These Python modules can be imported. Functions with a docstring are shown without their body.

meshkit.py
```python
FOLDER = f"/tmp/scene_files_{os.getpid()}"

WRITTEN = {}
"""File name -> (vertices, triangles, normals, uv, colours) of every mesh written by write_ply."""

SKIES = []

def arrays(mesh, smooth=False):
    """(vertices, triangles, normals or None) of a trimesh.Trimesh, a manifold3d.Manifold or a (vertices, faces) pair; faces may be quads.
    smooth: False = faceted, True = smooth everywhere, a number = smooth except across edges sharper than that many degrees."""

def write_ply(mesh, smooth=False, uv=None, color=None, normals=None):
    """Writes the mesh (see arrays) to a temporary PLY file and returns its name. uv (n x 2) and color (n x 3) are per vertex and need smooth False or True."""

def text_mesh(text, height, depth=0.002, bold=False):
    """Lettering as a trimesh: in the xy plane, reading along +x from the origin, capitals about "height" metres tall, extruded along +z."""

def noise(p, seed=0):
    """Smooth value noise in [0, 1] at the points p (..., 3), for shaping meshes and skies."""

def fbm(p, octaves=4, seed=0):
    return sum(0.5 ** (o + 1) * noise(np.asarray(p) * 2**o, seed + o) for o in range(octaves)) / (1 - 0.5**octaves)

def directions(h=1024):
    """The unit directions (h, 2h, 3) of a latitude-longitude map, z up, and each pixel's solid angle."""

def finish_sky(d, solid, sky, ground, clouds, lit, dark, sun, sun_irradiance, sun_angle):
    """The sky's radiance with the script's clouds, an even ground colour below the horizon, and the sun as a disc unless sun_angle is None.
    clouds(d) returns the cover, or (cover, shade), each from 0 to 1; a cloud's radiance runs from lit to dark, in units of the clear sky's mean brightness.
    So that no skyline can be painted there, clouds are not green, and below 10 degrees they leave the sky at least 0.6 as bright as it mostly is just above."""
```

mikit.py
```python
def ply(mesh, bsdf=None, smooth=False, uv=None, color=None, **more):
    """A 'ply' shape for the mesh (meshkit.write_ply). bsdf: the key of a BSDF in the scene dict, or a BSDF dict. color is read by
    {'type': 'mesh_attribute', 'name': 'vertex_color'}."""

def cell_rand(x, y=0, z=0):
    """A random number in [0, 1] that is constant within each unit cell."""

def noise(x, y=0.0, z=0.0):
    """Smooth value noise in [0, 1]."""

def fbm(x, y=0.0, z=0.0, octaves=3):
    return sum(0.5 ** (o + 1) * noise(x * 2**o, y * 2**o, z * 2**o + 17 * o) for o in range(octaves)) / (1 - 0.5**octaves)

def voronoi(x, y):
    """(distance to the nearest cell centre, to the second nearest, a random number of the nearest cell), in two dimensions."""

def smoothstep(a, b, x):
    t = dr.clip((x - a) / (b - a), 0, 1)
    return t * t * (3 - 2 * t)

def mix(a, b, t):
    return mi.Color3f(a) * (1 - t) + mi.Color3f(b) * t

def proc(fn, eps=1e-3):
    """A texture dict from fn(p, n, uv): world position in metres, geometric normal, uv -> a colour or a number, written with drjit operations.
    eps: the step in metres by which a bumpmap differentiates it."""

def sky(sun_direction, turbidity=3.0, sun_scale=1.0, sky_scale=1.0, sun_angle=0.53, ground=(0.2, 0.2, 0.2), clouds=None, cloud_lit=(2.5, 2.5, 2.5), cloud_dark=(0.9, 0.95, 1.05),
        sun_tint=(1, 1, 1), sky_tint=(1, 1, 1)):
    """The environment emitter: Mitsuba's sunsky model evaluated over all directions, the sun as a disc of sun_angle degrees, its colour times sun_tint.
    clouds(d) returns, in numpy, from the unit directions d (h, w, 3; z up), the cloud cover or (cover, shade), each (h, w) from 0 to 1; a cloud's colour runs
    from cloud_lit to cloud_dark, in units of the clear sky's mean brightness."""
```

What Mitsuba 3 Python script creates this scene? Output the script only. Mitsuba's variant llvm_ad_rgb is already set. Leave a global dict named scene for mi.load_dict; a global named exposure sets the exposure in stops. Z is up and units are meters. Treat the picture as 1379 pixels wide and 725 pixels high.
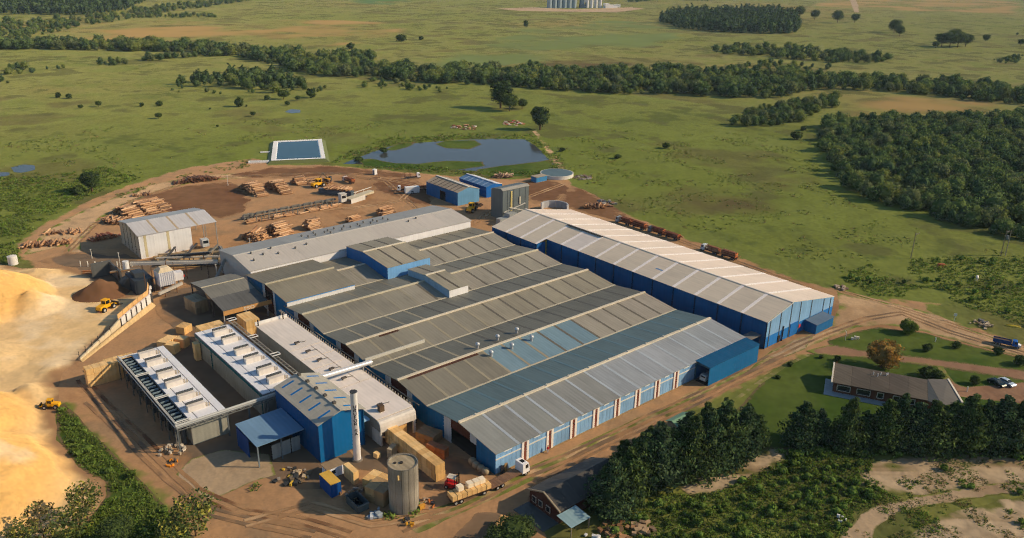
import math, random
import numpy as np, trimesh, shapely
import drjit as dr, mitsuba as mi
import mikit, meshkit
from mikit import proc, noise, fbm, voronoi, cell_rand, smoothstep, mix
from scipy.spatial import Delaunay
from shapely.geometry import Polygon, Point, LineString

T = mi.ScalarTransform4f
scene, labels = {}, {}
rng = np.random.default_rng(7)

# ------------------------------------------------------------------ camera, light, exposure
CAM = [-91.1, -109.7, 100.0]
scene['camera'] = {'type': 'perspective', 'fov': 64.206, 'fov_axis': 'x', 'near_clip': 1.0, 'far_clip': 30000.0,
    'to_world': T().look_at(origin=CAM, target=[CAM[0] + 0.610236, CAM[1] + 0.707779, CAM[2] - 0.355895], up=[0.218015, 0.281858, 0.934358])}
SUN = [0.668, -0.574, 0.50]
scene['sky'] = mikit.sky(SUN, turbidity=3.0, sun_scale=1.0, sky_scale=1.05, sun_tint=(0.97, 0.975, 0.98), ground=(0.1, 0.11, 0.05))
exposure = 1.65

# ------------------------------------------------------------------ materials
def lin(*c):
    return [((x / 255.0) ** 2.2) for x in c]

def f_paint(p, n, uv):
    u, v = dr.floor(uv.x + 0.5), dr.floor(uv.y + 0.5)
    r = dr.floor(u / 256.0); g = u - 256.0 * r
    w = dr.floor(v / 256.0); b = v - 256.0 * w
    c = mi.Color3f(r / 255.0, g / 255.0, b / 255.0)
    c = c * c
    w = w / 15.0
    up = dr.abs(n.z) > 0.5
    big = fbm(p.x * 0.11, p.y * 0.11, p.z * 0.25, 3)
    sheet = cell_rand(p.x / 1.1, p.y / 3.4, 3.0)
    a = dr.select(up, noise(p.x * 2.2, p.y * 0.22, p.z * 0.2), noise((p.x + p.y) * 1.8, 4.0, p.z * 0.13))
    fine = noise(p.x * 5.0, p.y * 5.0, p.z * 5.0)
    corr = dr.sin((p.x + dr.select(up, 0.0, p.y)) * 6.6)
    k = 1.0 + w * (corr * 0.07 + (big - 0.5) * 0.8 + (a - 0.5) * 0.38 + (sheet - 0.5) * 0.12 + (fine - 0.5) * 0.16)
    dirt = smoothstep(0.60, 0.9, big * 0.6 + a * 0.4) * w * 0.45
    return mix(c * k, mi.Color3f(0.10, 0.075, 0.05), dirt)

def bs(kind='principled', **k):
    return {'type': 'twosided', 'bsdf': {'type': kind, **k}}
P = proc(f_paint)
scene['paint'] = bs(base_color=P, roughness=0.55, specular=0.35)
scene['matte'] = bs(base_color=P, roughness=0.95, specular=0.1)
scene['shiny'] = bs(base_color=P, roughness=0.22, specular=0.6, metallic=0.3)
scene['glass_dark'] = bs(base_color={'type': 'rgb', 'value': [0.012, 0.016, 0.02]}, roughness=0.06, specular=0.7)
def f_leaf(p, n, uv):
    return mi.Color3f(1.0)
scene['leaf'] = dict(type='principledthin', base_color={'type': 'mesh_attribute', 'name': 'vertex_color'}, roughness=0.65, diff_trans=0.45, spec_trans=0.0)
scene['leaf_solid'] = bs(base_color={'type': 'mesh_attribute', 'name': 'vertex_color'}, roughness=0.9, specular=0.1)

# ------------------------------------------------------------------ mesh helpers
def enc(col, wear):
    r, g, b = [min(255, max(0, round(255 * math.sqrt(c)))) for c in col]
    return [r * 256.0 + g, b + 256.0 * round(15 * wear)]

class MB:
    """Collects pieces with their own flat colour; put() makes them one entry of the scene."""
    def __init__(s, col=(0.5, 0.5, 0.5), wear=0.4):
        s.v, s.f, s.u, s.n, s.col, s.wear = [], [], [], 0, col, wear
    def raw(s, v, f, col=None, wear=None):
        v = np.asarray(v, float); f = np.asarray(f, int)
        if f.shape[1] == 4:
            f = np.vstack([f[:, [0, 1, 2]], f[:, [0, 2, 3]]])
        s.v.append(v); s.f.append(f + s.n); s.n += len(v)
        s.u.append(np.tile(enc(s.col if col is None else col, s.wear if wear is None else wear), (len(v), 1)))
        return s
    def hexa(s, p, col=None, wear=None):      # 4 bottom points ccw then the 4 above them
        return s.raw(p, [[0, 3, 2, 1], [4, 5, 6, 7], [0, 1, 5, 4], [1, 2, 6, 5], [2, 3, 7, 6], [3, 0, 4, 7]], col, wear)
    def box(s, x0, x1, y0, y1, z0, z1, col=None, wear=None):
        return s.hexa([(x0, y0, z0), (x1, y0, z0), (x1, y1, z0), (x0, y1, z0), (x0, y0, z1), (x1, y0, z1), (x1, y1, z1), (x0, y1, z1)], col, wear)
    def rbox(s, c, size, ang, col=None, wear=None):  # centre of the bottom face, size, rotation about z in degrees
        ca, sa = math.cos(math.radians(ang)), math.sin(math.radians(ang))
        h = [(x * size[0] / 2, y * size[1] / 2) for x, y in ((-1, -1), (1, -1), (1, 1), (-1, 1))]
        q = [(c[0] + ca * x - sa * y, c[1] + sa * x + ca * y) for x, y in h]
        return s.hexa([(*a, c[2]) for a in q] + [(*a, c[2] + size[2]) for a in q], col, wear)
    def slab(s, a, b, c, d, t, col=None, wear=None):  # a quad (ccw seen from outside) with thickness t below it
        q = np.array([a, b, c, d], float)
        n = np.cross(q[1] - q[0], q[2] - q[0]); n /= np.linalg.norm(n)
        return s.hexa(list(q - n * t) + list(q), col, wear)
    def prism(s, poly, z0, z1, col=None, wear=None):
        m = trimesh.creation.extrude_polygon(Polygon(poly), z1 - z0, engine='earcut')
        return s.raw(m.vertices + [0, 0, z0], m.faces, col, wear)
    def tube(s, a, b, r, r2=None, n=8, col=None, wear=None, cap=True):
        a, b = np.array(a, float), np.array(b, float); r2 = r if r2 is None else r2
        t = (b - a) / np.linalg.norm(b - a)
        x = np.cross(t, [0, 0, 1.0] if abs(t[2]) < 0.9 else [1.0, 0, 0]); x /= np.linalg.norm(x); y = np.cross(t, x)
        k = np.arange(n) * 2 * np.pi / n
        ring = np.cos(k)[:, None] * x + np.sin(k)[:, None] * y
        v = np.vstack([a + ring * r, b + ring * r2, [a], [b]])
        i = np.arange(n); j = (i + 1) % n
        f = [np.stack([i, j, j + n], 1), np.stack([i, j + n, i + n], 1)]
        if cap:
            f += [np.stack([j, i, i * 0 + 2 * n], 1), np.stack([i + n, j + n, i * 0 + 2 * n + 1], 1)]
        return s.raw(v, np.vstack(f), col, wear)
    def mesh(s, m, col=None, wear=None):
        return s.raw(m.vertices, m.faces, col, wear)
    def move(s, loc=(0, 0, 0), rz=0.0):
        a = math.radians(rz); R = np.array([[math.cos(a), -math.sin(a), 0], [math.sin(a), math.cos(a), 0], [0, 0, 1]])
        s.v = [v @ R.T + np.array(loc, float) for v in s.v]
        return s
    def put(s, key, bsdf='paint', to=None, smooth=False):
        uv, geo = np.vstack(s.u), (np.vstack(s.v), np.vstack(s.f))
        if smooth is not False and smooth is not True:      # split at sharp edges; such pieces have one colour
            v_, f_, _ = meshkit.arrays(geo, smooth)
            geo, uv, smooth = (v_, f_), np.tile(uv[0], (len(v_), 1)), True
        d = mikit.ply(geo, bsdf, smooth, uv=uv)
        if to is not None:
            d['to_world'] = to
        scene[key] = d
        return key

_taken = set()
def name(base):
    k, i = base, 0
    while k in _taken:
        i += 1; k = f'{base}_{i:03d}'
    _taken.add(k)
    return k
def thing(base, label, cat, group=None):
    k = name(base)
    labels[k] = {'label': label, 'category': cat}
    if group:
        labels[k]['group'] = group
    return k
def part(parent, base, mb, bsdf='paint', label=None, smooth=False, stuff=False):
    k = name(parent + '__' + base)
    mb.put(k, bsdf, smooth=smooth)
    if label or stuff:
        labels[k] = {**({'label': label} if label else {}), **({'kind': 'stuff'} if stuff else {})}
    return k
def struct(base, v, f, uv, bsdf, label=None, smooth=False):
    k = name(base)
    scene[k] = mikit.ply((np.asarray(v), np.asarray(f)), bsdf, smooth, uv=uv)
    labels[k] = {'kind': 'structure'}
    if label:
        labels[k]['label'] = label
    return k
def copy_thing(src, label, to, group=None, base=None):
    k = thing(base or src.rstrip('0123456789').rstrip('_'), label, labels[src]['category'], group or labels[src].get('group'))
    for q in [q for q in list(scene) if q.startswith(src + '__')]:
        scene[k + q[len(src):]] = {**scene[q], 'to_world': to @ scene[q]['to_world'] if 'to_world' in scene[q] else to}
        _taken.add(k + q[len(src):])
    return k
def place(x, y, rz=0.0, s=1.0, z=0.0):
    return T().translate([float(x), float(y), float(z)]).rotate([0, 0, 1], float(rz)).scale(float(s))

def wob(p, amp, scale, seed=0):
    p3 = np.column_stack([np.asarray(p) / scale, np.full(len(p), 3.7 + seed)])
    return amp * (np.column_stack([meshkit.fbm(p3, 3, seed), meshkit.fbm(p3 + 31.3, 3, seed + 9)]) - 0.5) * 2
def sheet_geo(poly, step, amp=0.0, scale=8.0, seed=0, holes=()):
    """Triangulated ground patch: vertices (n, 2), faces, distance to the outline."""
    def ring(q):
        L = LineString(list(q) + [q[0]])
        n = max(8, int(L.length / max(step * 0.5, 0.4)))
        q = np.array([L.interpolate(i / n, normalized=True).coords[0] for i in range(n)])
        return q + (wob(q, amp, scale, seed) if amp else 0)
    rings = [ring(q) for q in (poly, *holes)]
    g = Polygon(rings[0], rings[1:])
    if not g.is_valid:
        g = g.buffer(0)
        if g.geom_type != 'Polygon':
            g = max(g.geoms, key=lambda a: a.area)
        rings = [np.array(g.exterior.coords)[:-1]] + [np.array(r.coords)[:-1] for r in g.interiors]
    x0, y0, x1, y1 = g.bounds
    X, Y = np.meshgrid(np.arange(x0, x1, step), np.arange(y0, y1, step))
    q = np.column_stack([X.ravel(), Y.ravel()]) + np.random.default_rng(seed).uniform(-0.25, 0.25, (X.size, 2)) * step
    shapely.prepare(g)
    edge = g.boundary
    ins = shapely.contains_xy(g, q[:, 0], q[:, 1])
    q = q[ins]
    q = q[shapely.distance(shapely.points(q), edge) > step * 0.4]
    v = np.vstack([*rings, q])
    t = Delaunay(v).simplices
    c = v[t].mean(1)
    t = t[shapely.contains_xy(g, c[:, 0], c[:, 1])]
    a = v[t]; e1, e2 = a[:, 1] - a[:, 0], a[:, 2] - a[:, 0]; area = e1[:, 0] * e2[:, 1] - e1[:, 1] * e2[:, 0]
    t = np.where(area[:, None] < 0, t[:, ::-1], t)[np.abs(area) > 1e-9]
    return v, t, shapely.distance(shapely.points(v), edge)
def sheet(base, poly, z, pal, bsdf, step=2.0, amp=0.6, scale=6.0, seed=0, label=None, holes=(), zf=None):
    v, f, d = sheet_geo(poly, step, amp, scale, seed, holes)
    zz = np.full(len(v), z) if zf is None else z + zf(v, d)
    return struct(base, np.column_stack([v, zz]), f, np.column_stack([d, np.full(len(v), pal)]), bsdf, label, smooth=zf is not None)

# ------------------------------------------------------------------ ground materials
def grass_col(p):
    a = fbm(p.x * 0.0034, p.y * 0.0034, 1.0, 4)
    b = fbm(p.x * 0.021, p.y * 0.021, 5.0, 4)
    c = fbm(p.x * 0.13, p.y * 0.13, 9.0, 3)
    e = noise(p.x * 0.9, p.y * 0.9, 2.0)
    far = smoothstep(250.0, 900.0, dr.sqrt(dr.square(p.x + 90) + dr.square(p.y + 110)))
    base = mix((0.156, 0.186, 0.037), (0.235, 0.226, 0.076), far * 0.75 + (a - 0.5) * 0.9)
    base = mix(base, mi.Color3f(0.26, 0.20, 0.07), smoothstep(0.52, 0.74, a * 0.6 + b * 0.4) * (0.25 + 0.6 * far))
    base = mix(base, mi.Color3f(0.068, 0.090, 0.022), smoothstep(0.54, 0.72, b * 0.55 + c * 0.45) * 0.75)
    base = mix(base, mi.Color3f(0.11, 0.085, 0.04), smoothstep(0.60, 0.74, 1.0 - b) * 0.5)
    d = fbm(p.x * 0.045 + 40.0, p.y * 0.045, 3.0, 4)
    base = mix(base, mi.Color3f(0.098, 0.102, 0.034), smoothstep(0.56, 0.72, d) * 0.7)
    base = mix(base, mi.Color3f(0.16, 0.19, 0.045), smoothstep(0.44, 0.28, d) * 0.6)
    return base * (0.72 + 0.36 * c + 0.22 * e)
def f_ground(p, n, uv):
    return grass_col(p)
def f_groundbump(p, n, uv):
    return fbm(p.x * 0.45, p.y * 0.45, 0.5, 3) * 0.5 + fbm(p.x * 0.035, p.y * 0.035, 7.5, 2) * 1.6
scene['grass_ground'] = bs('bumpmap', arbitrary=proc(f_groundbump, 0.3), scale=1.0,
    bsdf={'type': 'principled', 'base_color': proc(f_ground), 'roughness': 0.95, 'specular': 0.1})
def f_field(p, n, uv):       # uv.x distance to the edge, uv.y which crop
    t = smoothstep(0.0, 30.0, uv.x + (fbm(p.x * 0.02, p.y * 0.02, 3.0, 3) - 0.5) * 50.0)
    c = dr.select(uv.y < 0.5, mi.Color3f(0.135, 0.175, 0.060), dr.select(uv.y < 1.5, mi.Color3f(0.32, 0.21, 0.08), dr.select(uv.y < 2.5, mi.Color3f(0.075, 0.145, 0.055), mi.Color3f(0.10, 0.065, 0.035))))
    q = fbm(p.x * 0.012, p.y * 0.012, 8.0, 3)
    return mix(grass_col(p), c * (0.75 + 0.5 * q), t * (0.12 + 0.8 * smoothstep(0.34, 0.62, q)))
scene['field_ground'] = bs(base_color=proc(f_field), roughness=0.95, specular=0.1)
def f_lawn(p, n, uv):
    b = fbm(p.x * 0.06, p.y * 0.06, 1.0, 3)
    c = fbm(p.x * 0.7, p.y * 0.7, 1.0, 3)
    mow = 0.5 + 0.5 * dr.sin((p.x * 0.5 + p.y * 0.8) * 1.6)
    base = mix((0.046, 0.088, 0.012), (0.092, 0.128, 0.024), smoothstep(0.3, 0.7, b)) * (0.75 + 0.4 * c + 0.06 * mow)
    t = smoothstep(0.0, 0.9, uv.x + (noise(p.x * 1.4, p.y * 1.4) - 0.5) * 1.2)
    return mix(mi.Color3f(0.16, 0.115, 0.06), base, t)
scene['lawn_ground'] = bs(base_color=proc(f_lawn), roughness=0.95, specular=0.1)
PAL = [(0.41, 0.24, 0.125), (0.52, 0.35, 0.20), (0.135, 0.108, 0.082), (0.30, 0.175, 0.110), (0.135, 0.064, 0.034), (0.42, 0.31, 0.20), (0.155, 0.115, 0.08), (0.16, 0.08, 0.04)]
def f_dirt(p, n, uv):
    c = mi.Color3f(PAL[0])
    for i in range(1, len(PAL)):
        c = dr.select(uv.y > i - 0.5, mi.Color3f(PAL[i]), c)
    a = fbm(p.x * 0.03, p.y * 0.03, 2.0, 4)
    b = fbm(p.x * 0.22, p.y * 0.22, 6.0, 4)
    e = noise(p.x * 2.5, p.y * 2.5, 1.0)
    c = mix(c, c * mi.Color3f(0.50, 0.44, 0.40), smoothstep(0.50, 0.74, a * 0.55 + b * 0.45) * 0.6)
    c = mix(c, mi.Color3f(0.30, 0.215, 0.135), smoothstep(0.45, 0.25, a * 0.6 + b * 0.4) * 0.55)
    c = c * (0.78 + 0.30 * b + 0.14 * e)
    g = smoothstep(-0.4, 2.2, uv.x + (fbm(p.x * 0.30, p.y * 0.30, 4.0, 3) - 0.5) * 5.5)
    paved = (uv.y > 4.5) & (uv.y < 5.5) | (uv.y > 2.5) & (uv.y < 3.5)
    g = dr.select(paved, smoothstep(-0.1, 0.5, uv.x + (noise(p.x, p.y) - 0.5) * 0.6), g)
    return mix(grass_col(p) * 1.05, c, g)
def f_dirtbump(p, n, uv):
    return fbm(p.x * 0.5, p.y * 0.5, 0.5, 3) * 0.30 + fbm(p.x * 0.08, p.y * 0.08, 3.5, 2) * 0.9
scene['dirt_ground'] = bs('bumpmap', arbitrary=proc(f_dirtbump, 0.2), scale=1.0,
    bsdf={'type': 'principled', 'base_color': proc(f_dirt), 'roughness': 0.95, 'specular': 0.1})
def f_sand(p, n, uv):
    a = fbm(p.x * 0.10, p.y * 0.10, 2.0, 4); b = fbm(p.x * 0.5, p.y * 0.5, 6.0, 3); e = fbm((p.x * 0.757 - p.y * 0.653) * 0.05, (p.x * 0.653 + p.y * 0.757) * 0.36, 3.0, 3)
    c = mix((0.46, 0.35, 0.23), (0.31, 0.22, 0.13), smoothstep(0.35, 0.7, e)) * (0.7 + 0.55 * b)
    g = smoothstep(-0.6, 1.8, uv.x + (fbm(p.x * 0.35, p.y * 0.35, 4.0, 3) - 0.5) * 4.5) * (1.0 - 0.85 * smoothstep(0.56, 0.66, a * 0.6 + e * 0.4))
    return mix(grass_col(p) * 0.8, c, g)
scene['sand_ground'] = bs('bumpmap', arbitrary=proc(f_dirtbump, 0.2), scale=1.0, bsdf={'type': 'principled', 'base_color': proc(f_sand), 'roughness': 0.95, 'specular': 0.1})
def f_dirt_on_dirt(p, n, uv):
    c = mi.Color3f(PAL[0])
    for i in range(1, len(PAL)):
        c = dr.select(uv.y > i - 0.5, mi.Color3f(PAL[i]), c)
    a = fbm(p.x * 0.07, p.y * 0.07, 2.0, 4)
    b = fbm(p.x * 0.35, p.y * 0.35, 6.0, 4)
    y = mi.Color3f(PAL[0]) * (0.62 + 0.42 * b)
    c = c * (0.60 + 0.45 * b + 0.35 * a)
    g = smoothstep(-0.2, 2.4, uv.x + (fbm(p.x * 0.22, p.y * 0.22, 4.0, 4) - 0.5) * 11.0)
    return mix(y, c, g * (0.55 + 0.45 * a))
scene['yard_patch'] = bs(base_color=proc(f_dirt_on_dirt), roughness=0.95, specular=0.1)
def f_saw(p, n, uv):
    a = fbm(p.x * 0.06, p.y * 0.06, p.z * 0.1, 4)
    b = fbm(p.x * 0.4, p.y * 0.4, p.z * 0.6, 4)
    c = mix((0.72, 0.51, 0.26), (0.79, 0.47, 0.16), dr.clip(uv.y * 1.7 - 0.1 + (a - 0.5) * 0.6, 0.0, 1.0))
    c = mix(c, mi.Color3f(0.40, 0.29, 0.18), smoothstep(0.54, 0.72, a * 0.6 + b * 0.4) * 0.5)
    c = mix(c, mi.Color3f(0.80, 0.64, 0.42), smoothstep(0.46, 0.30, a) * 0.7)
    e = noise(p.x * 1.7, p.y * 1.7, p.z * 1.7)
    c = c * (0.74 + 0.34 * b + 0.18 * e)
    g = smoothstep(0.0, 4.0, uv.x + (fbm(p.x * 0.15, p.y * 0.15, 4.0, 3) - 0.5) * 7.0)
    return mix(mi.Color3f(PAL[0]) * 0.8, c, g)
scene['sawdust'] = bs('bumpmap', arbitrary=proc(f_dirtbump, 0.2), scale=0.8, bsdf={'type': 'principled', 'base_color': proc(f_saw), 'roughness': 0.95, 'specular': 0.1})
def f_wbump(p, n, uv):
    return fbm(p.x * 0.5, p.y * 0.5, 0.0, 2) * 0.03
def water(c):
    return bs('bumpmap', arbitrary=proc(f_wbump, 0.2), scale=1.0, bsdf={'type': 'principled', 'base_color': {'type': 'rgb', 'value': c}, 'roughness': 0.08, 'specular': 0.5})
scene['lake_water'] = water([0.055, 0.062, 0.066])
scene['pool_water'] = water([0.012, 0.055, 0.085])

# ------------------------------------------------------------------ ground, water, roads
r = np.array([0, 60, 120, 200, 300, 450, 700, 1000, 1500, 2500, 4000, 6500, 9500.0])
k = np.arange(48) * 2 * np.pi / 48
v = [[0, 60, 0]]; f = []
for i, R in enumerate(r[1:]):
    v += [[R * math.cos(a), 60 + R * math.sin(a), 0.0] for a in k]
for j in range(48):
    f.append([0, 1 + j, 1 + (j + 1) % 48])
    for i in range(len(r) - 2):
        a = 1 + i * 48 + j; b = 1 + i * 48 + (j + 1) % 48
        f += [[a, a + 48, b + 48], [a, b + 48, b]]
v = np.array(v, float)
struct('ground', v, f, v[:, :2] * 0.01, 'grass_ground', 'wide green and olive grassland plain around the timber mill')

def field(poly, crop, z, label=None):
    return sheet('field', poly, z, crop, 'field_ground', 14.0, 10.0, 60.0, crop, label)
field([(348.4, 562.6), (457.8, 646.9), (628, 778), (845, 931), (1003, 948), (1074, 855), (900, 654), (750, 571), (556.8, 536.5), (443.7, 482.8), (373.9, 508.2)], 0, 0.10, 'pale green crop field in front of the distant silo plant')
field([(111, 999), (192, 1142), (298, 1143), (449, 1162), (597, 1201), (645, 1066), (592, 903), (446.1, 767.3), (347.5, 747.8), (271.4, 810.8), (219, 898), (143, 904)], 1, 0.12, 'dry tan pasture beyond the long tree belt')
field([(893, 1652), (833, 1513), (938, 1472), (1116, 1645), (1290, 1935), (1105, 1988)], 2, 0.10, 'dark green crop strip at the top edge')
field([(1902, 1061), (1880, 873), (2065, 616), (2936, 918), (3100, 1295), (2475, 1375)], 1, 0.11, 'dry grass ridge at the top edge')
field([(547.3, 234.0), (606.8, 213.2), (622.4, 165.1), (612.5, 112.3), (562.4, 94.9), (509.5, 138.7), (447.9, 161.4), (438.9, 181.0)], 1, 0.12, 'dry clearing between river trees and the wood')
field([(417.9, 518.8), (533.0, 534.9), (661.2, 498.5), (630.0, 413.9), (560.4, 415.5), (460.5, 459.3), (409.1, 485.8)], 3, 0.13, 'brownish rough pasture before the river trees')
field([(206.4, 113.3), (235.2, 103.1), (245.2, 78.0), (233.7, 60.3), (208.9, 62.9), (192.3, 80.7), (190.3, 98.6)], 3, 0.06, 'brown weedy patch in the pasture beside the wood')

sheet('yard', [(-45.3, 219.3), (-31.6, 240.2), (-13.4, 258.8), (2.1, 272.0), (18.6, 284.0), (43.6, 296.0), (62.4, 295.9), (80.1, 295.3), (79.9, 277.2), (102.3, 260.7), (116.4, 240.7), (129.2, 220.0), (147.4, 195.6), (163.1, 180.5), (177.2, 177.3), (187.5, 184.6), (189.8, 177.2), (175.3, 156.0), (171.9, 139.0), (162.2, 114.1), (159.1, 93.0), (155.4, 67.8), (153.5, 46.4), (150.8, 20.8), (153.2, 10.5), (153.3, -0.7), (161.0, -7.5), (168.9, -18.3), (159.8, -16.3), (156.6, -24.5), (158.1, -33.1), (157.7, -45.5), (157.4, -58.8), (133.9, -65.8), (128.8, -55.5), (124.0, -43.1), (104.3, -24.8), (103.7, -12.3), (92.5, -10.1), (72.7, -9.8), (45.8, -9.1), (31.0, -11.9), (15.0, -13.8), (3.8, -18.7), (-6.8, -19.8), (-15.7, -23.9), (-54.5, 7.8), (-55.3, 18.8), (-55.6, 27.3), (-56.5, 40.2), (-58.1, 55.1), (-59.8, 72.6), (-60.8, 86.5), (-64.6, 81.8), (-89.8, 72.5), (-74.9, 201.0), (-55.5, 191.2), (-47.3, 188.3), (-47.6, 204.1)],
      0.02, 0, 'dirt_ground', 2.5, 0.9, 7.0, 1, 'packed brown dirt yard of the timber mill')
sheet('lawn', [(113.8, -9.6), (127.2, -11.4), (135.1, -14.3), (137.4, -18.8), (141.8, -24.8), (142.0, -30.0), (143.4, -37.2), (146.8, -49.3), (149.9, -61.0), (144.2, -62.8), (138.6, -52.1), (121.1, -26.6), (115.5, -18.7), (112.1, -11.3)], 0.10, 0, 'lawn_ground', 2.0, 0.25, 5.0, 2, 'mown lawn wedge between the dirt road and the brick path')
sheet('lawn', [(104.0, -11.4), (112.0, -20.5), (123.3, -36.7), (133.2, -54.0), (139.6, -64.1), (95.6, -77.2), (95.4, -67.1), (52.3, -29.8), (47.7, -24.3), (58.4, -16.7), (82.2, -10.9), (92.8, -9.7), (100.0, -10.4)], 0.10, 0, 'lawn_ground', 2.0, 0.25, 5.0, 3, 'mown lawn around the long low house')
sheet('path', [(103.3, -9.1), (112.1, -11.3), (115.5, -18.7), (121.1, -26.6), (138.6, -52.1), (144.6, -62.6), (139.6, -64.1), (133.2, -54.0), (123.3, -36.7), (112.0, -20.5), (103.6, -11.6)], 0.12, 3, 'dirt_ground', 2.0, 0.1, 4.0, 4, 'reddish brick path crossing the lawn')
sheet('path', [(122.8, -36.3), (124.1, -37.3), (120.3, -40.1), (116.8, -43.5), (116.8, -46.0), (131.8, -54.5), (139.1, -64.3), (123.5, -68.9), (119.3, -58.8), (111.3, -48.3), (109.6, -45.0), (115.5, -41.4)], 0.125, 3, 'dirt_ground', 2.0, 0.1, 4.0, 5, 'reddish gravel parking place by the cars')
sheet('path', [(102.2, -10.5), (101.8, -11.4), (91.0, -11.1), (79.2, -12.0), (62.7, -13.6), (62.6, -12.6), (79.5, -10.7), (91.7, -10.0)], 0.124, 5, 'dirt_ground', 1.5, 0.1, 4.0, 6, 'narrow concrete footpath along the lawn edge')
sheet('dirt_road', [(151.6, 8.6), (152.1, -1.3), (156.8, -9.5), (157.9, -20.6), (155.5, -32.4), (154.5, -46.6), (153.9, -59.9), (149.9, -61.0), (147.3, -49.1), (144.4, -36.8), (143.0, -29.6), (142.9, -24.4), (140.9, -18.2), (137.2, -13.3), (128.5, -9.8), (114.0, -8.6), (97.2, -7.1), (76.7, -7.0), (49.7, -5.9), (34.9, -6.2), (20.6, -6.1), (5.5, -6.1), (-6.3, -6.0), (-16.4, -5.1), (-23.2, -5.1), (-23.0, 0.2), (-10.4, -1.8), (2.8, -2.2), (12.8, -2.7), (33.0, -3.4), (50.7, -4.0), (68.4, -3.9), (82.1, -5.6), (97.2, -2.5), (110.3, -3.8), (126.7, -3.7), (138.9, 0.7)], 0.04, 1, 'dirt_ground', 2.0, 0.5, 6.0, 7, 'pale compacted dirt road past the long factory wall')
sheet('dirt_road', [(181.6, 168.6), (183.9, 166.9), (207.6, 200.4), (218.6, 216.8), (233.8, 240.1), (249.2, 264.4), (245.7, 264.0), (227.8, 236.8), (206.1, 205.8)], 0.05, 1, 'dirt_ground', 2.0, 0.3, 6.0, 8, 'farm track leading from the mill past the lake')
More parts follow.
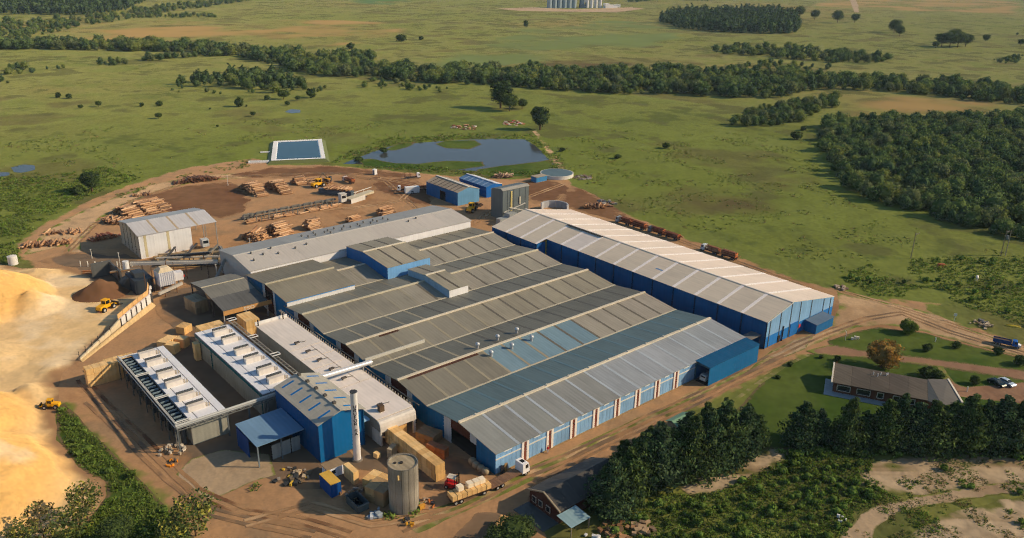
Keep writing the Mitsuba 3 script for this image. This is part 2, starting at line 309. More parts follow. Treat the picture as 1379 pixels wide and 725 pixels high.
sheet('dirt_road', [(-46.6, 203.4), (-34.2, 228.2), (-16.3, 247.5), (-1.4, 259.7), (18.3, 272.6), (40.1, 276.6), (56.3, 271.8), (84.7, 258.3), (101.5, 244.1), (97.8, 237.6), (80.7, 250.3), (52.4, 262.3), (36.2, 265.9), (19.3, 260.7), (1.2, 247.8), (-13.3, 232.4), (-25.6, 210.6), (-31.0, 191.4), (-33.6, 193.4), (-32.0, 207.1), (-36.7, 205.6)], 0.04, 1, 'dirt_ground', 2.0, 0.5, 6.0, 9, 'curving haul road round the log yard')
sheet('dirt_road', [(2728, 1407), (2103, 1056), (1761, 865), (1716, 828), (2045, 1005), (2757, 1399)], 0.2, 5, 'dirt_ground', 6.0, 1.0, 30.0, 10, 'far pale road climbing to the top edge')
# darker and lighter patches of the yard
sheet('bark_soil', [(12.1, 258.4), (31.6, 262.7), (50.3, 257.1), (49.4, 230.6), (36.2, 207.9), (24.9, 203.5), (16.3, 216.4), (11.0, 226.9), (4.3, 238.6)], 0.06, 4, 'yard_patch', 2.0, 1.2, 6.0, 11, 'dark bark covered soil in the log yard')
sheet('bark_soil', [(77.2, 271.4), (100.8, 257.9), (119.9, 232.4), (126.7, 216.3), (117.8, 215.8), (99.3, 240.2), (78.1, 245.1), (58.5, 259.6), (55.2, 269.1)], 0.06, 4, 'yard_patch', 2.0, 1.0, 6.0, 12, 'dark soil bank below the lined reservoir')
sheet('bark_soil', [(174.7, 156.4), (171.9, 139.0), (162.2, 114.1), (156.3, 97.6), (150.9, 101.7), (149.9, 115.4), (146.2, 124.9), (150.5, 140.0)], 0.06, 7, 'yard_patch', 2.0, 1.0, 6.0, 13, 'rusty earth dump behind the long shed')
sheet('bark_soil', [(107.9, 226.6), (121.9, 209.2), (115.2, 181.4), (99.2, 167.2), (97.9, 185.3), (96.5, 204.7)], 0.06, 4, 'yard_patch', 2.0, 1.0, 6.0, 14, 'oily dark soil under the parked log trucks')
sheet('bark_soil', [(149.3, 175.3), (175.7, 173.0), (170.0, 151.6), (151.6, 142.1), (139.7, 143.7)], 0.06, 4, 'yard_patch', 2.0, 1.0, 6.0, 15, 'dark soil by the blue huts')
sheet('gravel_yard', [(-10.3, 76.9), (-19.5, 22.6), (-25.9, 14.5), (-34.0, 21.0), (-38.1, 30.8), (-51.0, 41.2), (-46.0, 51.1), (-45.0, 99.0), (-22.6, 110.4), (-7.3, 104.9), (5.7, 131.8), (2.7, 103.9), (-5.0, 34.0), (-6.6, 19.4), (-3.2, 2.6), (-11.7, 1.4), (-14.5, 11.7), (-19.9, 16.1)], 0.035, 2, 'yard_patch', 2.0, 0.8, 5.0, 16, 'dark trodden ground between the kilns and the factory')
sheet('concrete_apron', [(-50.9, 41.1), (-46.2, 44.8), (-39.8, 44.0), (-32.9, 36.2), (-35.0, 28.3), (-39.4, 29.2), (-49.0, 28.3)], 0.06, 5, 'dirt_ground', 1.5, 0.15, 3.0, 17, 'concrete apron below the open annex')
sheet('concrete_apron', [(-15.9, 9.6), (-8.0, 3.8), (0.0, -0.7), (-0.3, 6.4), (-6.6, 19.4), (-11.6, 23.5), (-18.1, 25.0), (-22.1, 21.2), (-16.3, 13.2)], 0.06, 2, 'yard_patch', 1.5, 0.3, 3.0, 18, 'grey concrete floor before the factory end')
sheet('concrete_apron', [(91.6, -3.8), (109.4, -3.1), (114.4, -5.1), (104.6, -8.3), (93.3, -7.4)], 0.065, 5, 'dirt_ground', 1.5, 0.2, 3.0, 19, 'pale concrete ramp at the big shed doors')
sheet('gravel_yard', [(-4.0, -12.4), (-10.7, -6.9), (-18.5, -10.3), (-24.7, -16.5), (-10.7, -28.0), (-4.5, -20.3)], 0.06, 6, 'yard_patch', 1.5, 0.8, 4.0, 20, 'grey gravel in front of the brick house')
def track(pts, z, pal=4, w=0.55, gauge=1.9, label=None):
    L = LineString(pts); n = max(6, int(L.length / 1.5)); q = np.array([L.interpolate(i / n, normalized=True).coords[0] for i in range(n + 1)])
    q = q + wob(q, 0.5, 9.0, 3); t = np.gradient(q, axis=0); t /= np.linalg.norm(t, axis=1, keepdims=True); nn = np.column_stack([-t[:, 1], t[:, 0]])
    V, F, U, k = [], [], [], 0
    for s in (-gauge / 2, gauge / 2):
        for d, u in ((-w, 0.0), (0.0, w * 3.2), (w, 0.0)):
            V.append(np.column_stack([q + nn * (s + d), np.full(n + 1, z)])); U.append(np.column_stack([np.full(n + 1, u), np.full(n + 1, pal)]))
        m = n + 1; i = np.arange(n)
        for o in (k, k + m): F += [np.stack([o + i, o + i + 1, o + m + i + 1], 1)[:, ::-1], np.stack([o + i, o + m + i + 1, o + m + i], 1)[:, ::-1]]
        k += 3 * m
    return struct('tyre_track', np.vstack(V), np.vstack(F), np.vstack(U), 'yard_patch', label)
for i, (q, p_) in enumerate((([(150.3, -48.0), (148.1, -29.1), (150.7, -13.6), (137.3, -8.6), (118.6, -5.9), (93.2, -5.1), (65.8, -5.8), (43.9, -5.1), (21.8, -4.9), (3.6, -3.6), (-11.8, -3.7), (-24.4, -2.0)], 6), ([(152.2, 8.1), (154.2, -6.0), (154.4, -22.1), (153.4, -47.0)], 6), ([(95.6, -8.1), (69.7, -7.5), (44.5, -6.9), (22.7, -6.3), (5.5, -6.1)], 6),
    ([(-32.8, 2.6), (-38.2, 12.6), (-44.9, 20.8), (-49.9, 33.9), (-51.5, 55.6), (-54.0, 79.7), (-54.6, 96.4)], 4), ([(-38.0, 6.9), (-44.1, 15.9), (-49.8, 24.8), (-52.2, 42.2), (-53.9, 63.2), (-56.2, 83.7)], 6), ([(-46.2, 17.7), (-33.9, 14.9), (-27.9, 2.8), (-15.1, -3.3)], 4), ([(-33.6, 198.2), (-18.2, 224.1), (5.4, 251.7), (38.1, 271.2), (66.5, 260.7), (97.1, 243.6), (108.3, 214.1), (95.4, 170.0)], 6),
    ([(29.9, 193.5), (53.1, 195.1), (75.4, 185.1), (96.6, 183.3), (115.8, 200.1), (109.2, 222.1)], 6), ([(156.1, 110.7), (152.0, 79.4), (148.7, 46.1), (146.6, 18.2)], 4), ([(102.7, 138.3), (117.2, 146.7), (150.1, 155.3), (173.7, 160.5)], 4))):
    track(q, 0.075 + 0.003 * i, p_ if i in (3,) else 1 if i % 2 else 6, 0.45)
sheet('gravel_yard', [(-43.8, 194.6), (-33.2, 197.9), (-18.8, 184.9), (-15.3, 174.5), (-11.2, 169.5), (-17.8, 156.8), (-25.6, 157.9), (-32.0, 151.6), (-35.3, 165.4), (-36.2, 181.5)], 0.08, 2, 'yard_patch', 1.6, 0.8, 4.0, 22, 'dark asphalt with painted shed shade before the bark plant')  # dark asphalt with the tall shed's cast shadow put into its colour
sheet('gravel_yard', [(-23.6, 140.4), (-14.8, 141.3), (0.3, 142.8), (-7.3, 111.7), (-17.5, 98.9), (-25.3, 99.1), (-26.4, 113.4), (-26.9, 124.3)], 0.08, 2, 'yard_patch', 1.6, 0.8, 4.0, 23, 'dark trodden ground round the timber store')
v_, f_, d_ = sheet_geo([(-35 + 8.5 * math.cos(a), 151 + 7.5 * math.sin(a)) for a in np.linspace(0, 6.1, 24)], 0.8, 0.5, 3.0, 61)
z_ = np.clip(d_ / 7.0, 0, 1) * 4.6 * (0.8 + 0.4 * meshkit.fbm(np.column_stack([v_ * 0.4, v_[:, 0] * 0]), 3)) + 0.1
k_ = name('bark_heap'); scene[k_] = mikit.ply((np.column_stack([v_, z_]), f_), 'yard_patch', True, uv=np.column_stack([d_ + 6, np.full(len(v_), 4.0)]))
labels[k_] = {'label': 'dark brown bark heap behind the yellow loader by the bark plant', 'category': 'heap'}
# overgrown strip between the sawdust and the yard road
sheet('verge', [(-63.1, 84.0), (-60.8, 86.5), (-59.8, 72.6), (-58.1, 55.1), (-56.5, 40.2), (-55.6, 27.3), (-55.3, 18.8), (-54.9, 6.9), (-81.2, 28.4), (-76.0, 36.5), (-68.7, 36.5), (-63.5, 42.5), (-62.5, 47.2), (-64.9, 54.4), (-65.8, 63.5), (-65.7, 72.7)], 0.05, 0, 'lawn_ground', 2.0, 0.5, 4.0, 21, 'overgrown green strip beside the sawdust heap')
# lake, reservoir, ponds
def pond(base, poly, mat, label, step=4.0, amp=0.8, z=0.05):
    return sheet(base, poly, z, 0, mat, step, amp, 8.0, 5, label)
pond('lake', [(109.8, 257.3), (119.0, 262.8), (130.5, 269.3), (152.4, 278.7), (172.5, 276.4), (193.6, 268.9), (212.9, 260.2), (225.9, 248.4), (217.0, 227.4), (196.4, 191.9), (183.9, 183.5), (176.6, 188.8), (167.7, 205.0), (154.7, 205.0), (137.0, 231.4), (121.4, 246.8)], 'lake_water', 'blue lake behind the mill with green weed mats', 4.0, 0.6)
for i, q in enumerate([[(175.8, 269.1), (185.3, 272.2), (200.6, 263.8), (196.3, 252.0), (183.3, 247.0), (173.7, 256.3)], [(144.3, 272.8), (158.3, 281.7), (170.9, 280.0), (157.4, 270.4), (147.3, 268.4)],
    [(120.0, 260.0), (127.3, 258.8), (131.4, 243.5), (139.7, 235.4), (155.9, 231.7), (170.6, 219.0), (165.4, 210.6), (142.8, 213.7), (127.5, 230.6), (115.8, 246.9)], [(156.6, 207.4), (174.8, 205.8), (191.6, 201.6), (203.2, 201.5), (185.5, 178.6), (165.9, 183.8), (151.2, 194.6)]]):
    sheet('marsh', q, 0.09, 0, 'lawn_ground', 3.0, 0.8, 6.0, 30 + i)
pond('pond', [(-23.6, 345.3), (-17.8, 348.6), (-13.6, 343.6), (-15.1, 333.5), (-21.4, 330.8), (-24.3, 334.8)], 'lake_water', 'small oval pond in the left pasture')
pond('pond', [(-35.8, 336.2), (-29.3, 338.5), (-26.0, 336.0), (-26.6, 329.4), (-31.2, 327.6)], 'lake_water', 'sliver of pond water at the left edge')
pond('pond', [(151.8, 411.0), (160.6, 419.0), (164.3, 412.9), (159.5, 402.3), (153.0, 403.4)], 'lake_water', 'tiny puddle in the pasture beyond the reservoir')

# lined reservoir: sloping white liner round teal water
res = np.array([[81.8, 279.7], [105.3, 268.6], [126.3, 312.0], [102.8, 321.6]])
cen = res.mean(0)
def ringz(s, z):
    return [(*(cen + (q - cen) * s), z) for q in res]
def scaled(d):
    e1 = res[1] - res[0]; e2 = res[3] - res[0]; e1 /= np.linalg.norm(e1); e2 /= np.linalg.norm(e2)
    return [res[0] + d * (e1 + e2), res[1] + d * (-e1 + e2), res[2] + d * (-e1 - e2), res[3] + d * (e1 - e2)]
R_ = thing('reservoir', 'rectangular reservoir with raised white liner and teal water', 'reservoir')
for base, d0, d1, z0, z1, col in (('bank', -2.6, -0.6, 0.0, 1.5, (0.13, 0.15, 0.05)), ('liner', -0.6, 1.6, 1.52, 1.54, (0.78, 0.78, 0.78)), ('inner_liner', 1.6, 3.0, 1.54, 0.7, (0.7, 0.72, 0.74))):
    m = MB(col, 0.4)
    a, b = scaled(d0), scaled(d1)
    for i in range(4):
        j = (i + 1) % 4
        m.raw([(*a[i], z0), (*a[j], z0), (*b[j], z1), (*b[i], z1)], [[0, 1, 2], [0, 2, 3]])
    part(R_, base, m)
a = scaled(1.8)
k_ = name(R_ + '__water'); scene[k_] = mikit.ply((np.array([(*q, 1.3) for q in a]), np.array([[0, 1, 2], [0, 2, 3]])), 'pool_water', uv=np.array(a) * 0.1)

# ------------------------------------------------------------------ sawdust heaps: one height field
def cone(v, c, h, R, p=1.0):
    d = np.hypot(v[:, 0] - c[0], v[:, 1] - c[1]) / R
    return h * np.clip(1 - d, 0, 1) ** p
def saw_z(v, d):
    z = np.zeros(len(v))
    for c, h, R, p in SAW:
        z = np.maximum(z, cone(v, c, h, R, p))
    n = meshkit.fbm(np.column_stack([v * 0.10, np.full(len(v), 2.0)]), 4)
    n2 = meshkit.fbm(np.column_stack([v * 0.5, np.full(len(v), 6.0)]), 3)
    n3 = meshkit.fbm(np.column_stack([v * 1.3, np.full(len(v), 8.0)]), 2)
    z = z * (0.86 + 0.28 * n) + (0.25 + np.minimum(z, 3) * 0.3) * (0.9 * (n - 0.3) + 0.75 * n2 + 0.5 * n3)
    return z * np.clip(d / 5.0, 0, 1)
SAW = [((-66, 165), 12.5, 21, 1.0), ((-82, 152), 12.0, 19, 0.95), ((-54.5, 152), 4.6, 9.5, 1.0), ((-90, 62), 12.0, 25, 0.95), ((-85, 87), 9.0, 19, 0.9), ((-97, 112), 9.0, 24, 0.9), ((-66, 95), 2.2, 6, 1.0), ((-47, 180), 1.8, 8, 1.0), ((-58, 104), 1.6, 5, 1.0), ((-72, 122), 2.5, 12, 1.0)]
poly = [(-43.5, 185.4), (-37.0, 183.9), (-31.6, 160.8), (-30.7, 144.5), (-23.5, 142.7), (-29.0, 132.3), (-38.2, 122.6), (-51.8, 107.1), (-57.1, 103.5), (-59.8, 95.7), (-63.1, 84.0), (-66.1, 71.1), (-64.9, 54.4), (-62.3, 47.8), (-63.7, 42.6), (-68.7, 36.5), (-76.2, 35.4), (-81.4, 27.4), (-104.8, 22.5), (-112.6, 91.0), (-104.7, 151.7), (-94.1, 201.5), (-73.0, 217.2), (-54.1, 199.0), (-49.2, 189.8)]
v, f, d = sheet_geo(poly, 0.85, 0.8, 5.0, 3)
z = saw_z(v, d) + 0.04
gold = np.clip(np.maximum.reduce([cone(v, c, 1.4, R * 1.05, 0.6) for c, h, R, p in (SAW[0], SAW[1], SAW[3], SAW[4], SAW[5])]), 0, 1)
struct('sawdust_ground', np.column_stack([v, z]), f, np.column_stack([d, gold]), 'sawdust', 'golden sawdust heaps and trampled sawdust on the left', smooth=True)

# ------------------------------------------------------------------ buildings
BLUE = lin(22, 104, 160); BLUE_D = lin(8, 80, 126); BLUE_L = lin(96, 148, 200); WHITE = lin(205, 205, 208); STEEL = lin(150, 152, 152)
TAN = lin(150, 142, 128); GREY = lin(122, 120, 112); GREYD = lin(96, 97, 94); TEAL = lin(72, 104, 116); TEAL_L = lin(118, 144, 158); BROWN = lin(112, 74, 62); RUST = lin(120, 70, 40)
CONC = lin(160, 156, 146); DARK = lin(18, 20, 22); WOOD = lin(222, 182, 122); WOOD_D = lin(186, 138, 84); PLANK = lin(150, 112, 72)

def roof_plane(t, a, b, c, d, n, cols, strip=None, th=0.12, wear=0.5, skip=(), base='roof_panel', sw=0.7, strip_cols=None):
    """One slope: corners a, b along the eave, c, d along the top; n panels with a raised joint strip between them."""
    a, b, c, d = (np.array(q, float) for q in (a, b, c, d))
    L = np.linalg.norm(b - a)
    g = 0.02 / L
    for i in range(n):
        u, w = i / n + g, (i + 1) / n - g
        if i in skip:
            continue
        m = MB(cols(i) if callable(cols) else cols, wear)
        m.slab(a + (b - a) * u, a + (b - a) * w, d + (c - d) * w, d + (c - d) * u, th)
        part(t, base, m)
        if strip is not None and i:
            h = sw / 2 / L; up = np.array([0, 0, 0.035])
            m = MB(strip(i) if callable(strip) else strip, wear * 0.7)
            u = i / n
            m.slab(a + (b - a) * (u - h) + up, a + (b - a) * (u + h) + up, d + (c - d) * (u + h) + up, d + (c - d) * (u - h) + up, 0.03)
            part(t, 'joint_strip', m)
def beam(t, base, p, q, w, h, col, wear=0.3, label=None):
    m = MB(col, wear)
    p, q = np.array(p, float), np.array(q, float)
    dx = q - p; s = np.array([-dx[1], dx[0], 0]); s = s / np.linalg.norm(s) * w / 2
    m.hexa([p - s, q - s, q + s, p + s] + [x + [0, 0, h] for x in (p - s, q - s, q + s, p + s)])
    return part(t, base, m, label=label)

# ---- main factory: five ridges parallel to its long front
F_ = thing('factory_hall', 'vast factory hall with low grey multi-ridge roof and pale blue pilastered front', 'factory')
RZ, EZ = 6.9, 5.5
hue = np.random.default_rng(3)
def tone(c, s=0.03):
    k_ = 1 + hue.normal(0, s)
    return tuple(float(np.clip(q * k_, 0.01, 0.85)) for q in c)
warm = lin(132, 128, 116); warm2 = lin(146, 141, 128); dark2 = lin(104, 105, 100)
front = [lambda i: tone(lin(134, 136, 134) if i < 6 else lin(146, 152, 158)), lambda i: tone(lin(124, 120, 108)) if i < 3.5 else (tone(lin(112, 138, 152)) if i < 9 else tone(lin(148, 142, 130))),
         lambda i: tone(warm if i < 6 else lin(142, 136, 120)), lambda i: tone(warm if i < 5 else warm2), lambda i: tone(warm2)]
back = [lambda i: tone(lin(88, 107, 113)), lambda i: tone(lin(104, 104, 96)), lambda i: tone(lin(108, 108, 100)), lambda i: tone(lin(116, 115, 105)), lambda i: tone(lin(122, 118, 104))]  # back slopes toned darker than the front: shade put into the colour
light_s, dark_s, pale_s = lin(150, 142, 122), lin(104, 99, 88), lin(162, 172, 180)
for i in range(5):
    y0, yr, y1 = 24 * i, 24 * i + 12, 24 * i + 24
    if i == 4: y1 = 121.4
    n = 14
    x0f = 0.0
    sk = []
    if i == 4:
        x0f = 22.2
        n = 11
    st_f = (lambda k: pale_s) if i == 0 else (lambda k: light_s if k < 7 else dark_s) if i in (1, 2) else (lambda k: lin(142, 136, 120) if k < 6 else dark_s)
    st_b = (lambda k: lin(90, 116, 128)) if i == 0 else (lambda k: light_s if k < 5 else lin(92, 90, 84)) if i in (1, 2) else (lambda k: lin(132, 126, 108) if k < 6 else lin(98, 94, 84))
    xe = 87.4
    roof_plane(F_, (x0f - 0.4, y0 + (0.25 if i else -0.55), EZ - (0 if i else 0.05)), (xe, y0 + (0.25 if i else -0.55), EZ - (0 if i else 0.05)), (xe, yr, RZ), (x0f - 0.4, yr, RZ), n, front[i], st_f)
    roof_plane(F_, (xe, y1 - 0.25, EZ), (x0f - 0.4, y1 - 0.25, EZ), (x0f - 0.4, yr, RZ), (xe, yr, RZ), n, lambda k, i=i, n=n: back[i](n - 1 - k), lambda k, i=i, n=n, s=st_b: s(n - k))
    segs = {0: [(-0.4, xe)], 1: [(-0.4, xe)], 2: [(-0.4, xe)], 3: [(-0.4, 40.4), (47.9, xe)], 4: [(22.3, 33.8), (50.4, xe)]}[i]
    for a, b in segs:
        beam(F_, 'ridge_cap', (a, yr, RZ - 0.02), (b, yr, RZ - 0.02), 0.62, 0.34, lin(206, 196, 176) if i != 3 else lin(190, 182, 160), 0.45)
    if i:
        beam(F_, 'gutter', (-0.4 if i < 4 else 22.3, y0, EZ - 0.12), (xe, y0, EZ - 0.12), 0.46, 0.22, lin(184, 176, 156), 0.5)
# small lighter knobs along the first ridge
for k in range(12):
    m = MB(lin(200, 196, 180), 0.3).box(4 + k * 7.0, 4.5 + k * 7.0, 11.75, 12.25, RZ + 0.32, RZ + 0.55)
    part(F_, 'ridge_knob', m)
# brown patched strip and long dark streak on the roof
for (xa, xb, yy) in ((2, 23, 35.3), (9, 15, 59.3)):
    z = RZ - (36 if yy < 40 else 60) * 0 - abs(yy - (36 if yy < 40 else 60)) * 1.4 / 12
    m = MB(lin(78, 52, 42), 0.9).slab((xa, yy - 0.5, z - 0.055 + 0.06), (xb, yy - 0.5, z - 0.055 + 0.06), (xb, yy + 0.3, z + 0.09), (xa, yy + 0.3, z + 0.09), 0.03)
    part(F_, 'roof_patch', m, label='rusty brown patch strip beside a ridge')
m = MB(lin(188, 186, 176), 0.3).box(-0.3, 17.5, 50.6, 50.95, 5.75, 6.6)
part(F_, 'parapet', m)
# front wall: panels, pilasters, white rail, vents
px_ = [8.0 + 7.13 * i for i in range(8)]
xs = [0.0] + [x for p_ in px_ for x in (p_ - 1.0, p_ + 1.0)] + [65.5]
for i in range(0, len(xs) - 1, 2):
    a, b = xs[i], xs[i + 1]
    if b - a < 0.5: continue
    nn = max(2, int((b - a) / 1.25))
    for k in range(nn):
        m = MB(tone(lin(126, 168, 210), 0.05), 0.6).box(a + (b - a) * k / nn + 0.03, a + (b - a) * (k + 1) / nn - 0.03, -0.02, 0.12, 0.25, 5.35)
        part(F_, 'wall_panel', m)
    part(F_, 'wall_rail', MB(lin(214, 210, 204), 0.3).box(a, b, -0.12, -0.02, 3.55, 3.8))
    part(F_, 'wall_vent', MB(lin(222, 226, 230), 0.2).box(a + (b - a) * 0.30, a + (b - a) * 0.62, -0.14, -0.02, 4.75, 5.1))
for p_ in px_:
    part(F_, 'pilaster', MB(lin(232, 226, 220), 0.4).box(p_ - 1.0, p_ - 0.38, -0.22, 0.12, 0.0, 5.3).box(p_ + 0.38, p_ + 1.0, -0.22, 0.12, 0.0, 5.3).box(p_ - 0.38, p_ + 0.38, -0.22, 0.12, 4.95, 5.3))
    part(F_, 'brick_strip', MB(lin(118, 72, 62), 0.6).box(p_ - 0.36, p_ + 0.36, -0.16, 0.10, 0.0, 3.6).box(p_ - 0.36, p_ + 0.36, -0.16, 0.10, 3.95, 4.9))
part(F_, 'plinth', MB(lin(150, 128, 96), 0.6).box(0, 65.5, -0.28, 0.13, 0.0, 0.26))
part(F_, 'wall_panel', MB(lin(60, 120, 180), 0.5).box(65.5, 87.3, 0.0, 0.15, 0, 5.35))
# end wall on the x = 0 side, bay by bay (blue, white, brown above the doors)
def endwall(segs, zt, y0):
    for a, b, c, z0, lab in segs:
        m = MB(c, 0.6)
        m.hexa([(0.0, a, z0), (0.14, a, z0), (0.14, b, z0), (0.0, b, z0), (0.0, a, zt(a)), (0.14, a, zt(a)), (0.14, b, zt(b)), (0.0, b, zt(b))])
        part(F_, 'end_wall', m, label=lab)
ztop = lambda y: EZ - 0.14 + (RZ - EZ) * (1 - abs((y % 24) - 12) / 12)
Eb, Ew, Ebr = lin(20, 100, 150), lin(180, 190, 196), lin(70, 42, 36)
for i in range(4):
    o = 24 * i
    e = 1e-3
    endwall([(o + e, o + 6.4, Eb, 0, None), (o + 6.4, o + 8.6, Ew, 0, None) if i else (o + 6.4, o + 8.6, Ew, 3.9, None), (o + 8.6, o + 12, Ebr, 4.0 if i < 2 else 0, None), (o + 12, o + 15.4, Ebr, 4.0 if i < 1 else 0, None), (o + 15.4, o + 18, Ew, 0, None), (o + 18, o + 24 - e, Eb, 0, None)], ztop, o)
part(F_, 'inner_floor', MB(lin(70, 64, 58), 0.6).box(0.3, 30, 1, 30, 0.02, 0.09))
part(F_, 'inner_wall', MB(lin(60, 56, 52), 0.6).box(16, 16.2, 0.6, 30, 0.1, 5.2))
part(F_, 'side_wall', MB(BLUE_D, 0.5).box(87.2, 87.35, 0.2, 121.3, 0, 5.3))
# raised clerestory at the far left corner
roof_plane(F_, (-0.5, 93.7, 7.4), (22.2, 93.7, 7.4), (22.2, 107, 8.6), (-0.5, 107, 8.6), 4, lambda i: tone(lin(134, 128, 112), 0.02), None)
roof_plane(F_, (22.2, 121.3, 7.2), (-0.5, 121.3, 7.2), (-0.5, 107, 8.6), (22.2, 107, 8.6), 4, lambda i: tone(lin(118, 113, 98), 0.02), None)
beam(F_, 'ridge_cap', (-0.5, 107, 8.58), (22.2, 107, 8.58), 0.6, 0.3, lin(186, 176, 152), 0.5)
part(F_, 'clerestory_wall', MB(lin(212, 212, 214), 0.4).box(0, 22, 94.0, 94.2, 5.4, 6.85))
part(F_, 'clerestory_band', MB(lin(90, 145, 205), 0.3).box(0, 22, 93.95, 94.2, 6.85, 7.3))
part(F_, 'clerestory_wall', MB(TAN, 0.4).box(21.9, 22.1, 94.2, 121, 5.2, 7.3))
zc = lambda y: 7.2 + 1.3 * (1 - abs(y - 107) / 14)
def endc(a, b, c, z0=0.0):
    m = MB(c, 0.5).hexa([(0.0, a, z0), (0.14, a, z0), (0.14, b, z0), (0.0, b, z0), (0.0, a, zc(a)), (0.14, a, zc(a)), (0.14, b, zc(b)), (0.0, b, zc(b))])
    part(F_, 'end_wall', m)
for a, b, c in ((96.01, 99, Eb), (99, 102, Eb), (102, 103.2, Ew), (103.2, 108.6, Ebr), (108.6, 110.4, Ew), (110.4, 115, Eb), (115, 121.2, Eb)):
    endc(a, b, c)
endc(94.2, 95.99, Eb, 5.4)
for k in range(3):
    part(F_, 'end_window', MB(lin(96, 92, 92), 0.5).box(-0.06, -0.005, 103.6 + k * 1.7, 104.9 + k * 1.7, 4.0, 6.6), 'glass_dark')
# spinning roof vents
for (x, y), w_ in zip(((25.1, 38.0), (32.2, 38.6), (39.0, 38.8), (25.2, 32.6), (32.0, 32.6), (39.0, 32.9)), ('nearest the kilns beyond the ridge', 'middle one beyond the ridge', 'nearest the long blue shed beyond the ridge', 'nearest the kilns on the blue grey slope', 'middle one on the blue grey slope', 'nearest the long blue shed on the blue grey slope')):
    t = thing('roof_turbine', 'steel turbine vent, ' + w_, 'vent', 'turbine vents on the factory roof')
    z = RZ - abs(y - 36) * 1.4 / 12
    part(t, 'base', MB(lin(170, 172, 175), 0.2).tube((x, y, z - 0.1), (x, y, z + 0.7), 0.42, 0.34, 12), 'shiny')
    s = trimesh.creation.icosphere(2, 0.62); s.apply_scale([1, 1, 0.85]); s.apply_translation([x, y, z + 1.15])
    part(t, 'head', MB(lin(190, 192, 196), 0.2).mesh(s), 'shiny', smooth=True)

def gable_box(t, x0, x1, y0, y1, z0, e0, zr, yr, e1, wall_cols, wear=0.4):
    """Walls of a shed whose ridge runs along x. wall_cols: (near y0, far y1, left x0, right x1)."""
    w = 0.14
    part(t, 'front_wall', MB(wall_cols[0], wear).box(x0, x1, y0, y0 + w, z0, e0 - 0.13))
    part(t, 'rear_wall', MB(wall_cols[1], wear).box(x0, x1, y1 - w, y1, z0, e1 - 0.13))
    for q, c, nm in ((x0, wall_cols[2], 'end_wall'), (x1 - w, wall_cols[3], 'end_wall')):
        pts = [(y0 + w, z0), (y1 - w, z0), (y1 - w, e1 - 0.13), (yr, zr - 0.13), (y0 + w, e0 - 0.13)]
        m = trimesh.creation.extrude_polygon(Polygon(pts), w, engine='earcut')
        v_ = m.vertices[:, [2, 0, 1]] + [q, 0, 0]
        part(t, nm, MB(c, wear).raw(v_, m.faces))
# ---- blue penthouse and white penthouse on the roof
def penthouse(lab, x0, x1, y0, y1, e0, zr, yr, e1, cols, rc, strips):
    t = thing('roof_penthouse', lab, 'penthouse')
    gable_box(t, x0, x1, y0, y1, 5.2, e0, zr, yr, e1, cols)
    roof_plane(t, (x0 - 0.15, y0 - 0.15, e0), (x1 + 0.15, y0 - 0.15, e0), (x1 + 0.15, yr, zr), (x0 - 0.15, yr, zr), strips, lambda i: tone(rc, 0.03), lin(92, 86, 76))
    roof_plane(t, (x1 + 0.15, y1 + 0.15, e1), (x0 - 0.15, y1 + 0.15, e1), (x0 - 0.15, yr, zr), (x1 + 0.15, yr, zr), strips, lambda i: tone([q * 0.85 for q in rc], 0.03), lin(98, 92, 80))  # rear slope takes a darkened roof colour, shade painted in
    beam(t, 'ridge_cap', (x0 - 0.15, yr, zr - 0.02), (x1 + 0.15, yr, zr - 0.02), 0.6, 0.3, lin(206, 198, 180))
    return t
penthouse('blue walled penthouse with ridged grey roof rising from the factory roof', 34.2, 50.2, 94.8, 120.2, 9.5, 10.6, 109.3, 9.5, (lin(112, 164, 216), BLUE, lin(20, 96, 158), BLUE), lin(150, 143, 126), 3)
penthouse('small white fronted penthouse with grey roof beside the blue one', 40.6, 47.6, 71.2, 93.2, 8.0, 9.0, 83.3, 8.0, (lin(222, 222, 224), WHITE, lin(140, 168, 190), WHITE), lin(146, 140, 124), 2)

# ---- white shed along the far side of the factory
W_ = thing('long_white_shed', 'long white shed with pale roof behind the factory', 'shed')
gable_box(W_, 1.4, 87.4, 121.6, 146.2, 0, 8.0, 9.6, 134, 8.0, (lin(226, 226, 230), WHITE, lin(178, 178, 176), WHITE), 0.3)  # left end wall greyed: its shade is painted into the white
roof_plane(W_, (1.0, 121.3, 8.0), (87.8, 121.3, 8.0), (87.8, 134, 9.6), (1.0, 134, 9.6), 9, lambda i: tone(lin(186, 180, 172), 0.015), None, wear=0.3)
roof_plane(W_, (87.8, 146.5, 8.0), (1.0, 146.5, 8.0), (1.0, 134, 9.6), (87.8, 134, 9.6), 9, lambda i: tone(lin(146, 148, 148), 0.015), None, wear=0.3)  # far slope darker than the lit front one, shade in the colour
part(W_, 'ridge_cap', MB(lin(190, 186, 178), 0.3).box(1.0, 87.8, 133.7, 134.3, 9.52, 9.66))
def zw(y): return 9.6 - abs(y - 134) * 1.6 / 12.5
vp = [(6.5, 132.5), (5.2, 127.5), (9.5, 130), (14, 128.5), (13.5, 133), (20.5, 129.5), (25, 130.5), (29, 137), (28, 140), (32, 137.5), (33, 141), (37, 136), (38, 140), (42, 137), (41, 141), (46, 138), (45, 141), (49, 136.5), (50, 140), (54, 137.5), (53, 141), (57, 138), (57, 141), (61, 137), (61, 140.5), (66, 131), (70, 132), (36, 138.5)]
for x, y in vp:
    m = MB(lin(96, 94, 92), 0.3).tube((x, y, zw(y) - 0.1), (x, y, zw(y) + 0.35), 0.22, n=8).tube((x, y, zw(y) + 0.35), (x, y, zw(y) + 0.75), 0.42, 0.2, n=8)
    part(W_, 'roof_vent', m)

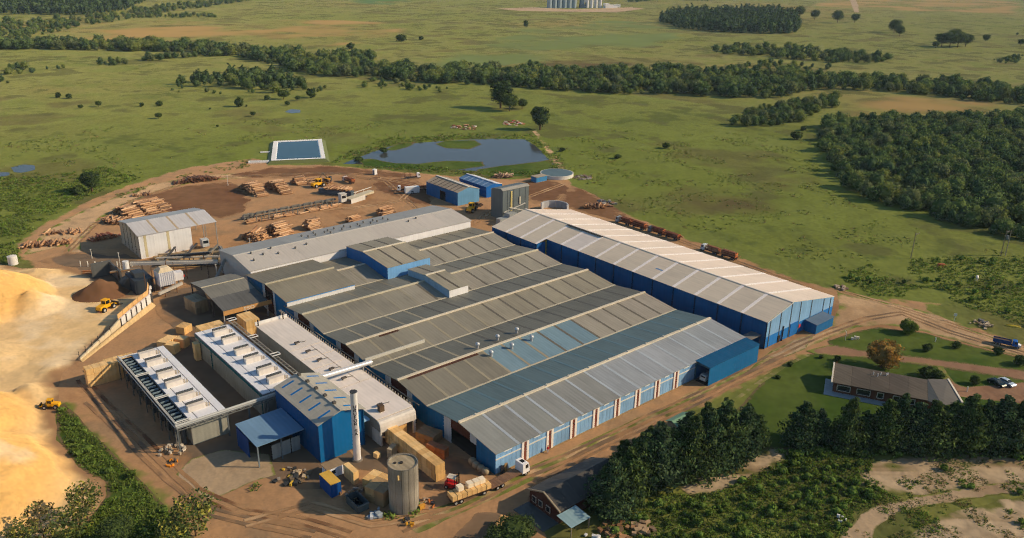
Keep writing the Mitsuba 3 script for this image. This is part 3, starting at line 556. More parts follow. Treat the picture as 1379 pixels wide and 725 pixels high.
# ---- long shed on the right: ridge along y, steeper left slope
S_ = thing('long_blue_shed', 'long blue shed with pale roof striped by white joints', 'shed')
XL, XR, XT, ZL, ZR, ZT = 95.3, 131.0, 107.2, 8.3, 6.6, 11.0
n = 14; dy = 114.0 / n
for k in range(n):
    y0, y1 = -1.0 + k * dy, -1.0 + (k + 1) * dy
    far_ = k >= 11
    xl, zl = (90.8, 7.3) if far_ else (XL, ZL)
    cl = tone(lin(214, 200, 180) if k != 9 else lin(224, 214, 204), 0.03); cr = tone(lin(222, 206, 190), 0.02)
    part(S_, 'roof_panel', MB(cl, 0.3).slab((xl - 0.3, y1 - 0.03, zl - 0.1), (xl - 0.3, y0 + 0.03, zl - 0.1), (XT, y0 + 0.03, ZT), (XT, y1 - 0.03, ZT), 0.12))
    part(S_, 'roof_panel', MB(cr, 0.3).slab((XR + 0.3, y0 + 0.03, ZR - 0.1), (XR + 0.3, y1 - 0.03, ZR - 0.1), (XT, y1 - 0.03, ZT), (XT, y0 + 0.03, ZT), 0.12))
    if k:
        h = 0.52; c = lin(246, 238, 232)
        q = 0.04
        part(S_, 'joint_strip', MB(c, 0.15).slab((xl - 0.32, y0 + h, zl - 0.1 + q), (xl - 0.32, y0 - h, zl - 0.1 + q), (XT, y0 - h, ZT + q), (XT, y0 + h, ZT + q), 0.03))
        part(S_, 'joint_strip', MB(c, 0.15).slab((XR + 0.32, y0 - h, ZR - 0.1 + q), (XR + 0.32, y0 + h, ZR - 0.1 + q), (XT, y0 + h, ZT + q), (XT, y0 - h, ZT + q), 0.03))
    # left wall
    part(S_, 'wall_panel', MB(tone(lin(14, 92, 142), 0.06), 0.45).box(xl, xl + 0.14, y0 + 0.03, y1 - 0.03, 0, zl - 0.28))
    part(S_, 'wall_column', MB(lin(40, 62, 84), 0.3).box(xl - 0.16, xl + 0.02, y0 - 0.18, y0 + 0.18, 0, zl - 0.3))
    part(S_, 'wall_panel', MB(BLUE, 0.4).box(XR - 0.14, XR, y0 + 0.03, y1 - 0.03, 0, ZR - 0.25))
part(S_, 'return_wall', MB(lin(30, 100, 165), 0.4).box(90.95, 95.5, 88.45, 88.6, 0, 7.1))
part(S_, 'downpipe', MB(lin(200, 168, 60), 0.3).box(95.0, 95.3, 88.1, 88.4, 0.5, 7.8), label='yellow downpipe at the step of the long wall')
part(S_, 'ridge_cap', MB(lin(222, 210, 198), 0.2).box(XT - 0.35, XT + 0.35, -1.2, 113.2, ZT - 0.03, ZT + 0.09))
part(S_, 'ridge_skylight', MB(lin(70, 66, 62), 0.4).box(XT - 1.3, XT - 0.5, 72, 89, ZT - 0.1, ZT + 0.16))
def ztS(x): return (ZL + (ZT - ZL) * (x - XL) / (XT - XL) if x < XT else ZR + (ZT - ZR) * (XR - x) / (XR - XT)) - 0.16
gx = [95.44, 97.0, 102.0, 107.2, 112.0, 118.0, 125.0, 129.0, 130.86]
for a, b in zip(gx, gx[1:]):
    for z0, z1, c in ((0, 3.4, lin(34, 112, 186)), (3.42, None, lin(124, 168, 210))):
        m = MB(tone(c, 0.04), 0.4)
        za, zb = (z1, z1) if z1 else (ztS(a), ztS(b))
        m.hexa([(a + 0.02, -1.0, z0), (b - 0.02, -1.0, z0), (b - 0.02, -0.86, z0), (a + 0.02, -0.86, z0), (a + 0.02, -1.0, za), (b - 0.02, -1.0, zb), (b - 0.02, -0.86, zb), (a + 0.02, -0.86, za)])
        part(S_, 'gable_panel', m)
for x in gx[1:-1]:
    part(S_, 'wall_column', MB(lin(92, 104, 112), 0.3).box(x - 0.14, x + 0.14, -1.12, -1.0, 0, ztS(x) - 0.1))
part(S_, 'gable_panel', MB(lin(212, 208, 200), 0.3).hexa([(XL - 0.3, -1.3, ZL - 0.32), (XT, -1.3, ZT - 0.22), (XT, -1.16, ZT - 0.22), (XL - 0.3, -1.16, ZL - 0.32), (XL - 0.3, -1.3, ZL - 0.1), (XT, -1.3, ZT), (XT, -1.16, ZT), (XL - 0.3, -1.16, ZL - 0.1)]), label='pale verge board of the gable')
dr_ = part(S_, 'door', MB(lin(28, 104, 176), 0.4).box(107.6, 111.6, -1.2, -1.02, 0.05, 4.0))
part(dr_, 'edge_post', MB(DARK, 0.2).box(103.6, 103.95, -1.3, -1.14, 0, 4.6))
part(S_, 'door', MB(DARK, 0.2).box(101.7, 102.8, -1.16, -1.03, 0, 2.1), 'glass_dark', label='small dark doorway in the gable')
part(S_, 'notice', MB(lin(206, 60, 80), 0.2).box(112.3, 113.2, -1.2, -1.05, 1.6, 2.6), label='small pink notice board')
for (x, y, sx, sy) in ((101, 32, 1.6, 1.2), (103.5, 40, 1.5, 0.9), (100, 41.5, 1.6, 3.2), (104, 22, 1.2, 1), (101.5, 17, 1.6, 1.2), (103.0, 12.5, 1.6, 1.2), (104.5, 10, 1, 1)):
    z = ZL + (ZT - ZL) * (x - XL) / (XT - XL) - 0.05
    sl = (ZT - ZL + 0.1) / (XT - XL)
    part(S_, 'roof_repair', MB(lin(110, 140, 182), 0.3).slab((x - sx / 2, y + sy / 2, z + 0.03 - sl * sx / 2), (x - sx / 2, y - sy / 2, z + 0.03 - sl * sx / 2), (x + sx / 2, y - sy / 2, z + 0.03 + sl * sx / 2), (x + sx / 2, y + sy / 2, z + 0.03 + sl * sx / 2), 0.02))
A_ = thing('lean_to', 'small blue lean-to with grey roof against the long shed gable', 'shed')
part(A_, 'wall', MB(lin(12, 96, 152), 0.4).box(115.2, 124.6, -5.0, -1.35, 0, 3.0))
part(A_, 'roof', MB(lin(88, 108, 130), 0.4).slab((115.0, -5.2, 3.06), (124.8, -5.2, 3.06), (124.8, -1.33, 3.5), (115.0, -1.33, 3.5), 0.1))
# loading box against the factory front
L_ = thing('loading_bay', 'bright blue loading bay box open at one end beside the front road', 'loading bay')
part(L_, 'front_wall', MB(lin(6, 98, 152), 0.35).box(65.6, 76.6, -4.4, -4.25, 0, 5.25))
part(L_, 'front_wall', MB(lin(6, 96, 150), 0.35).box(76.63, 87.0, -4.4, -4.25, 0, 5.25))
part(L_, 'end_wall', MB(BLUE_D, 0.35).box(86.85, 87.0, -4.2, -0.1, 0, 5.3))
part(L_, 'roof', MB(lin(10, 78, 118), 0.4).slab((65.4, -4.6, 5.3), (87.2, -4.6, 5.3), (87.2, -0.02, 5.62), (65.4, -0.02, 5.62), 0.1))
part(L_, 'floor', MB(lin(60, 56, 50), 0.5).box(65.6, 86.8, -4.2, -0.1, 0.03, 0.12))
part(L_, 'portal_frame', MB(lin(60, 100, 120), 0.3).box(65.5, 65.75, -0.35, -0.06, 0, 5.2).box(65.45, 65.7, -4.24, -0.36, 4.9, 5.15))
t = thing('canopy', 'small grey canopy bridging the gap between factory and long shed', 'canopy')
part(t, 'roof', MB(lin(120, 118, 114), 0.4).box(87.5, 95.2, 0.2, 3.4, 3.7, 3.9))
part(t, 'post', MB(lin(80, 100, 120), 0.3).box(94.8, 95.0, 0.3, 0.5, 0, 3.7))

# ---- drying kilns
def kiln(lab, x0, x1, y0, y1, h, roofc, wallc):
    t = thing('drying_kiln', lab, 'kiln')
    part(t, 'body', MB(wallc, 0.5).box(x0, x1, y0, y1, 0, h - 0.25))
    return t
K1 = kiln('drying kiln bank with white fan boxes and dark fan gallery nearest the sawdust', -44.0, -36.2, 49.6, 89.6, 6.2, WHITE, lin(150, 150, 140))
K2 = kiln('drying kiln bank with white fan boxes between two other kiln blocks', -27.2, -18.0, 50.4, 92.0, 6.2, WHITE, lin(150, 148, 138))
for t, x0, x1, ys, y0, y1, bx in ((K1, -44.0, -36.2, (86.1, 80.5, 72.7, 67.1, 59.4, 53.6), 49.6, 89.6, -41.1), (K2, -27.2, -18.0, (86.9, 81.1, 73.1, 67.3, 59.9, 54.5), 50.4, 92.0, -22.1)):
    part(t, 'roof_deck', MB(lin(112, 116, 122), 0.3).box(x0 - 0.15, x1 + 0.15, y0 - 0.15, y1 + 0.15, 5.95, 6.12))
    cuts = [y1] + [q + 2.2 for q in ys[1:]] + [y0]
    cuts = sorted(cuts)
    for a, b in zip(cuts, cuts[1:]):
        for xa, xb in ((x0, x0 + 1.5), (x0 + 1.7, x1 - 1.8), (x1 - 1.6, x1)) if t == K1 else ((x0, x0 + 1.9), (x0 + 2.1, x1)):
            part(t, 'roof_panel', MB(tone(lin(222, 224, 230), 0.03), 0.25).box(xa, xb, a + 0.12, b - 0.12, 6.12, 6.24))
    for q in ys:
        fb = part(t, 'fan_box', MB(lin(216, 208, 200), 0.4).box(bx - 2.0, bx + 1.8, q - 0.75, q + 0.45, 6.24, 7.55))
        part(fb, 'grille', MB(lin(76, 80, 84), 0.3).box(bx - 2.0, bx + 1.8, q + 0.46, q + 0.80, 6.3, 8.0))
        part(fb, 'motor', MB(lin(170, 160, 148), 0.4).box(bx + 2.0, bx + 2.35, q - 0.5, q - 0.1, 6.24, 7.2).box(bx + 2.6, bx + 2.9, q - 0.5, q - 0.2, 6.24, 7.0))
part(K2, 'band', MB(lin(16, 96, 104), 0.4).box(-27.36, -27.2, 50.4, 92.0, 5.2, 5.9).box(-27.36, -27.21, 81.0, 81.3, 0, 5.2).box(-27.36, -27.21, 51, 51.3, 0, 5.2), label='teal band under the roof edge')
# gallery of the first kiln
G_ = part(K1, 'fan_gallery', MB(lin(10, 26, 40), 0.3).box(-46.6, -44.02, 50.0, 89.4, 4.4, 5.6))
for a, b in ((51, 62.5), (64.5, 76), (78, 88.5)):
    for k in range(7):
        y = a + (b - a) * (k + 0.5) / 7
        part(G_, 'fan_blade', MB(lin(120, 138, 150), 0.2).box(-46.2, -44.4, y - 0.12, y + 0.12, 5.62, 5.95))
for y in (50.4, 63.5, 77, 89):
    part(G_, 'cross_pipe', MB(lin(196, 198, 196), 0.2).tube((-47, y, 6.4), (-43.6, y, 6.4), 0.14, n=6).tube((-47, y - 0.5, 6.3), (-43.6, y - 0.5, 6.3), 0.10, n=6))
for z, r_, x in ((6.3, 0.16, -47.0), (5.9, 0.12, -47.35), (6.25, 0.10, -46.7)):
    part(G_, 'long_pipe', MB(lin(190, 190, 184), 0.3).tube((x, 49.2, z), (x, 90, z), r_, n=6))
for k in range(9):
    y = 50 + k * 4.9
    part(G_, 'post', MB(lin(96, 98, 96), 0.4).box(-47.3, -47.1, y - 0.1, y + 0.1, 0, 6.2).box(-46.2, -46.0, y + 1, y + 1.2, 0, 4.4))
for k in range(8):
    y = 51.5 + k * 4.8
    part(G_, 'duct', MB(lin(70, 78, 84), 0.5).tube((-45.2, y, 0.0), (-45.2, y, 4.4), 0.5, n=8).box(-46.4, -44.2, y + 1.4, y + 2.6, 0.6, 2.2))
# pipe bridge in front of the kilns
B_ = thing('pipe_bridge', 'grey bundle of steam pipes on posts before the kilns', 'pipe rack')
for dy_, z, r_, c in ((0, 6.5, 0.22, lin(186, 188, 186)), (-0.5, 6.35, 0.16, lin(160, 164, 164)), (0.5, 6.4, 0.14, lin(176, 176, 172)), (-0.3, 5.95, 0.12, lin(120, 124, 128)), (0.3, 6.0, 0.10, lin(150, 150, 150))):
    part(B_, 'pipe', MB(c, 0.3).tube((-47.4, 48.6 + dy_, z), (-17.6, 48.6 + dy_, z), r_, n=8))
for x in (-47.2, -36.4, -31.5, -27.0):
    part(B_, 'post', MB(lin(96, 104, 108), 0.4).box(x - 0.14, x + 0.14, 48.3, 48.6, 0, 6.2))
part(B_, 'truss', MB(lin(110, 112, 112), 0.4).box(-47.4, -26, 48.0, 48.15, 5.5, 5.65).box(-47.4, -26, 49.05, 49.2, 5.5, 5.65))
for k in range(11):
    x = -47 + k * 2
    part(B_, 'brace', MB(lin(130, 132, 130), 0.3).tube((x, 48.1, 5.6), (x + 1.0, 48.1, 6.3), 0.05, n=4).tube((x + 1, 48.1, 6.3), (x + 2, 48.1, 5.6), 0.05, n=4))
# walkway rack on the second kiln's far edge
C_ = thing('pipe_rack', 'rail-like grey pipe rack along the middle kiln roof edge', 'pipe rack')
for x, z in ((-17.6, 6.7), (-16.6, 6.7), (-17.1, 6.3)):
    part(C_, 'pipe', MB(lin(168, 160, 146), 0.4).tube((x, 50, z), (x, 93, z), 0.12, n=6))
for k in range(28):
    y = 50.5 + k * 1.55
    part(C_, 'rung', MB(lin(140, 134, 124), 0.3).box(-17.7, -16.5, y - 0.05, y + 0.05, 6.72, 6.8))
for k in range(7):
    y = 52 + k * 6.5
    part(C_, 'post', MB(lin(110, 108, 102), 0.4).box(-17.2, -17.0, y, y + 0.2, 0, 6.3))
for y in (92.6, 79, 66):
    part(C_, 'hoop', MB(lin(214, 214, 214), 0.2).tube((-18.2, y, 7.4), (-16.0, y, 7.4), 0.13, n=6).tube((-16.0, y, 7.4), (-16.0, y - 1.4, 7.4), 0.13, n=6).tube((-18.2, y - 1.4, 7.4), (-16.0, y - 1.4, 7.4), 0.13, n=6))
K3 = thing('drying_kiln', 'long kiln block with plain off-white roof beside the factory end wall', 'kiln')
part(K3, 'body', MB(lin(160, 158, 150), 0.55).box(-12.6, -3.6, 27.5, 86.6, 0, 5.75))
ycut = [25.0, 42.2, 48.3, 54.6, 60.6, 66.8, 86.9]
for a, b in zip(ycut, ycut[1:]):
    for xa, xb in ((-12.75, -6.9), (-6.7, -3.4)) if a > 41 and b < 70 else ((-12.75, -3.4),):
        part(K3, 'roof_panel', MB(tone(lin(224, 214, 206), 0.02), 0.35).box(xa, xb, a + 0.14, b - 0.14, 5.98, 6.1))
part(K3, 'roof_deck', MB(lin(166, 148, 124), 0.6).box(-12.7, -3.45, 25.0, 86.8, 5.8, 5.98))
for y in (69.4, 63.3, 57.4, 51.3, 45.3, 29.5):
    m = MB(lin(84, 78, 74), 0.4).tube((-9.6, y, 6.1), (-9.6, y, 6.75), 0.16, n=6).box(-9.9, -8.6, y - 0.3, y + 0.3, 6.5, 6.85).tube((-8.6, y, 6.6), (-6.6, y + 0.3, 6.2), 0.07, n=5)
    part(K3, 'roof_damper', m)
part(K3, 'parapet', MB(lin(224, 222, 220), 0.4).box(-12.75, -3.45, 86.9, 87.2, 6.0, 6.9))
part(K3, 'roof_stack', MB(lin(60, 54, 50), 0.4).tube((-12.2, 86.2, 6.0), (-12.2, 86.2, 7.8), 0.18, n=6).tube((-5.0, 86.2, 6.0), (-5.0, 86.2, 7.6), 0.18, n=6))
part(K3, 'roof_stack', MB(lin(90, 70, 50), 0.4).box(-10.6, -9.4, 27.2, 28.2, 6.1, 7.5))
# rounded front hood of the third kiln
hood = [(25.0, 5.96), (24.3, 5.8), (23.9, 5.4), (23.7, 4.6), (23.7, 3.4), (23.9, 3.4), (24.0, 4.6), (24.2, 5.2), (25.0, 5.7)]
m = trimesh.creation.extrude_polygon(Polygon(hood), 9.2, engine='earcut'); v_ = m.vertices[:, [2, 0, 1]] + [-12.7, 0, 0]
part(K3, 'front_hood', MB(lin(206, 200, 192), 0.4).raw(v_, m.faces))
part(K3, 'front_post', MB(lin(200, 196, 190), 0.4).box(-12.7, -12.3, 23.8, 27.4, 0, 3.4))
part(K3, 'front_post', MB(lin(200, 196, 190), 0.4).box(-4.2, -3.6, 23.8, 24.2, 0, 3.4))
part(K3, 'side_wall', MB(lin(150, 142, 132), 0.5).box(-12.68, -12.5, 24.2, 27.5, 3.4, 5.7))
# row of fins between the kiln and the factory
t = thing('fin_rack', 'dark rack with a row of pale upright fins beside the plain kiln', 'rack')
part(t, 'rail', MB(lin(150, 140, 128), 0.4).box(-3.1, -2.9, 26, 93, 5.6, 5.75).box(-1.2, -1.0, 26, 93, 5.0, 5.15))
for k in range(56):
    y = 27 + k * 1.18
    part(t, 'fin', MB(lin(176, 170, 158), 0.3).box(-3.0, -2.86, y - 0.12, y + 0.12, 4.6, 6.3))
for k in range(12):
    part(t, 'post', MB(lin(60, 70, 84), 0.4).box(-1.4, -1.2, 27 + k * 5.8, 27.2 + k * 5.8, 0, 5.1))

# ---- boiler house, stack, annex
H_ = thing('boiler_house', 'tall vivid blue boiler house with grey skylit roof', 'building')
x0, x1, y0, y1, e, xr, zr = -25.8, -15.0, 26.4, 46.6, 9.2, -20.4, 10.9
part(H_, 'left_wall', MB(lin(8, 74, 126), 0.35).box(x0, x0 + 0.15, y0 + 0.15, y1, 0, e - 0.12))
part(H_, 'right_wall', MB(lin(20, 80, 120), 0.35).box(x1 - 0.15, x1, y0 + 0.15, y1, 0, e - 0.12))
for a, b, ya in ((x0, -19.6, y0), (-19.6, x1, y0 + 0.5)):
    zt = lambda x: e + (zr - e) * (1 - abs(x - xr) / 5.4) - 0.13
    xs_ = sorted({a, b, *([xr] if a < xr < b else [])})
    m = MB(lin(8, 100, 158), 0.3)
    for p_, q_ in zip(xs_, xs_[1:]):
        m.hexa([(p_, ya, 0), (q_, ya, 0), (q_, ya + 0.15, 0), (p_, ya + 0.15, 0), (p_, ya, zt(p_)), (q_, ya, zt(q_)), (q_, ya + 0.15, zt(q_)), (p_, ya + 0.15, zt(p_))])
    part(H_, 'front_wall', m)
for s, xa, xb in ((1, x0 - 0.3, xr), (-1, x1 + 0.3, xr)):
    for k in range(5):
        ya, yb = y0 - 0.3 + k * 4.16, y0 - 0.3 + (k + 1) * 4.16
        q = [(xa, yb - 0.02, e), (xa, ya + 0.02, e), (xb, ya + 0.02, zr), (xb, yb - 0.02, zr)]
        if s < 0: q = [q[1], q[0], q[3], q[2]]
        part(H_, 'roof_panel', MB(tone(lin(168, 164, 152), 0.03), 0.4).slab(*q, 0.12))
        u = lambda f: xa + (xb - xa) * f
        z_ = lambda f: e + (zr - e) * f + 0.03
        yc = (ya + yb) / 2
        q = [(u(0.22), yc + 0.28, z_(0.22)), (u(0.22), yc - 0.28, z_(0.22)), (u(0.72), yc - 0.28, z_(0.72)), (u(0.72), yc + 0.28, z_(0.72))]
        if s < 0: q = [q[1], q[0], q[3], q[2]]
        part(H_, 'skylight', MB(lin(30, 110, 180), 0.15).slab(*q, 0.03))
part(H_, 'ridge_cap', MB(lin(176, 172, 160), 0.4).box(xr - 0.3, xr + 0.3, y0 - 0.3, y1 + 0.3, zr - 0.02, zr + 0.1))
for k in range(5):
    part(H_, 'ridge_vent', MB(lin(90, 86, 80), 0.3).box(xr - 0.25, xr + 0.4, 29 + k * 4, 29.8 + k * 4, zr + 0.1, zr + 0.55))
part(H_, 'wall_box', MB(lin(150, 190, 220), 0.2).box(-15.0, -13.0, 27.5, 29.5, 5.0, 5.3))
t = thing('smoke_stack', 'white cylindrical smoke stack with vertical black lettering', 'chimney')
m = MB(lin(206, 204, 204), 0.5)
for k in range(8):
    m.tube((-19.3, 22.6, k * 2.05), (-19.3, 22.6, (k + 1) * 2.05 - 0.02), 0.80 - k * 0.012, 0.79 - k * 0.012, n=24, cap=False)
part(t, 'shaft', m, smooth=40)
part(t, 'rim', MB(lin(60, 60, 62), 0.5).tube((-19.3, 22.6, 16.42), (-19.3, 22.6, 16.55), 0.78, 0.78, n=24))
part(t, 'foot', MB(lin(120, 114, 108), 0.5).tube((-19.3, 22.6, 0), (-19.3, 22.6, 0.4), 1.15, 1.1, n=20))
view = np.array([CAM[0] + 19.3, CAM[1] - 22.6]); ang = math.degrees(math.atan2(view[1], view[0]))
for i, ch in enumerate('URUFOR SA'):
    if ch == ' ': continue
    g = meshkit.text_mesh(ch, 0.66, 0.5, bold=True)
    g.apply_translation([-g.bounds[:, 0].mean(), 0, -0.32]); g.apply_scale([1.15, 1, 1])
    for kk in range(2): g = g.subdivide()
    vv = g.vertices.copy(); rr = 0.735 + 0.05 * (vv[:, 2] > -0.1)
    a_ = math.radians(ang + 6) + vv[:, 0] / 0.74
    g.vertices = np.column_stack([-19.3 + rr * np.cos(a_), 22.6 + rr * np.sin(a_), 12.9 - i * 0.80 + vv[:, 1]])
    part(t, 'letter', MB(lin(28, 30, 36), 0.2).mesh(g))
N_ = thing('open_annex', 'open blue-grey roofed annex beside the boiler house', 'annex')
part(N_, 'roof', MB(lin(110, 142, 172), 0.4).slab((-36.7, 32.7, 5.2), (-26.0, 32.7, 5.3), (-26.0, 43.6, 5.5), (-36.7, 43.6, 5.4), 0.14))
part(N_, 'post', MB(lin(110, 124, 132), 0.3).box(-36.6, -36.35, 32.8, 33.05, 0, 5.1))
part(N_, 'post', MB(lin(110, 124, 132), 0.3).box(-31.4, -31.2, 32.8, 33.0, 0, 5.1))
part(N_, 'side_wall', MB(lin(18, 66, 130), 0.35).box(-36.6, -36.45, 37.5, 43.5, 0, 4.6))
part(N_, 'rear_wall', MB(lin(20, 70, 130), 0.35).box(-36.5, -26, 43.2, 43.4, 0, 5.2))
for k in range(3):
    part(N_, 'gate_panel', MB(lin(140, 148, 150), 0.5).box(-33.2 + k * 2.2, -31.2 + k * 2.2, 33.6, 33.72, 0.2, 3.6))
    part(N_, 'gate_post', MB(DARK, 0.2).box(-33.3 + k * 2.2, -33.21 + k * 2.2, 33.55, 33.75, 0, 3.9))
# transfer duct from the factory to the boiler
t = thing('transfer_duct', 'thick silver duct crossing over the plain kiln roof', 'duct')
part(t, 'pipe', MB(lin(206, 206, 210), 0.25).tube((-0.6, 47.4, 7.2), (-17.2, 45.0, 9.0), 0.62, n=14), 'shiny', smooth=40)
part(t, 'support', MB(lin(150, 150, 150), 0.3).box(-3.2, -2.9, 46.8, 47.1, 0, 6.8))

# ---- tall white open-ended shed in the log yard
D_ = thing('tall_white_shed', 'tall white corrugated shed with one open bay near the log yard', 'shed')
xa, xb, ya, yb, e, yr, zr = -15.4, 11.6, 175.2, 196.5, 8.6, 186.2, 10.4
for k, (p_, q_) in enumerate(((xa, -10.5), (-10.5, -3.5), (-3.5, 2.6))):
    part(D_, 'front_wall', MB(tone(lin(216, 218, 222), 0.02), 0.35).box(p_ + 0.02, q_ - 0.02, ya, ya + 0.14, 0, e - 0.15))
for x in (-13.8, -6.0):
    part(D_, 'wall_strip', MB(lin(196, 186, 150), 0.5).box(x, x + 0.9, ya - 0.04, ya, 0.3, e - 0.3))
for k in range(5):
    y0_, y1_ = ya + 0.16 + k * 4.2, ya + 0.16 + (k + 1) * 4.2
    zt = lambda y: e + (zr - e) * (1 - abs(y - yr) / 11) - 0.2
    m = MB(tone(lin(176, 164, 146), 0.05), 0.5).hexa([(xa, y0_, 0), (xa + 0.14, y0_, 0), (xa + 0.14, y1_ - 0.04, 0), (xa, y1_ - 0.04, 0), (xa, y0_, zt(y0_)), (xa + 0.14, y0_, zt(y0_)), (xa + 0.14, y1_ - 0.04, zt(y1_)), (xa, y1_ - 0.04, zt(y1_))])  # end wall darkened to tan-grey, its shade put into the colour
    part(D_, 'end_panel', m)
    part(D_, 'end_column', MB(lin(92, 84, 74), 0.3).box(xa - 0.1, xa, y0_ - 0.1, y0_ + 0.12, 0, zt(y0_)))
part(D_, 'rear_wall', MB(lin(180, 178, 172), 0.4).box(xa, 2, yb - 0.14, yb, 0, e - 0.2))
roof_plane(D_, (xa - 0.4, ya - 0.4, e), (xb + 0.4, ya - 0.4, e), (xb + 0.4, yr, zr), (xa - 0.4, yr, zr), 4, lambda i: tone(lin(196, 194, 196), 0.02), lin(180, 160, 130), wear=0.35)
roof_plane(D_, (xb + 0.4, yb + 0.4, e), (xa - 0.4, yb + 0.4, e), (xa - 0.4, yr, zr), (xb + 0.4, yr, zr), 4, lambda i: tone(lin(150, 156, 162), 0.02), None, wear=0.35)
for x, y in ((xb, ya), (xb, yb), (xb, yr), (7, ya), (7, yb)):
    part(D_, 'post', MB(lin(140, 140, 138), 0.4).box(x - 0.13, x + 0.13, y - 0.13, y + 0.13, 0, e - 0.1 if y != yr else zr - 0.2))
# ---- timber store with stepped dark roof
I_ = thing('timber_store', 'open timber store with dark stepped roof and tan fascia sign', 'shed')
prof = [(128.5, 5.9), (119.6, 7.1), (112.0, 6.2), (103.6, 5.1)]
for k, ((ya, za), (yb, zb)) in enumerate(zip(prof, prof[1:])):
    for (p_, q_) in ((-15.0, -8.3), (-8.27, -1.6)):
        part(I_, 'roof_panel', MB(tone(lin(122, 120, 112) if k < 2 else lin(100, 100, 98), 0.04), 0.5).slab((p_, yb, zb), (q_, yb, zb), (q_, ya, za), (p_, ya, za), 0.12))
part(I_, 'ridge_cap', MB(lin(196, 186, 160), 0.4).box(-15, -1.6, 119.4, 119.8, 7.06, 7.2))
part(I_, 'fascia', MB(lin(196, 148, 92), 0.4).box(-15.0, -0.6, 103.3, 103.5, 3.7, 5.0))
em = meshkit.text_mesh('ISO', 0.95, 0.05, bold=True); em.vertices = np.column_stack([-9.2 + em.vertices[:, 0] * 1.4, 103.28 - em.vertices[:, 2], 3.85 + em.vertices[:, 1]])
part(I_, 'sign', MB(lin(214, 206, 190), 0.3).mesh(em))
for x in (-14.8, -8.3, -1.8):
    for y in (103.7, 112, 128):
        part(I_, 'post', MB(lin(170, 166, 158) if y < 104 else lin(90, 80, 70), 0.4).box(x - 0.15, x + 0.15, y - 0.15, y + 0.15, 0, {103.7: 4.9, 112: 6.0, 128: 5.7}[y]))

# ---- far sheds of the yard
def far_shed(lab, x0, x1, y0, y1, e, zr, wall, roof1, roof2, n, strip, cap, door):
    t = thing('yard_shed', lab, 'shed')
    xr = (x0 + x1) / 2
    part(t, 'left_wall', MB(wall[0], 0.4).box(x0, x0 + 0.14, y0 + 0.14, y1 - 0.14, 0, e - 0.15))
    part(t, 'right_wall', MB(wall[1], 0.4).box(x1 - 0.14, x1, y0 + 0.14, y1 - 0.14, 0, e - 0.15))
    for y in (y0, y1 - 0.14):
        m = trimesh.creation.extrude_polygon(Polygon([(x0, 0), (x1, 0), (x1, e - 0.15), (xr, zr - 0.15), (x0, e - 0.15)]), 0.14, engine='earcut')
        part(t, 'gable_wall', MB(wall[1], 0.4).raw(m.vertices[:, [0, 2, 1]] + [0, y, 0], m.faces[:, ::-1]))
    roof_plane(t, (x0 - 0.2, y1 + 0.2, e), (x0 - 0.2, y0 - 0.2, e), (xr, y0 - 0.2, zr), (xr, y1 + 0.2, zr), n, lambda i: tone(roof1, 0.03), strip)
    roof_plane(t, (x1 + 0.2, y0 - 0.2, e), (x1 + 0.2, y1 + 0.2, e), (xr, y1 + 0.2, zr), (xr, y0 - 0.2, zr), n, lambda i: tone(roof2, 0.03), strip)
    part(t, 'ridge_cap', MB(cap, 0.3).box(xr - 0.4, xr + 0.4, y0 - 0.2, y1 + 0.2, zr - 0.02, zr + 0.22))
    if door:
        part(t, 'doorway', MB(DARK, 0.1).box(x0 - 0.05, x0 - 0.005, y0 + door, y0 + door + 4, 0, 4.2), 'glass_dark', label='dark open doorway')
    return t
far_shed('blue shed with tan ribbed roof and pale ridge in the log yard', 111.3, 123.0, 161.5, 185.0, 5.9, 7.6, (lin(22, 92, 150), lin(96, 148, 190)), lin(168, 152, 130), lin(176, 166, 148), 8, lin(112, 100, 88), lin(222, 216, 206), 9)
far_shed('blue shed with blue and white roof behind the tan roofed one', 129.0, 138.0, 164.0, 184.0, 5.0, 6.2, (lin(8, 70, 132), lin(14, 96, 176)), lin(92, 128, 170), lin(214, 214, 222), 6, lin(150, 170, 196), lin(206, 210, 220), 0)
Q_ = thing('grey_tower', 'tall grey metal clad tower building behind the factory', 'tower')
m = trimesh.creation.extrude_polygon(Polygon([(0, 0), (7.5, 0), (7.5, 11.6), (6.3, 12.3), (1.2, 12.9), (0, 12.2)]), 14.0, engine='earcut')
part(Q_, 'clad_body', MB(lin(98, 108, 112), 0.4).raw(m.vertices[:, [2, 0, 1]] + [113.6, 134.2, 0], m.faces))
part(Q_, 'roof', MB(lin(150, 148, 142), 0.4).slab((113.4, 134.0, 12.25), (127.8, 134.0, 12.25), (127.8, 135.4, 13.0), (113.4, 135.4, 13.0), 0.08).slab((113.4, 135.4, 13.0), (127.8, 135.4, 13.0), (127.8, 141.9, 11.8), (113.4, 141.9, 11.8), 0.08))
part(Q_, 'pipe', MB(lin(196, 180, 120), 0.4).box(117.6, 118.4, 133.9, 134.18, 3, 11.5), label='yellowish vertical pipe on the wall')
part(Q_, 'duct', MB(lin(180, 176, 160), 0.4).box(122.2, 123.0, 133.8, 134.18, 5.5, 8.5))
for k in range(4):
    part(Q_, 'wall_seam', MB(lin(84, 92, 98), 0.3).box(116 + k * 3.2, 116.15 + k * 3.2, 134.1, 134.19, 0, 12))
part(Q_, 'pipework', MB(lin(190, 188, 180), 0.4).tube((112, 131.5, 4.2), (122, 130.0, 6.8), 0.25, n=6).tube((114, 130.5, 6.2), (122, 129.2, 3.6), 0.2, n=6).tube((114, 131, 0), (114, 131, 5.2), 0.15, n=6).tube((119, 130.3, 0), (119, 130.3, 5.2), 0.15, n=6))
part(Q_, 'hopper', MB(lin(150, 156, 160), 0.4).box(112.5, 116.5, 128.5, 131.8, 1.5, 4.0).box(108, 112.4, 129, 131.5, 0, 2.6))
t = thing('blue_hut', 'small blue hut with pale flat roof near the lake track', 'hut')
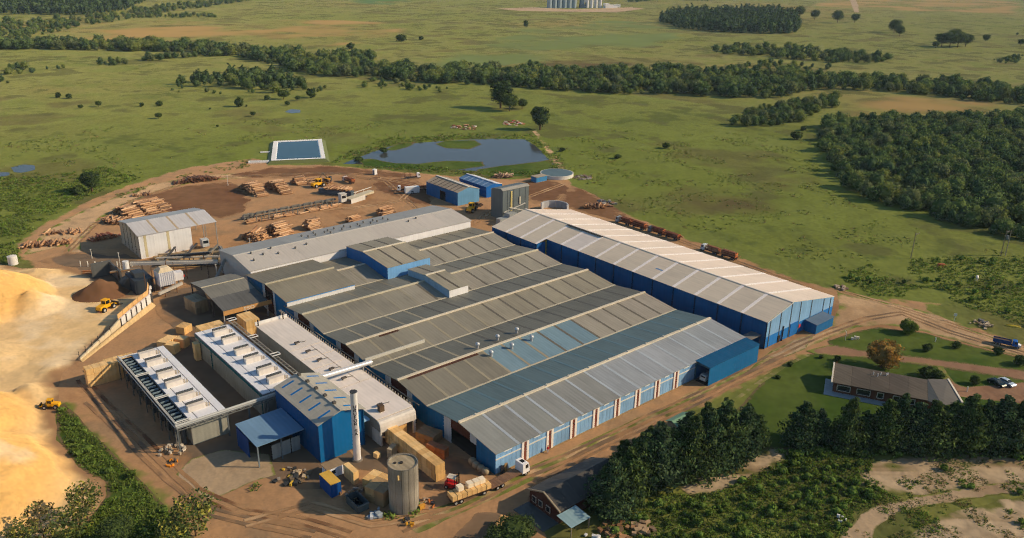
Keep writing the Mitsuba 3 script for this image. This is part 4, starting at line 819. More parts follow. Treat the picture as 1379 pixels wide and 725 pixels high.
part(t, 'walls', MB(lin(60, 128, 180), 0.4).box(164.2, 171.0, 169.8, 173.6, 0.2, 2.6)); part(t, 'roof', MB(lin(160, 150, 130), 0.4).box(164.0, 171.2, 169.6, 173.8, 2.6, 2.8)); part(t, 'base', MB(lin(200, 196, 190), 0.3).box(164.3, 170.9, 169.9, 173.5, 0.0, 0.2))
t = thing('water_tank', 'low round concrete water tank beside the small blue hut', 'tank')
part(t, 'wall', MB(lin(206, 204, 198), 0.4).tube((181.5, 174.0, 0), (181.5, 174.0, 1.7), 8.2, n=40), smooth=40)
d_ = MB(lin(88, 108, 116), 0.4).tube((181.5, 174.0, 1.71), (181.5, 174.0, 1.74), 7.8, n=40); part(t, 'cover', d_)
t = thing('bunker_wall', 'curved grey concrete bunker wall behind the long shed', 'wall')
cx_, cy_ = 139.5, 131.0
for k in range(7):
    a0, a1 = math.radians(-70 + k * 28), math.radians(-70 + (k + 1) * 28 - 1)
    pts = [(cx_ + r_ * math.cos(a), cy_ + r_ * math.sin(a)) for r_, a in ((6.0, a0), (6.0, a1), (5.5, a1), (5.5, a0))]
    m = MB(lin(170, 172, 176), 0.4).hexa([(*p_, 0) for p_ in pts] + [(*p_, 3.0) for p_ in pts]); part(t, 'wall_block', m)

# ---- long low house on the lawn (turned)
def rot_place(o, ang):
    c, s = math.cos(math.radians(ang)), math.sin(math.radians(ang))
    return lambda u, v_, z: (o[0] + c * u - s * v_, o[1] + s * u + c * v_, z)
H2 = thing('long_house', 'long low brick house with grey sloping roof on the lawn', 'house')
pl = rot_place((87.3, -25.6), -63.3)
def rb(u0, u1, v0, v1, z0, z1, col, wear=0.4, pl=pl, m=None, z1b=None):
    m = m or MB(col, wear)
    zb = z1 if z1b is None else z1b
    return m.hexa([pl(u0, v0, z0), pl(u1, v0, z0), pl(u1, v1, z0), pl(u0, v1, z0), pl(u0, v0, z1), pl(u1, v0, z1), pl(u1, v1, zb), pl(u0, v1, zb)], col, wear)
part(H2, 'wall', rb(0.4, 24.0, 0.5, 0.7, 0, 2.85, lin(118, 70, 54)))
part(H2, 'wall', rb(0.4, 0.6, 0.7, 9.6, 0, 2.8, lin(118, 70, 54), z1b=4.2))
part(H2, 'wall', rb(0.6, 24.0, 9.4, 9.6, 0, 3.3, lin(118, 70, 54)))
for k in range(5):
    part(H2, 'roof_panel', rb(0.02 + k * 4.3, 4.28 + k * 4.3, -0.3, 8.0, 2.9, 3.02, tone(lin(94, 86, 76), 0.08), 0.9, z1b=4.5))
    for q in ():
        pass
for k in range(5):
    m = MB(tone(lin(100, 92, 80), 0.05), 0.8); a_, b_ = 0.02 + k * 4.3, 4.28 + k * 4.3
    m.slab(pl(a_, 8.0, 4.5), pl(b_, 8.0, 4.5), pl(b_, 10.2, 3.5), pl(a_, 10.2, 3.5), 0.12); part(H2, 'roof_panel', m)
m = MB(lin(214, 206, 190), 0.3).hexa([pl(-0.35, -0.4, 2.8), pl(0.02, -0.4, 2.8), pl(0.02, 8.0, 4.3), pl(-0.35, 8.0, 4.3), pl(-0.35, -0.4, 3.15), pl(0.02, -0.4, 3.15), pl(0.02, 8.0, 4.68), pl(-0.35, 8.0, 4.68)])
part(H2, 'verge_board', m)
part(H2, 'verge_board', MB(lin(214, 206, 190), 0.3).hexa([pl(-0.35, 8.02, 4.3), pl(0.02, 8.02, 4.3), pl(0.02, 10.3, 3.3), pl(-0.35, 10.3, 3.3), pl(-0.35, 8.02, 4.68), pl(0.02, 8.02, 4.68), pl(0.02, 10.3, 3.65), pl(-0.35, 10.3, 3.65)]))
for u0, u1 in ((1.2, 4.4), (5.8, 9.0), (10.4, 12.0), (14.0, 15.6), (17.4, 19.0)):
    wf = part(H2, 'window', rb(u0, u1, 0.36, 0.5, 0.7, 2.3, lin(206, 196, 184), 0.2))
    part(wf, 'pane', rb(u0 + 0.2, u1 - 0.2, 0.30, 0.36, 0.9, 2.1, DARK, 0), 'glass_dark')
part(H2, 'terrace', rb(-1.6, 24, -2.0, 0.45, 0, 0.14, lin(150, 160, 164), 0.4))
part(H2, 'terrace', rb(-1.6, 0.35, 0.5, 7, 0, 0.14, lin(150, 160, 164), 0.4))
for du, dv in ((10.2, 5.6), (10.9, 6.4), (12.2, 6.6), (12.5, 7.0), (9.2, 6.0)):
    part(H2, 'roof_vent', MB(lin(220, 220, 220), 0.2).tube(pl(du, dv, 3.9), pl(du, dv, 4.9), 0.12, n=6))
# cross wing
part(H2, 'wing_roof', MB(lin(112, 108, 102), 0.5).slab(pl(24.6, -0.6, 2.6), pl(29.0, 2.4, 2.9), pl(26.0, 9.6, 4.9), pl(21.6, 8.4, 4.6), 0.14))
part(H2, 'wing_roof', MB(lin(60, 66, 72), 0.5).slab(pl(21.55, -0.5, 3.0), pl(24.55, -0.6, 2.6), pl(21.55, 8.4, 4.6), pl(21.5, 8.3, 4.6), 0.14))
part(H2, 'verge_board', MB(lin(220, 212, 196), 0.3).hexa([pl(28.9, 2.2, 2.75), pl(29.3, 2.4, 2.75), pl(26.3, 9.8, 4.75), pl(25.9, 9.6, 4.75), pl(28.9, 2.2, 3.05), pl(29.3, 2.4, 3.05), pl(26.3, 9.8, 5.05), pl(25.9, 9.6, 5.05)]))
part(H2, 'wall', rb(22, 26.0, 1.2, 8.0, 0, 2.5, lin(112, 66, 50)))
# ---- brick gabled house in the shade of the conifers
G2 = thing('brick_house', 'dark gabled brick house in the conifer shade by the road', 'house')
x0, x1, y0, y1, e, yr, zr = -0.5, 17.0, -19.6, -11.2, 3.0, -15.4, 4.9
gable_box(G2, x0, x1, y0, y1, 0, e, zr, yr, e, [lin(78, 50, 42)] * 4, 0.5)
roof_plane(G2, (x0 - 0.05, y0 - 0.4, e - 0.05), (x1, y0 - 0.4, e - 0.05), (x1, yr, zr), (x0 - 0.05, yr, zr), 6, lambda i: tone(lin(70, 68, 66), 0.05), None)
roof_plane(G2, (x1, y1 + 0.4, e - 0.05), (x0 - 0.05, y1 + 0.4, e - 0.05), (x0 - 0.05, yr, zr), (x1, yr, zr), 6, lambda i: tone(lin(70, 68, 66), 0.05), None)
for s, yb in ((1, y0 - 0.45), (-1, y1 + 0.45)):
    m = MB(lin(140, 128, 108), 0.3).hexa([(x0 - 0.4, min(yb, yr), (e if yb < yr else zr) - 0.15), (x0 - 0.06, min(yb, yr), (e if yb < yr else zr) - 0.15), (x0 - 0.06, max(yb, yr), (zr if yb < yr else e) - 0.15), (x0 - 0.4, max(yb, yr), (zr if yb < yr else e) - 0.15),
        (x0 - 0.4, min(yb, yr), (e if yb < yr else zr) + 0.12), (x0 - 0.06, min(yb, yr), (e if yb < yr else zr) + 0.12), (x0 - 0.06, max(yb, yr), (zr if yb < yr else e) + 0.12), (x0 - 0.4, max(yb, yr), (zr if yb < yr else e) + 0.12)])
    part(G2, 'verge_board', m)
for ya in (-12.6, -14.4, -16.6):
    wf = part(G2, 'window', MB(lin(170, 160, 150), 0.2).box(x0 - 0.12, x0 - 0.005, ya - 0.6, ya + 0.6, 0.9, 2.3)); part(wf, 'pane', MB(DARK, 0).box(x0 - 0.17, x0 - 0.12, ya - 0.45, ya + 0.45, 1.05, 2.15), 'glass_dark')
part(G2, 'terrace', MB(lin(84, 90, 90), 0.4).box(-4.5, x0, -19.5, -11, 0.0, 0.12))
part(G2, 'porch_roof', MB(lin(130, 158, 166), 0.4).slab((-1.8, -24.2, 2.5), (3.2, -24.2, 2.5), (3.2, -20.2, 2.9), (-1.8, -20.2, 2.9), 0.08))
for x, y in ((-1.6, -24), (3.0, -24)):
    part(G2, 'porch_post', MB(lin(120, 110, 100), 0.3).box(x - 0.08, x + 0.08, y - 0.08, y + 0.08, 0, 2.45))
t = thing('garden_shed', 'small shed with pale green hipped roof among the conifers', 'shed')
part(t, 'walls', MB(lin(150, 140, 120), 0.4).box(41.3, 46.7, -14.0, -11.2, 0, 2.5))
part(t, 'roof', MB(lin(112, 150, 124), 0.3).slab((40.9, -14.5, 2.5), (47.2, -14.5, 2.5), (47.2, -12.6, 3.3), (40.9, -12.6, 3.3), 0.08).slab((47.2, -10.8, 2.5), (40.9, -10.8, 2.5), (40.9, -12.6, 3.3), (47.2, -12.6, 3.3), 0.08))
# ---- far grain silo plant
def silo_row():
    o = np.array([1172.0, 1259.0]); q = np.array([1310.0, 1202.0]); dxy = (q - o) / np.linalg.norm(q - o); nrm = np.array([-dxy[1], dxy[0]])
    ang = math.degrees(math.atan2(dxy[1], dxy[0]))
    for k in range(6):
        c = o + dxy * (8 + k * 11.5)
        t = thing('grain_silo', 'squat far grain silo, ' + ('first', 'second', 'third', 'fourth', 'fifth', 'sixth')[k] + ' from the outer end of the squat row', 'silo', 'squat silos of the far plant')
        part(t, 'drum', MB(lin(140, 158, 170), 0.3).tube((*c, 0), (*c, 17), 5.5, n=20), smooth=40)
        part(t, 'cone_roof', MB(lin(190, 196, 200), 0.3).tube((*c, 17), (*c, 21), 5.6, 0.5, n=20), smooth=40)
    for k in range(4):
        c = o + dxy * (97 + k * 10.5) + nrm * 2
        t = thing('grain_silo', 'tall bright far silo, ' + ('first', 'second', 'third', 'fourth')[k] + ' beyond the elevator tower', 'silo', 'tall silos of the far plant')
        part(t, 'drum', MB(lin(200, 202, 206), 0.3).tube((*c, 0), (*c, 22), 4.2, n=20), smooth=40)
        part(t, 'cone_roof', MB(lin(214, 214, 216), 0.3).tube((*c, 22), (*c, 26), 4.3, 0.5, n=20), smooth=40)
    t = thing('elevator_tower', 'blue-grey elevator tower between the far silo rows', 'tower')
    c = o + dxy * 84
    part(t, 'shaft', MB(lin(70, 96, 120), 0.3).rbox((*c, 0), (8, 8, 24), ang)); part(t, 'head', MB(lin(150, 160, 170), 0.3).rbox((*(c + dxy * 6), 12), (6, 5, 12), ang)); part(t, 'base', MB(lin(60, 80, 100), 0.3).rbox((*(c - nrm * 4), 0), (14, 6, 8), ang))
    t = thing('far_warehouse', 'low white stepped warehouse beside the far silos', 'warehouse')
    for k, (u, L, h) in enumerate(((143, 9, 10), (152, 10, 7), (162, 10, 4.5))):
        part(t, 'hall', MB(lin(226, 226, 228), 0.2).rbox((*(o + dxy * u), 0), (L, 14, h), ang))
    t = thing('far_warehouse', 'small lone white shed right of the far silos', 'warehouse')
    part(t, 'hall', MB(lin(206, 210, 214), 0.2).rbox((*(o + dxy * 182 + nrm * 30), 0), (16, 8, 5), ang)); part(t, 'roof', MB(lin(226, 228, 230), 0.2).rbox((*(o + dxy * 182 + nrm * 30), 5.0), (17, 9, 0.6), ang))
silo_row()
sheet('plant_yard', [(1050, 1281), (1167, 1290), (1189, 1195), (1385, 1202), (1369, 1148), (1205, 1082), (1118, 1145), (1047, 1202)], 0.2, 5, 'dirt_ground', 8.0, 2.0, 20.0, 40, 'pale yard in front of the distant silos')

LD = thing('log_deck', 'tan floored log deck with dark steel beams before the tall white shed', 'machinery')
part(LD, 'floor', MB(lin(176, 146, 104), 0.8).hexa([(-13, 160, 0.3), (8, 150, 0.3), (11, 170, 0.3), (-12, 173.5, 0.3), (-13, 160, 0.9), (8, 150, 0.9), (11, 170, 0.9), (-12, 173.5, 0.9)]))
for (a, b, z, c) in (((-12, 162), (-4, 174), 2.2, lin(56, 58, 62)), ((-6, 160), (3, 172), 2.6, lin(64, 64, 66)), ((0, 157), (9, 168), 2.0, lin(120, 116, 108)), ((-13, 166), (7, 153), 2.4, lin(196, 190, 178)), ((-11, 171), (9, 160), 1.8, lin(170, 150, 120)), ((-12, 158), (6, 147), 1.6, lin(80, 76, 70)), ((3, 153), (10, 150), 3.0, lin(150, 146, 138)), ((2.5, 141.5), (4.5, 150), 4.6, lin(130, 126, 118))):
    beam(LD, 'beam', (*a, z), (*b, z), 0.6, 0.45, c, 0.5)
    for q in (a, b, ((a[0] + b[0]) / 2, (a[1] + b[1]) / 2)): part(LD, 'leg', MB(lin(90, 78, 66), 0.5).box(q[0] - 0.12, q[0] + 0.12, q[1] - 0.12, q[1] + 0.12, 0, z))
part(LD, 'cabin', MB(lin(180, 186, 190), 0.4).box(5.0, 7.4, 172, 174.4, 0.9, 3.6)); part(LD, 'cabin_window', MB(DARK, 0).box(5.3, 7.1, 171.93, 171.99, 2.2, 3.2), 'glass_dark')

# ------------------------------------------------------------------ things in the yards
LOG_C = [lin(188, 146, 106), lin(166, 124, 88), lin(204, 166, 128), lin(134, 96, 68), lin(112, 84, 62), lin(178, 136, 98)]
LOG_R = [lin(150, 88, 58), lin(122, 72, 50), lin(168, 104, 70)]
NTH = ('first', 'second', 'third', 'fourth', 'fifth', 'sixth', 'seventh', 'eighth')
BARK = lin(92, 62, 46)
def logs_mb(L, Wd, h, r=0.22, seed=0, cols=LOG_C, messy=0.0, tri=False):
    """Stacked logs lying along x, centred, W wide in y, h high."""
    g = np.random.default_rng(seed); m = MB(cols[0], 0.4)
    rows = max(1, int(h / (1.75 * r)))
    for j in range(rows):
        w = Wd * (1 - (j / rows) * (0.75 if tri else 0.25))
        n = max(1, int(w / (2 * r)))
        for i in range(n):
            y = -w / 2 + (i + 0.5) * w / n + g.normal(0, 0.03)
            z = r + j * 1.75 * r + abs(g.normal(0, 0.05))
            s = g.normal(0, 0.06 * L) if messy == 0 else g.normal(0, 0.12 * L)
            a = g.normal(0, 0.03 + messy); b = g.normal(0, messy * 0.25)
            l2 = L * g.uniform(0.85, 1.05) / 2
            d = np.array([math.cos(a) * math.cos(b), math.sin(a) * math.cos(b), math.sin(b)])
            c = np.array([s, y, z + abs(b) * l2])
            rr = r * g.uniform(0.75, 1.2)
            m.tube(c - d * l2, c + d * l2, rr * 1.05, rr * 0.9, 6, col=cols[g.integers(len(cols))])
    return m
def log_pile(label, x, y, rz, L, Wd, h, r=0.3, seed=0, group='log piles in the log yard', cols=LOG_C, messy=0.05, tri=True):
    t = thing('log_pile', label, 'log pile', group)
    part(t, 'logs', logs_mb(L, Wd, h, r, seed, cols, messy, tri).move((x, y, 0.05), rz), stuff=True)
    return t
log_pile('long log pile nearest the haul road bend, first of two side by side', 51.5, 234.5, 0, 5.0, 21, 4.0, 0.28, 1)
log_pile('long log pile with pale logs, second of two side by side', 61.8, 231, 0, 5.0, 20, 4.0, 0.28, 2)
log_pile('short log pile left of the yellow log loader', 74.0, 235.0, 0, 5, 7, 3.6, 0.28, 3)
log_pile('small low log pile between short pile and yellow loader', 78.5, 233.0, 0, 4, 5, 2.2, 0.28, 4)
log_pile('messy log heap at the white shed corner end of the row', 25.0, 172.5, 30, 6, 9, 3.4, 0.30, 5, messy=0.3)
log_pile('tall log pile second in the row behind the white shed roof', 34.8, 172.6, 8, 6, 10, 4.2, 0.30, 6, messy=0.12)
log_pile('log pile third in the row behind the white shed roof', 47.5, 171.0, 8, 5, 7, 4.0, 0.30, 7, messy=0.12)
log_pile('low log pile fourth in the row behind the white shed roof', 64.0, 168.0, 10, 5, 5, 3.0, 0.30, 8, messy=0.15)
log_pile('log pile last in the row, close to the white shed end', 80.0, 169.5, 10, 6, 6, 3.6, 0.30, 9, messy=0.15)
log_pile('log pile behind the tall white shed, leftmost of three', -2.0, 233.0, 12, 6, 16, 3.6, 0.3, 10, messy=0.08)
log_pile('log pile behind the tall white shed, middle of three', 4.0, 234.0, 12, 5, 17, 3.8, 0.3, 11, messy=0.08)
log_pile('log pile behind the tall white shed, rightmost of three', 9.5, 236.0, 12, 5, 17, 3.6, 0.3, 12, messy=0.1)
log_pile('loose pale log heap in front of the three piles', -9.5, 224.0, 40, 6, 9, 1.8, 0.3, 13, messy=0.4, tri=False)
log_pile('orange row of logs along the shed shadow', -19.0, 206.2, 90, 4, 10, 1.8, 0.3, 14, cols=LOG_R + LOG_C[:2], messy=0.2)
log_pile('flat spread of logs inside the left road bend', -37.0, 211.0, 70, 5, 16, 1.1, 0.3, 15, messy=0.25, tri=False)
log_pile('scattered logs lying at the far left of the bend', -29.0, 222.0, 60, 5, 12, 0.8, 0.3, 16, messy=0.4, tri=False)
log_pile('long dark log heap beyond the haul road', 38.5, 267.0, 80, 5, 21, 2.4, 0.3, 17, cols=[lin(120, 84, 60), lin(140, 98, 70), lin(96, 66, 48)], messy=0.25)
log_pile('small pale log scatter on the haul road verge', 10.5, 258.0, 80, 4, 7, 0.9, 0.3, 18, messy=0.3, tri=False)
log_pile('broken log heap beside the rusty earth dump', (156.5, 124.0)[0], (156.5, 124.0)[1], 60, 4, 9, 1.6, 0.28, 19, messy=0.5, tri=False)
log_pile('grey timber scraps behind the small blue hut', (158.5, 187.5)[0], (158.5, 187.5)[1], 60, 4, 9, 1.5, 0.28, 20, cols=[lin(190, 160, 130), lin(150, 120, 100)], messy=0.5, tri=False)

# log sorting line: bins with steel frames
for k in range(8):
    x = 30.5 + k * 5.2
    t = thing('sorting_bin', f'steel framed log bin, {NTH[k]} from the pickup end of the sorting line' if 0 < k < 7 else ('log bin at the open end of the sorting line' if k == 0 else 'log bin next to the sorting cabin'), 'log bin', 'log bins of the sorting line')
    part(t, 'frame', MB(lin(120, 118, 112), 0.4).box(x - 0.15, x + 0.15, 190.6, 190.9, 0, 2.6).box(x - 0.15, x + 0.15, 195.0, 195.3, 0, 2.8).box(x + 3.0, x + 3.3, 190.6, 190.9, 0, 2.6).box(x + 3.0, x + 3.3, 195.0, 195.3, 0, 2.8).box(x - 0.15, x + 3.3, 195.3, 195.6, 2.4, 2.9).box(x - 0.15, x + 4.8, 195.7, 196.8, 1.6, 2.2))
    part(t, 'logs', logs_mb(4.6, 2.6, 1.7 if k not in (1, 4) else 0.7, 0.25, 30 + k, LOG_C, 0.05, False).move((x + 1.6, 191.6, 0.1), 0 if k % 2 else 4), stuff=True)
t = thing('sorting_cabin', 'pale grey cabin and deck at the end of the log sorting line', 'machine')
part(t, 'cabin', MB(lin(206, 206, 204), 0.3).box(73.0, 75.6, 193.4, 196.0, 0.8, 4.2)); part(t, 'cabin_roof', MB(lin(196, 192, 184), 0.3).box(72.8, 75.8, 193.2, 196.2, 4.2, 4.4)); part(t, 'window', MB(DARK, 0).box(73.4, 75.2, 193.32, 193.39, 2.5, 3.6), 'glass_dark')
part(t, 'deck', MB(lin(196, 186, 160), 0.4).hexa([(76.5, 191.5, 1.6), (90.5, 195.5, 1.6), (90.0, 198.5, 1.6), (76.0, 195.5, 1.6), (76.5, 191.5, 2.0), (90.5, 195.5, 2.6), (90.0, 198.5, 2.6), (76.0, 195.5, 2.0)]))
part(t, 'side_skirt', MB(lin(210, 208, 204), 0.3).hexa([(76.5, 191.3, 0), (85, 193.8, 0), (85, 193.9, 0), (76.5, 191.45, 0), (76.5, 191.3, 1.9), (85, 193.8, 2.2), (85, 193.9, 2.2), (76.5, 191.45, 1.9)]))
part(t, 'railing', MB(lin(214, 212, 206), 0.2).tube((80, 195, 3.6), (91, 198.6, 3.6), 0.14, n=6).tube((80, 195, 2.0), (82, 195.8, 3.6), 0.1, n=6).tube((86, 197, 2.2), (86, 197, 3.6), 0.1, n=6))
part(t, 'infeed_deck', MB(lin(70, 84, 96), 0.4).hexa([(73, 214, 0.2), (82, 201, 0.2), (84.5, 202.5, 0.2), (75.5, 215.5, 0.2), (73, 214, 2.4), (82, 201, 2.2), (84.5, 202.5, 2.2), (75.5, 215.5, 2.4)]))
part(t, 'logs', logs_mb(5.0, 13, 1.2, 0.26, 55, LOG_C, 0.1, False).move((80.0, 208.6, 2.2), 35), stuff=True)

# ---- vehicles (built along +x, nose at +x)
RUB = lin(34, 34, 36)
def wheel(t, x, y, z, r, w, seen=True):
    k = part(t, 'wheel', MB(RUB, 0.3).tube((x, y - w / 2, z), (x, y + w / 2, z), r, n=14))
    part(k, 'rim', MB(lin(170, 170, 172), 0.2).tube((x, y - w / 2 - 0.02, z), (x, y + w / 2 + 0.02, z), r * 0.52, n=10))
def finish(t, x, y, rz, s=1.0):
    to = place(x, y, rz, s, 0.06)
    for q in [q for q in scene if q.startswith(t + '__')]:
        scene[q]['to_world'] = to
def cab(t, x, w, h, col, z0=0.75, L=1.9):
    p_ = [(0, z0), (L, z0), (L + 0.02, z0 + 0.9), (L - 0.28, h - 0.12), (L - 0.45, h), (0.05, h)]
    m = trimesh.creation.extrude_polygon(Polygon(p_), w, engine='earcut')
    c = part(t, 'cab', MB(col, 0.2).raw(m.vertices[:, [0, 2, 1]] * [1, -1, 1] + [x, w / 2, 0], m.faces))
    part(c, 'windscreen', MB(DARK, 0).hexa([(x + L + 0.03, -w / 2 + 0.15, z0 + 1.0), (x + L + 0.05, -w / 2 + 0.15, z0 + 1.0), (x + L + 0.05, w / 2 - 0.15, z0 + 1.0), (x + L + 0.03, w / 2 - 0.15, z0 + 1.0), (x + L - 0.24, -w / 2 + 0.2, h - 0.2), (x + L - 0.2, -w / 2 + 0.2, h - 0.2), (x + L - 0.2, w / 2 - 0.2, h - 0.2), (x + L - 0.24, w / 2 - 0.2, h - 0.2)]), 'glass_dark')
    for s in (-1, 1):
        part(c, 'side_window', MB(DARK, 0).box(x + 0.8, x + L - 0.35, s * (w / 2 + 0.015) - 0.012, s * (w / 2 + 0.015) + 0.012, z0 + 1.05, h - 0.35), 'glass_dark')
        part(c, 'headlight', MB(lin(230, 230, 225), 0).box(x + L, x + L + 0.05, s * (w / 2 - 0.3) - 0.18, s * (w / 2 - 0.3) + 0.18, z0 + 0.15, z0 + 0.4))
    part(c, 'bumper', MB(lin(90, 92, 96), 0.3).box(x + L - 0.1, x + L + 0.12, -w / 2, w / 2, 0.4, z0 + 0.05))
    return c
def log_truck(label, x, y, rz, col, loads, cols=LOG_R, group='loaded log trucks', trailer=True):
    t = thing('log_truck', label, 'truck', group)
    cab(t, 3.2, 2.5, 3.1, col)
    part(t, 'chassis', MB(lin(60, 58, 58), 0.4).box(-4.2, 3.4, -0.45, 0.45, 0.7, 1.05))
    for xx in (4.2, -1.6, -2.9):
        for s in (-1, 1): wheel(t, xx, s * 1.0, 0.5, 0.5, 0.36)
    def bunk(xa, xb):
        for xx in (xa, (xa + xb) / 2, xb):
            m = MB(lin(120, 70, 50), 0.4)
            m.box(xx - 0.08, xx + 0.08, -1.25, 1.25, 1.05, 1.25)
            for s in (-1, 1): m.box(xx - 0.08, xx + 0.08, s * 1.2 - 0.06, s * 1.2 + 0.06, 1.25, 3.3)
            part(t, 'stake', m)
    def load(xa, xb, h, sd):
        part(t, 'logs', logs_mb(xb - xa - 0.2, 2.25, h, 0.17, sd, cols, 0.01, False).move(((xa + xb) / 2, 0, 1.25)), stuff=True)
        part(t, 'butt_ends', MB(lin(206, 120, 72), 0.8).box(xa - 0.10, xa - 0.02, -1.1, 1.1, 1.35, 1.25 + h * 0.92))
    bunk(-3.9, 2.6)
    if loads[0]: load(-3.9, 2.6, loads[0], 1 + int(x))
    if trailer:
        part(t, 'trailer_chassis', MB(lin(60, 58, 58), 0.4).box(-13.0, -5.0, -0.45, 0.45, 0.7, 1.05).box(-5.0, -4.0, -0.1, 0.1, 0.75, 0.9))
        for xx in (-6.4, -11.0, -12.2):
            for s in (-1, 1): wheel(t, xx, s * 1.0, 0.5, 0.5, 0.36)
        bunk(-12.7, -5.6)
        if loads[1]: load(-12.7, -5.6, loads[1], 2 + int(y))
    finish(t, x, y, rz, 0.82)
    return t
log_truck('red log truck and trailer behind the long shed, farthest of three on the track', 149.6, 100.0, 92, lin(160, 170, 176), (2.2, 2.2))
log_truck('log truck with red load on the track behind the long shed, middle of three', 150.2, 83.5, 90, lin(110, 130, 140), (2.2, 2.0))
log_truck('log truck with pale load end on the track, nearest of three to the shed corner', 149.3, 57.0, 92, lin(196, 206, 212), (1.8, 2.2), cols=LOG_C[:2] + LOG_R[:1])
log_truck('white log truck with orange load parked before the blue shed', 107.0, 194.5, 147, lin(232, 232, 234), (1.6, 2.0), cols=LOG_R + LOG_C[:2])
log_truck('log truck with reddish white cab beside the log deck', 93.4, 222.5, 95, lin(214, 196, 190), (1.8, 0), trailer=False, cols=LOG_R + LOG_C[:2])
log_truck('empty white cabbed log truck by the lake side of the yard', 121.5, 212.3, -25, lin(236, 236, 238), (0, 0), trailer=False)
log_truck('white cabbed truck peeping out behind the tan roofed shed', 120.0, 189.5, -70, lin(232, 234, 238), (0, 0), trailer=False)
t = thing('container', 'white box container beside the white log truck', 'container')
part(t, 'box', MB(lin(220, 224, 228), 0.3).box(-3.2, 3.2, -1.25, 1.25, 0.3, 3.0)); part(t, 'door', MB(lin(90, 100, 104), 0.3).box(-0.6, 0.5, -1.3, -1.255, 0.5, 1.3)); part(t, 'corner_post', MB(lin(150, 152, 156), 0.3).box(3.21, 3.3, -1.25, 1.25, 0.3, 3.0)); part(t, 'skid', MB(lin(80, 80, 82), 0.3).box(-3, 3, -1, 1, 0, 0.3)); finish(t, 107.0, 190.2, -20)
t = thing('portable_toilet', 'small white cubicle alone at the back of the log yard', 'cubicle')
part(t, 'body', MB(lin(228, 228, 230), 0.2).box(-0.8, 0.8, -0.8, 0.8, 0.05, 2.5)); part(t, 'door', MB(lin(120, 124, 130), 0.2).box(-0.85, -0.805, -0.45, 0.45, 0.1, 2.1)); part(t, 'roof', MB(lin(236, 236, 236), 0.2).box(-0.9, 0.9, -0.9, 0.9, 2.5, 2.66)); finish(t, 111.3, 229.0, 10)

def loader(label, x, y, rz, s=1.0, load=None, boom=True):
    t = thing('wheel_loader', label, 'loader')
    Y = lin(232, 172, 28)
    part(t, 'engine_hood', MB(Y, 0.3).hexa([(-3.0, -1.0, 0.9), (-0.6, -1.0, 0.9), (-0.6, 1.0, 0.9), (-3.0, 1.0, 0.9), (-2.9, -0.9, 1.9), (-0.6, -0.9, 2.2), (-0.6, 0.9, 2.2), (-2.9, 0.9, 1.9)]))
    c = part(t, 'cab', MB(Y, 0.3).box(-0.75, 0.95, -0.85, 0.85, 1.0, 2.0).box(-0.85, 1.05, -0.95, 0.95, 3.15, 3.35).box(-0.75, -0.6, -0.85, -0.7, 2.0, 3.15).box(-0.75, -0.6, 0.7, 0.85, 2.0, 3.15).box(0.8, 0.95, -0.85, -0.7, 2.0, 3.15).box(0.8, 0.95, 0.7, 0.85, 2.0, 3.15))
    part(c, 'glass', MB(DARK, 0).box(-0.62, 0.82, -0.72, 0.72, 2.01, 3.14), 'glass_dark')
    part(t, 'front_frame', MB(lin(60, 58, 52), 0.4).box(0.8, 2.4, -0.7, 0.7, 0.7, 1.4))
    part(t, 'lift_arm', MB(Y, 0.3).hexa([(1.2, -0.75, 1.3), (3.6, -0.75, 0.6), (3.6, -0.5, 0.6), (1.2, -0.5, 1.3), (1.2, -0.75, 1.75), (3.6, -0.75, 1.0), (3.6, -0.5, 1.0), (1.2, -0.5, 1.75)]).hexa([(1.2, 0.5, 1.3), (3.6, 0.5, 0.6), (3.6, 0.75, 0.6), (1.2, 0.75, 1.3), (1.2, 0.5, 1.75), (3.6, 0.5, 1.0), (3.6, 0.75, 1.0), (1.2, 0.75, 1.75)]))
    if load == 'logs':
        part(t, 'logs', logs_mb(4.5, 2.0, 1.4, 0.2, 77, LOG_C, 0.1, False).move((4.3, 0, 1.0), 90), stuff=True)
        part(t, 'grapple', MB(lin(70, 60, 50), 0.4).box(3.6, 3.8, -1.2, 1.2, 0.5, 2.6))
    else:
        b = [(3.5, 0.35), (4.9, 0.2), (4.9, 0.3), (3.75, 0.45), (3.7, 1.5), (3.4, 1.5)]
        m = trimesh.creation.extrude_polygon(Polygon(b), 2.9, engine='earcut')
        part(t, 'bucket', MB(lin(70, 62, 52), 0.5).raw(m.vertices[:, [0, 2, 1]] * [1, -1, 1] + [0, 1.45, 0], m.faces))
    for xx in (-1.9, 1.7):
        for q in (-1, 1): wheel(t, xx, q * 1.15, 0.8, 0.8, 0.55)
    finish(t, x, y, rz, s)
    return t
loader('yellow wheel loader pushing bark on the sawdust ground', -37.4, 137.0, 30)
loader('yellow loader seen from behind below the golden sawdust heap', -63.8, 85.6, 145, 0.68)
loader('yellow log loader parked by the long log piles', 78.6, 224.6, 10, 1.15, 'logs')
loader('yellow loader carrying logs before the tan roofed blue shed', 111.0, 151.5, 30, 1.1, 'logs')
t = thing('log_crane', 'dark log crane with raised folded boom behind the log loader', 'crane')
part(t, 'undercarriage', MB(lin(66, 62, 56), 0.4).box(-1.6, 1.6, -1.2, 1.2, 0.2, 1.0)); part(t, 'house', MB(lin(196, 140, 40), 0.4).box(-1.8, 0.6, -1.1, 1.1, 1.0, 2.3)); part(t, 'cab', MB(lin(70, 74, 78), 0.3).box(0.6, 1.8, -1.0, 0.1, 1.0, 2.9)); part(t, 'boom', MB(lin(90, 86, 78), 0.4).hexa([(0.6, 0.2, 1.6), (1.0, 0.2, 1.6), (1.0, 0.6, 1.6), (0.6, 0.6, 1.6), (-2.8, 0.2, 5.2), (-2.3, 0.2, 5.2), (-2.3, 0.6, 5.2), (-2.8, 0.6, 5.2)]))
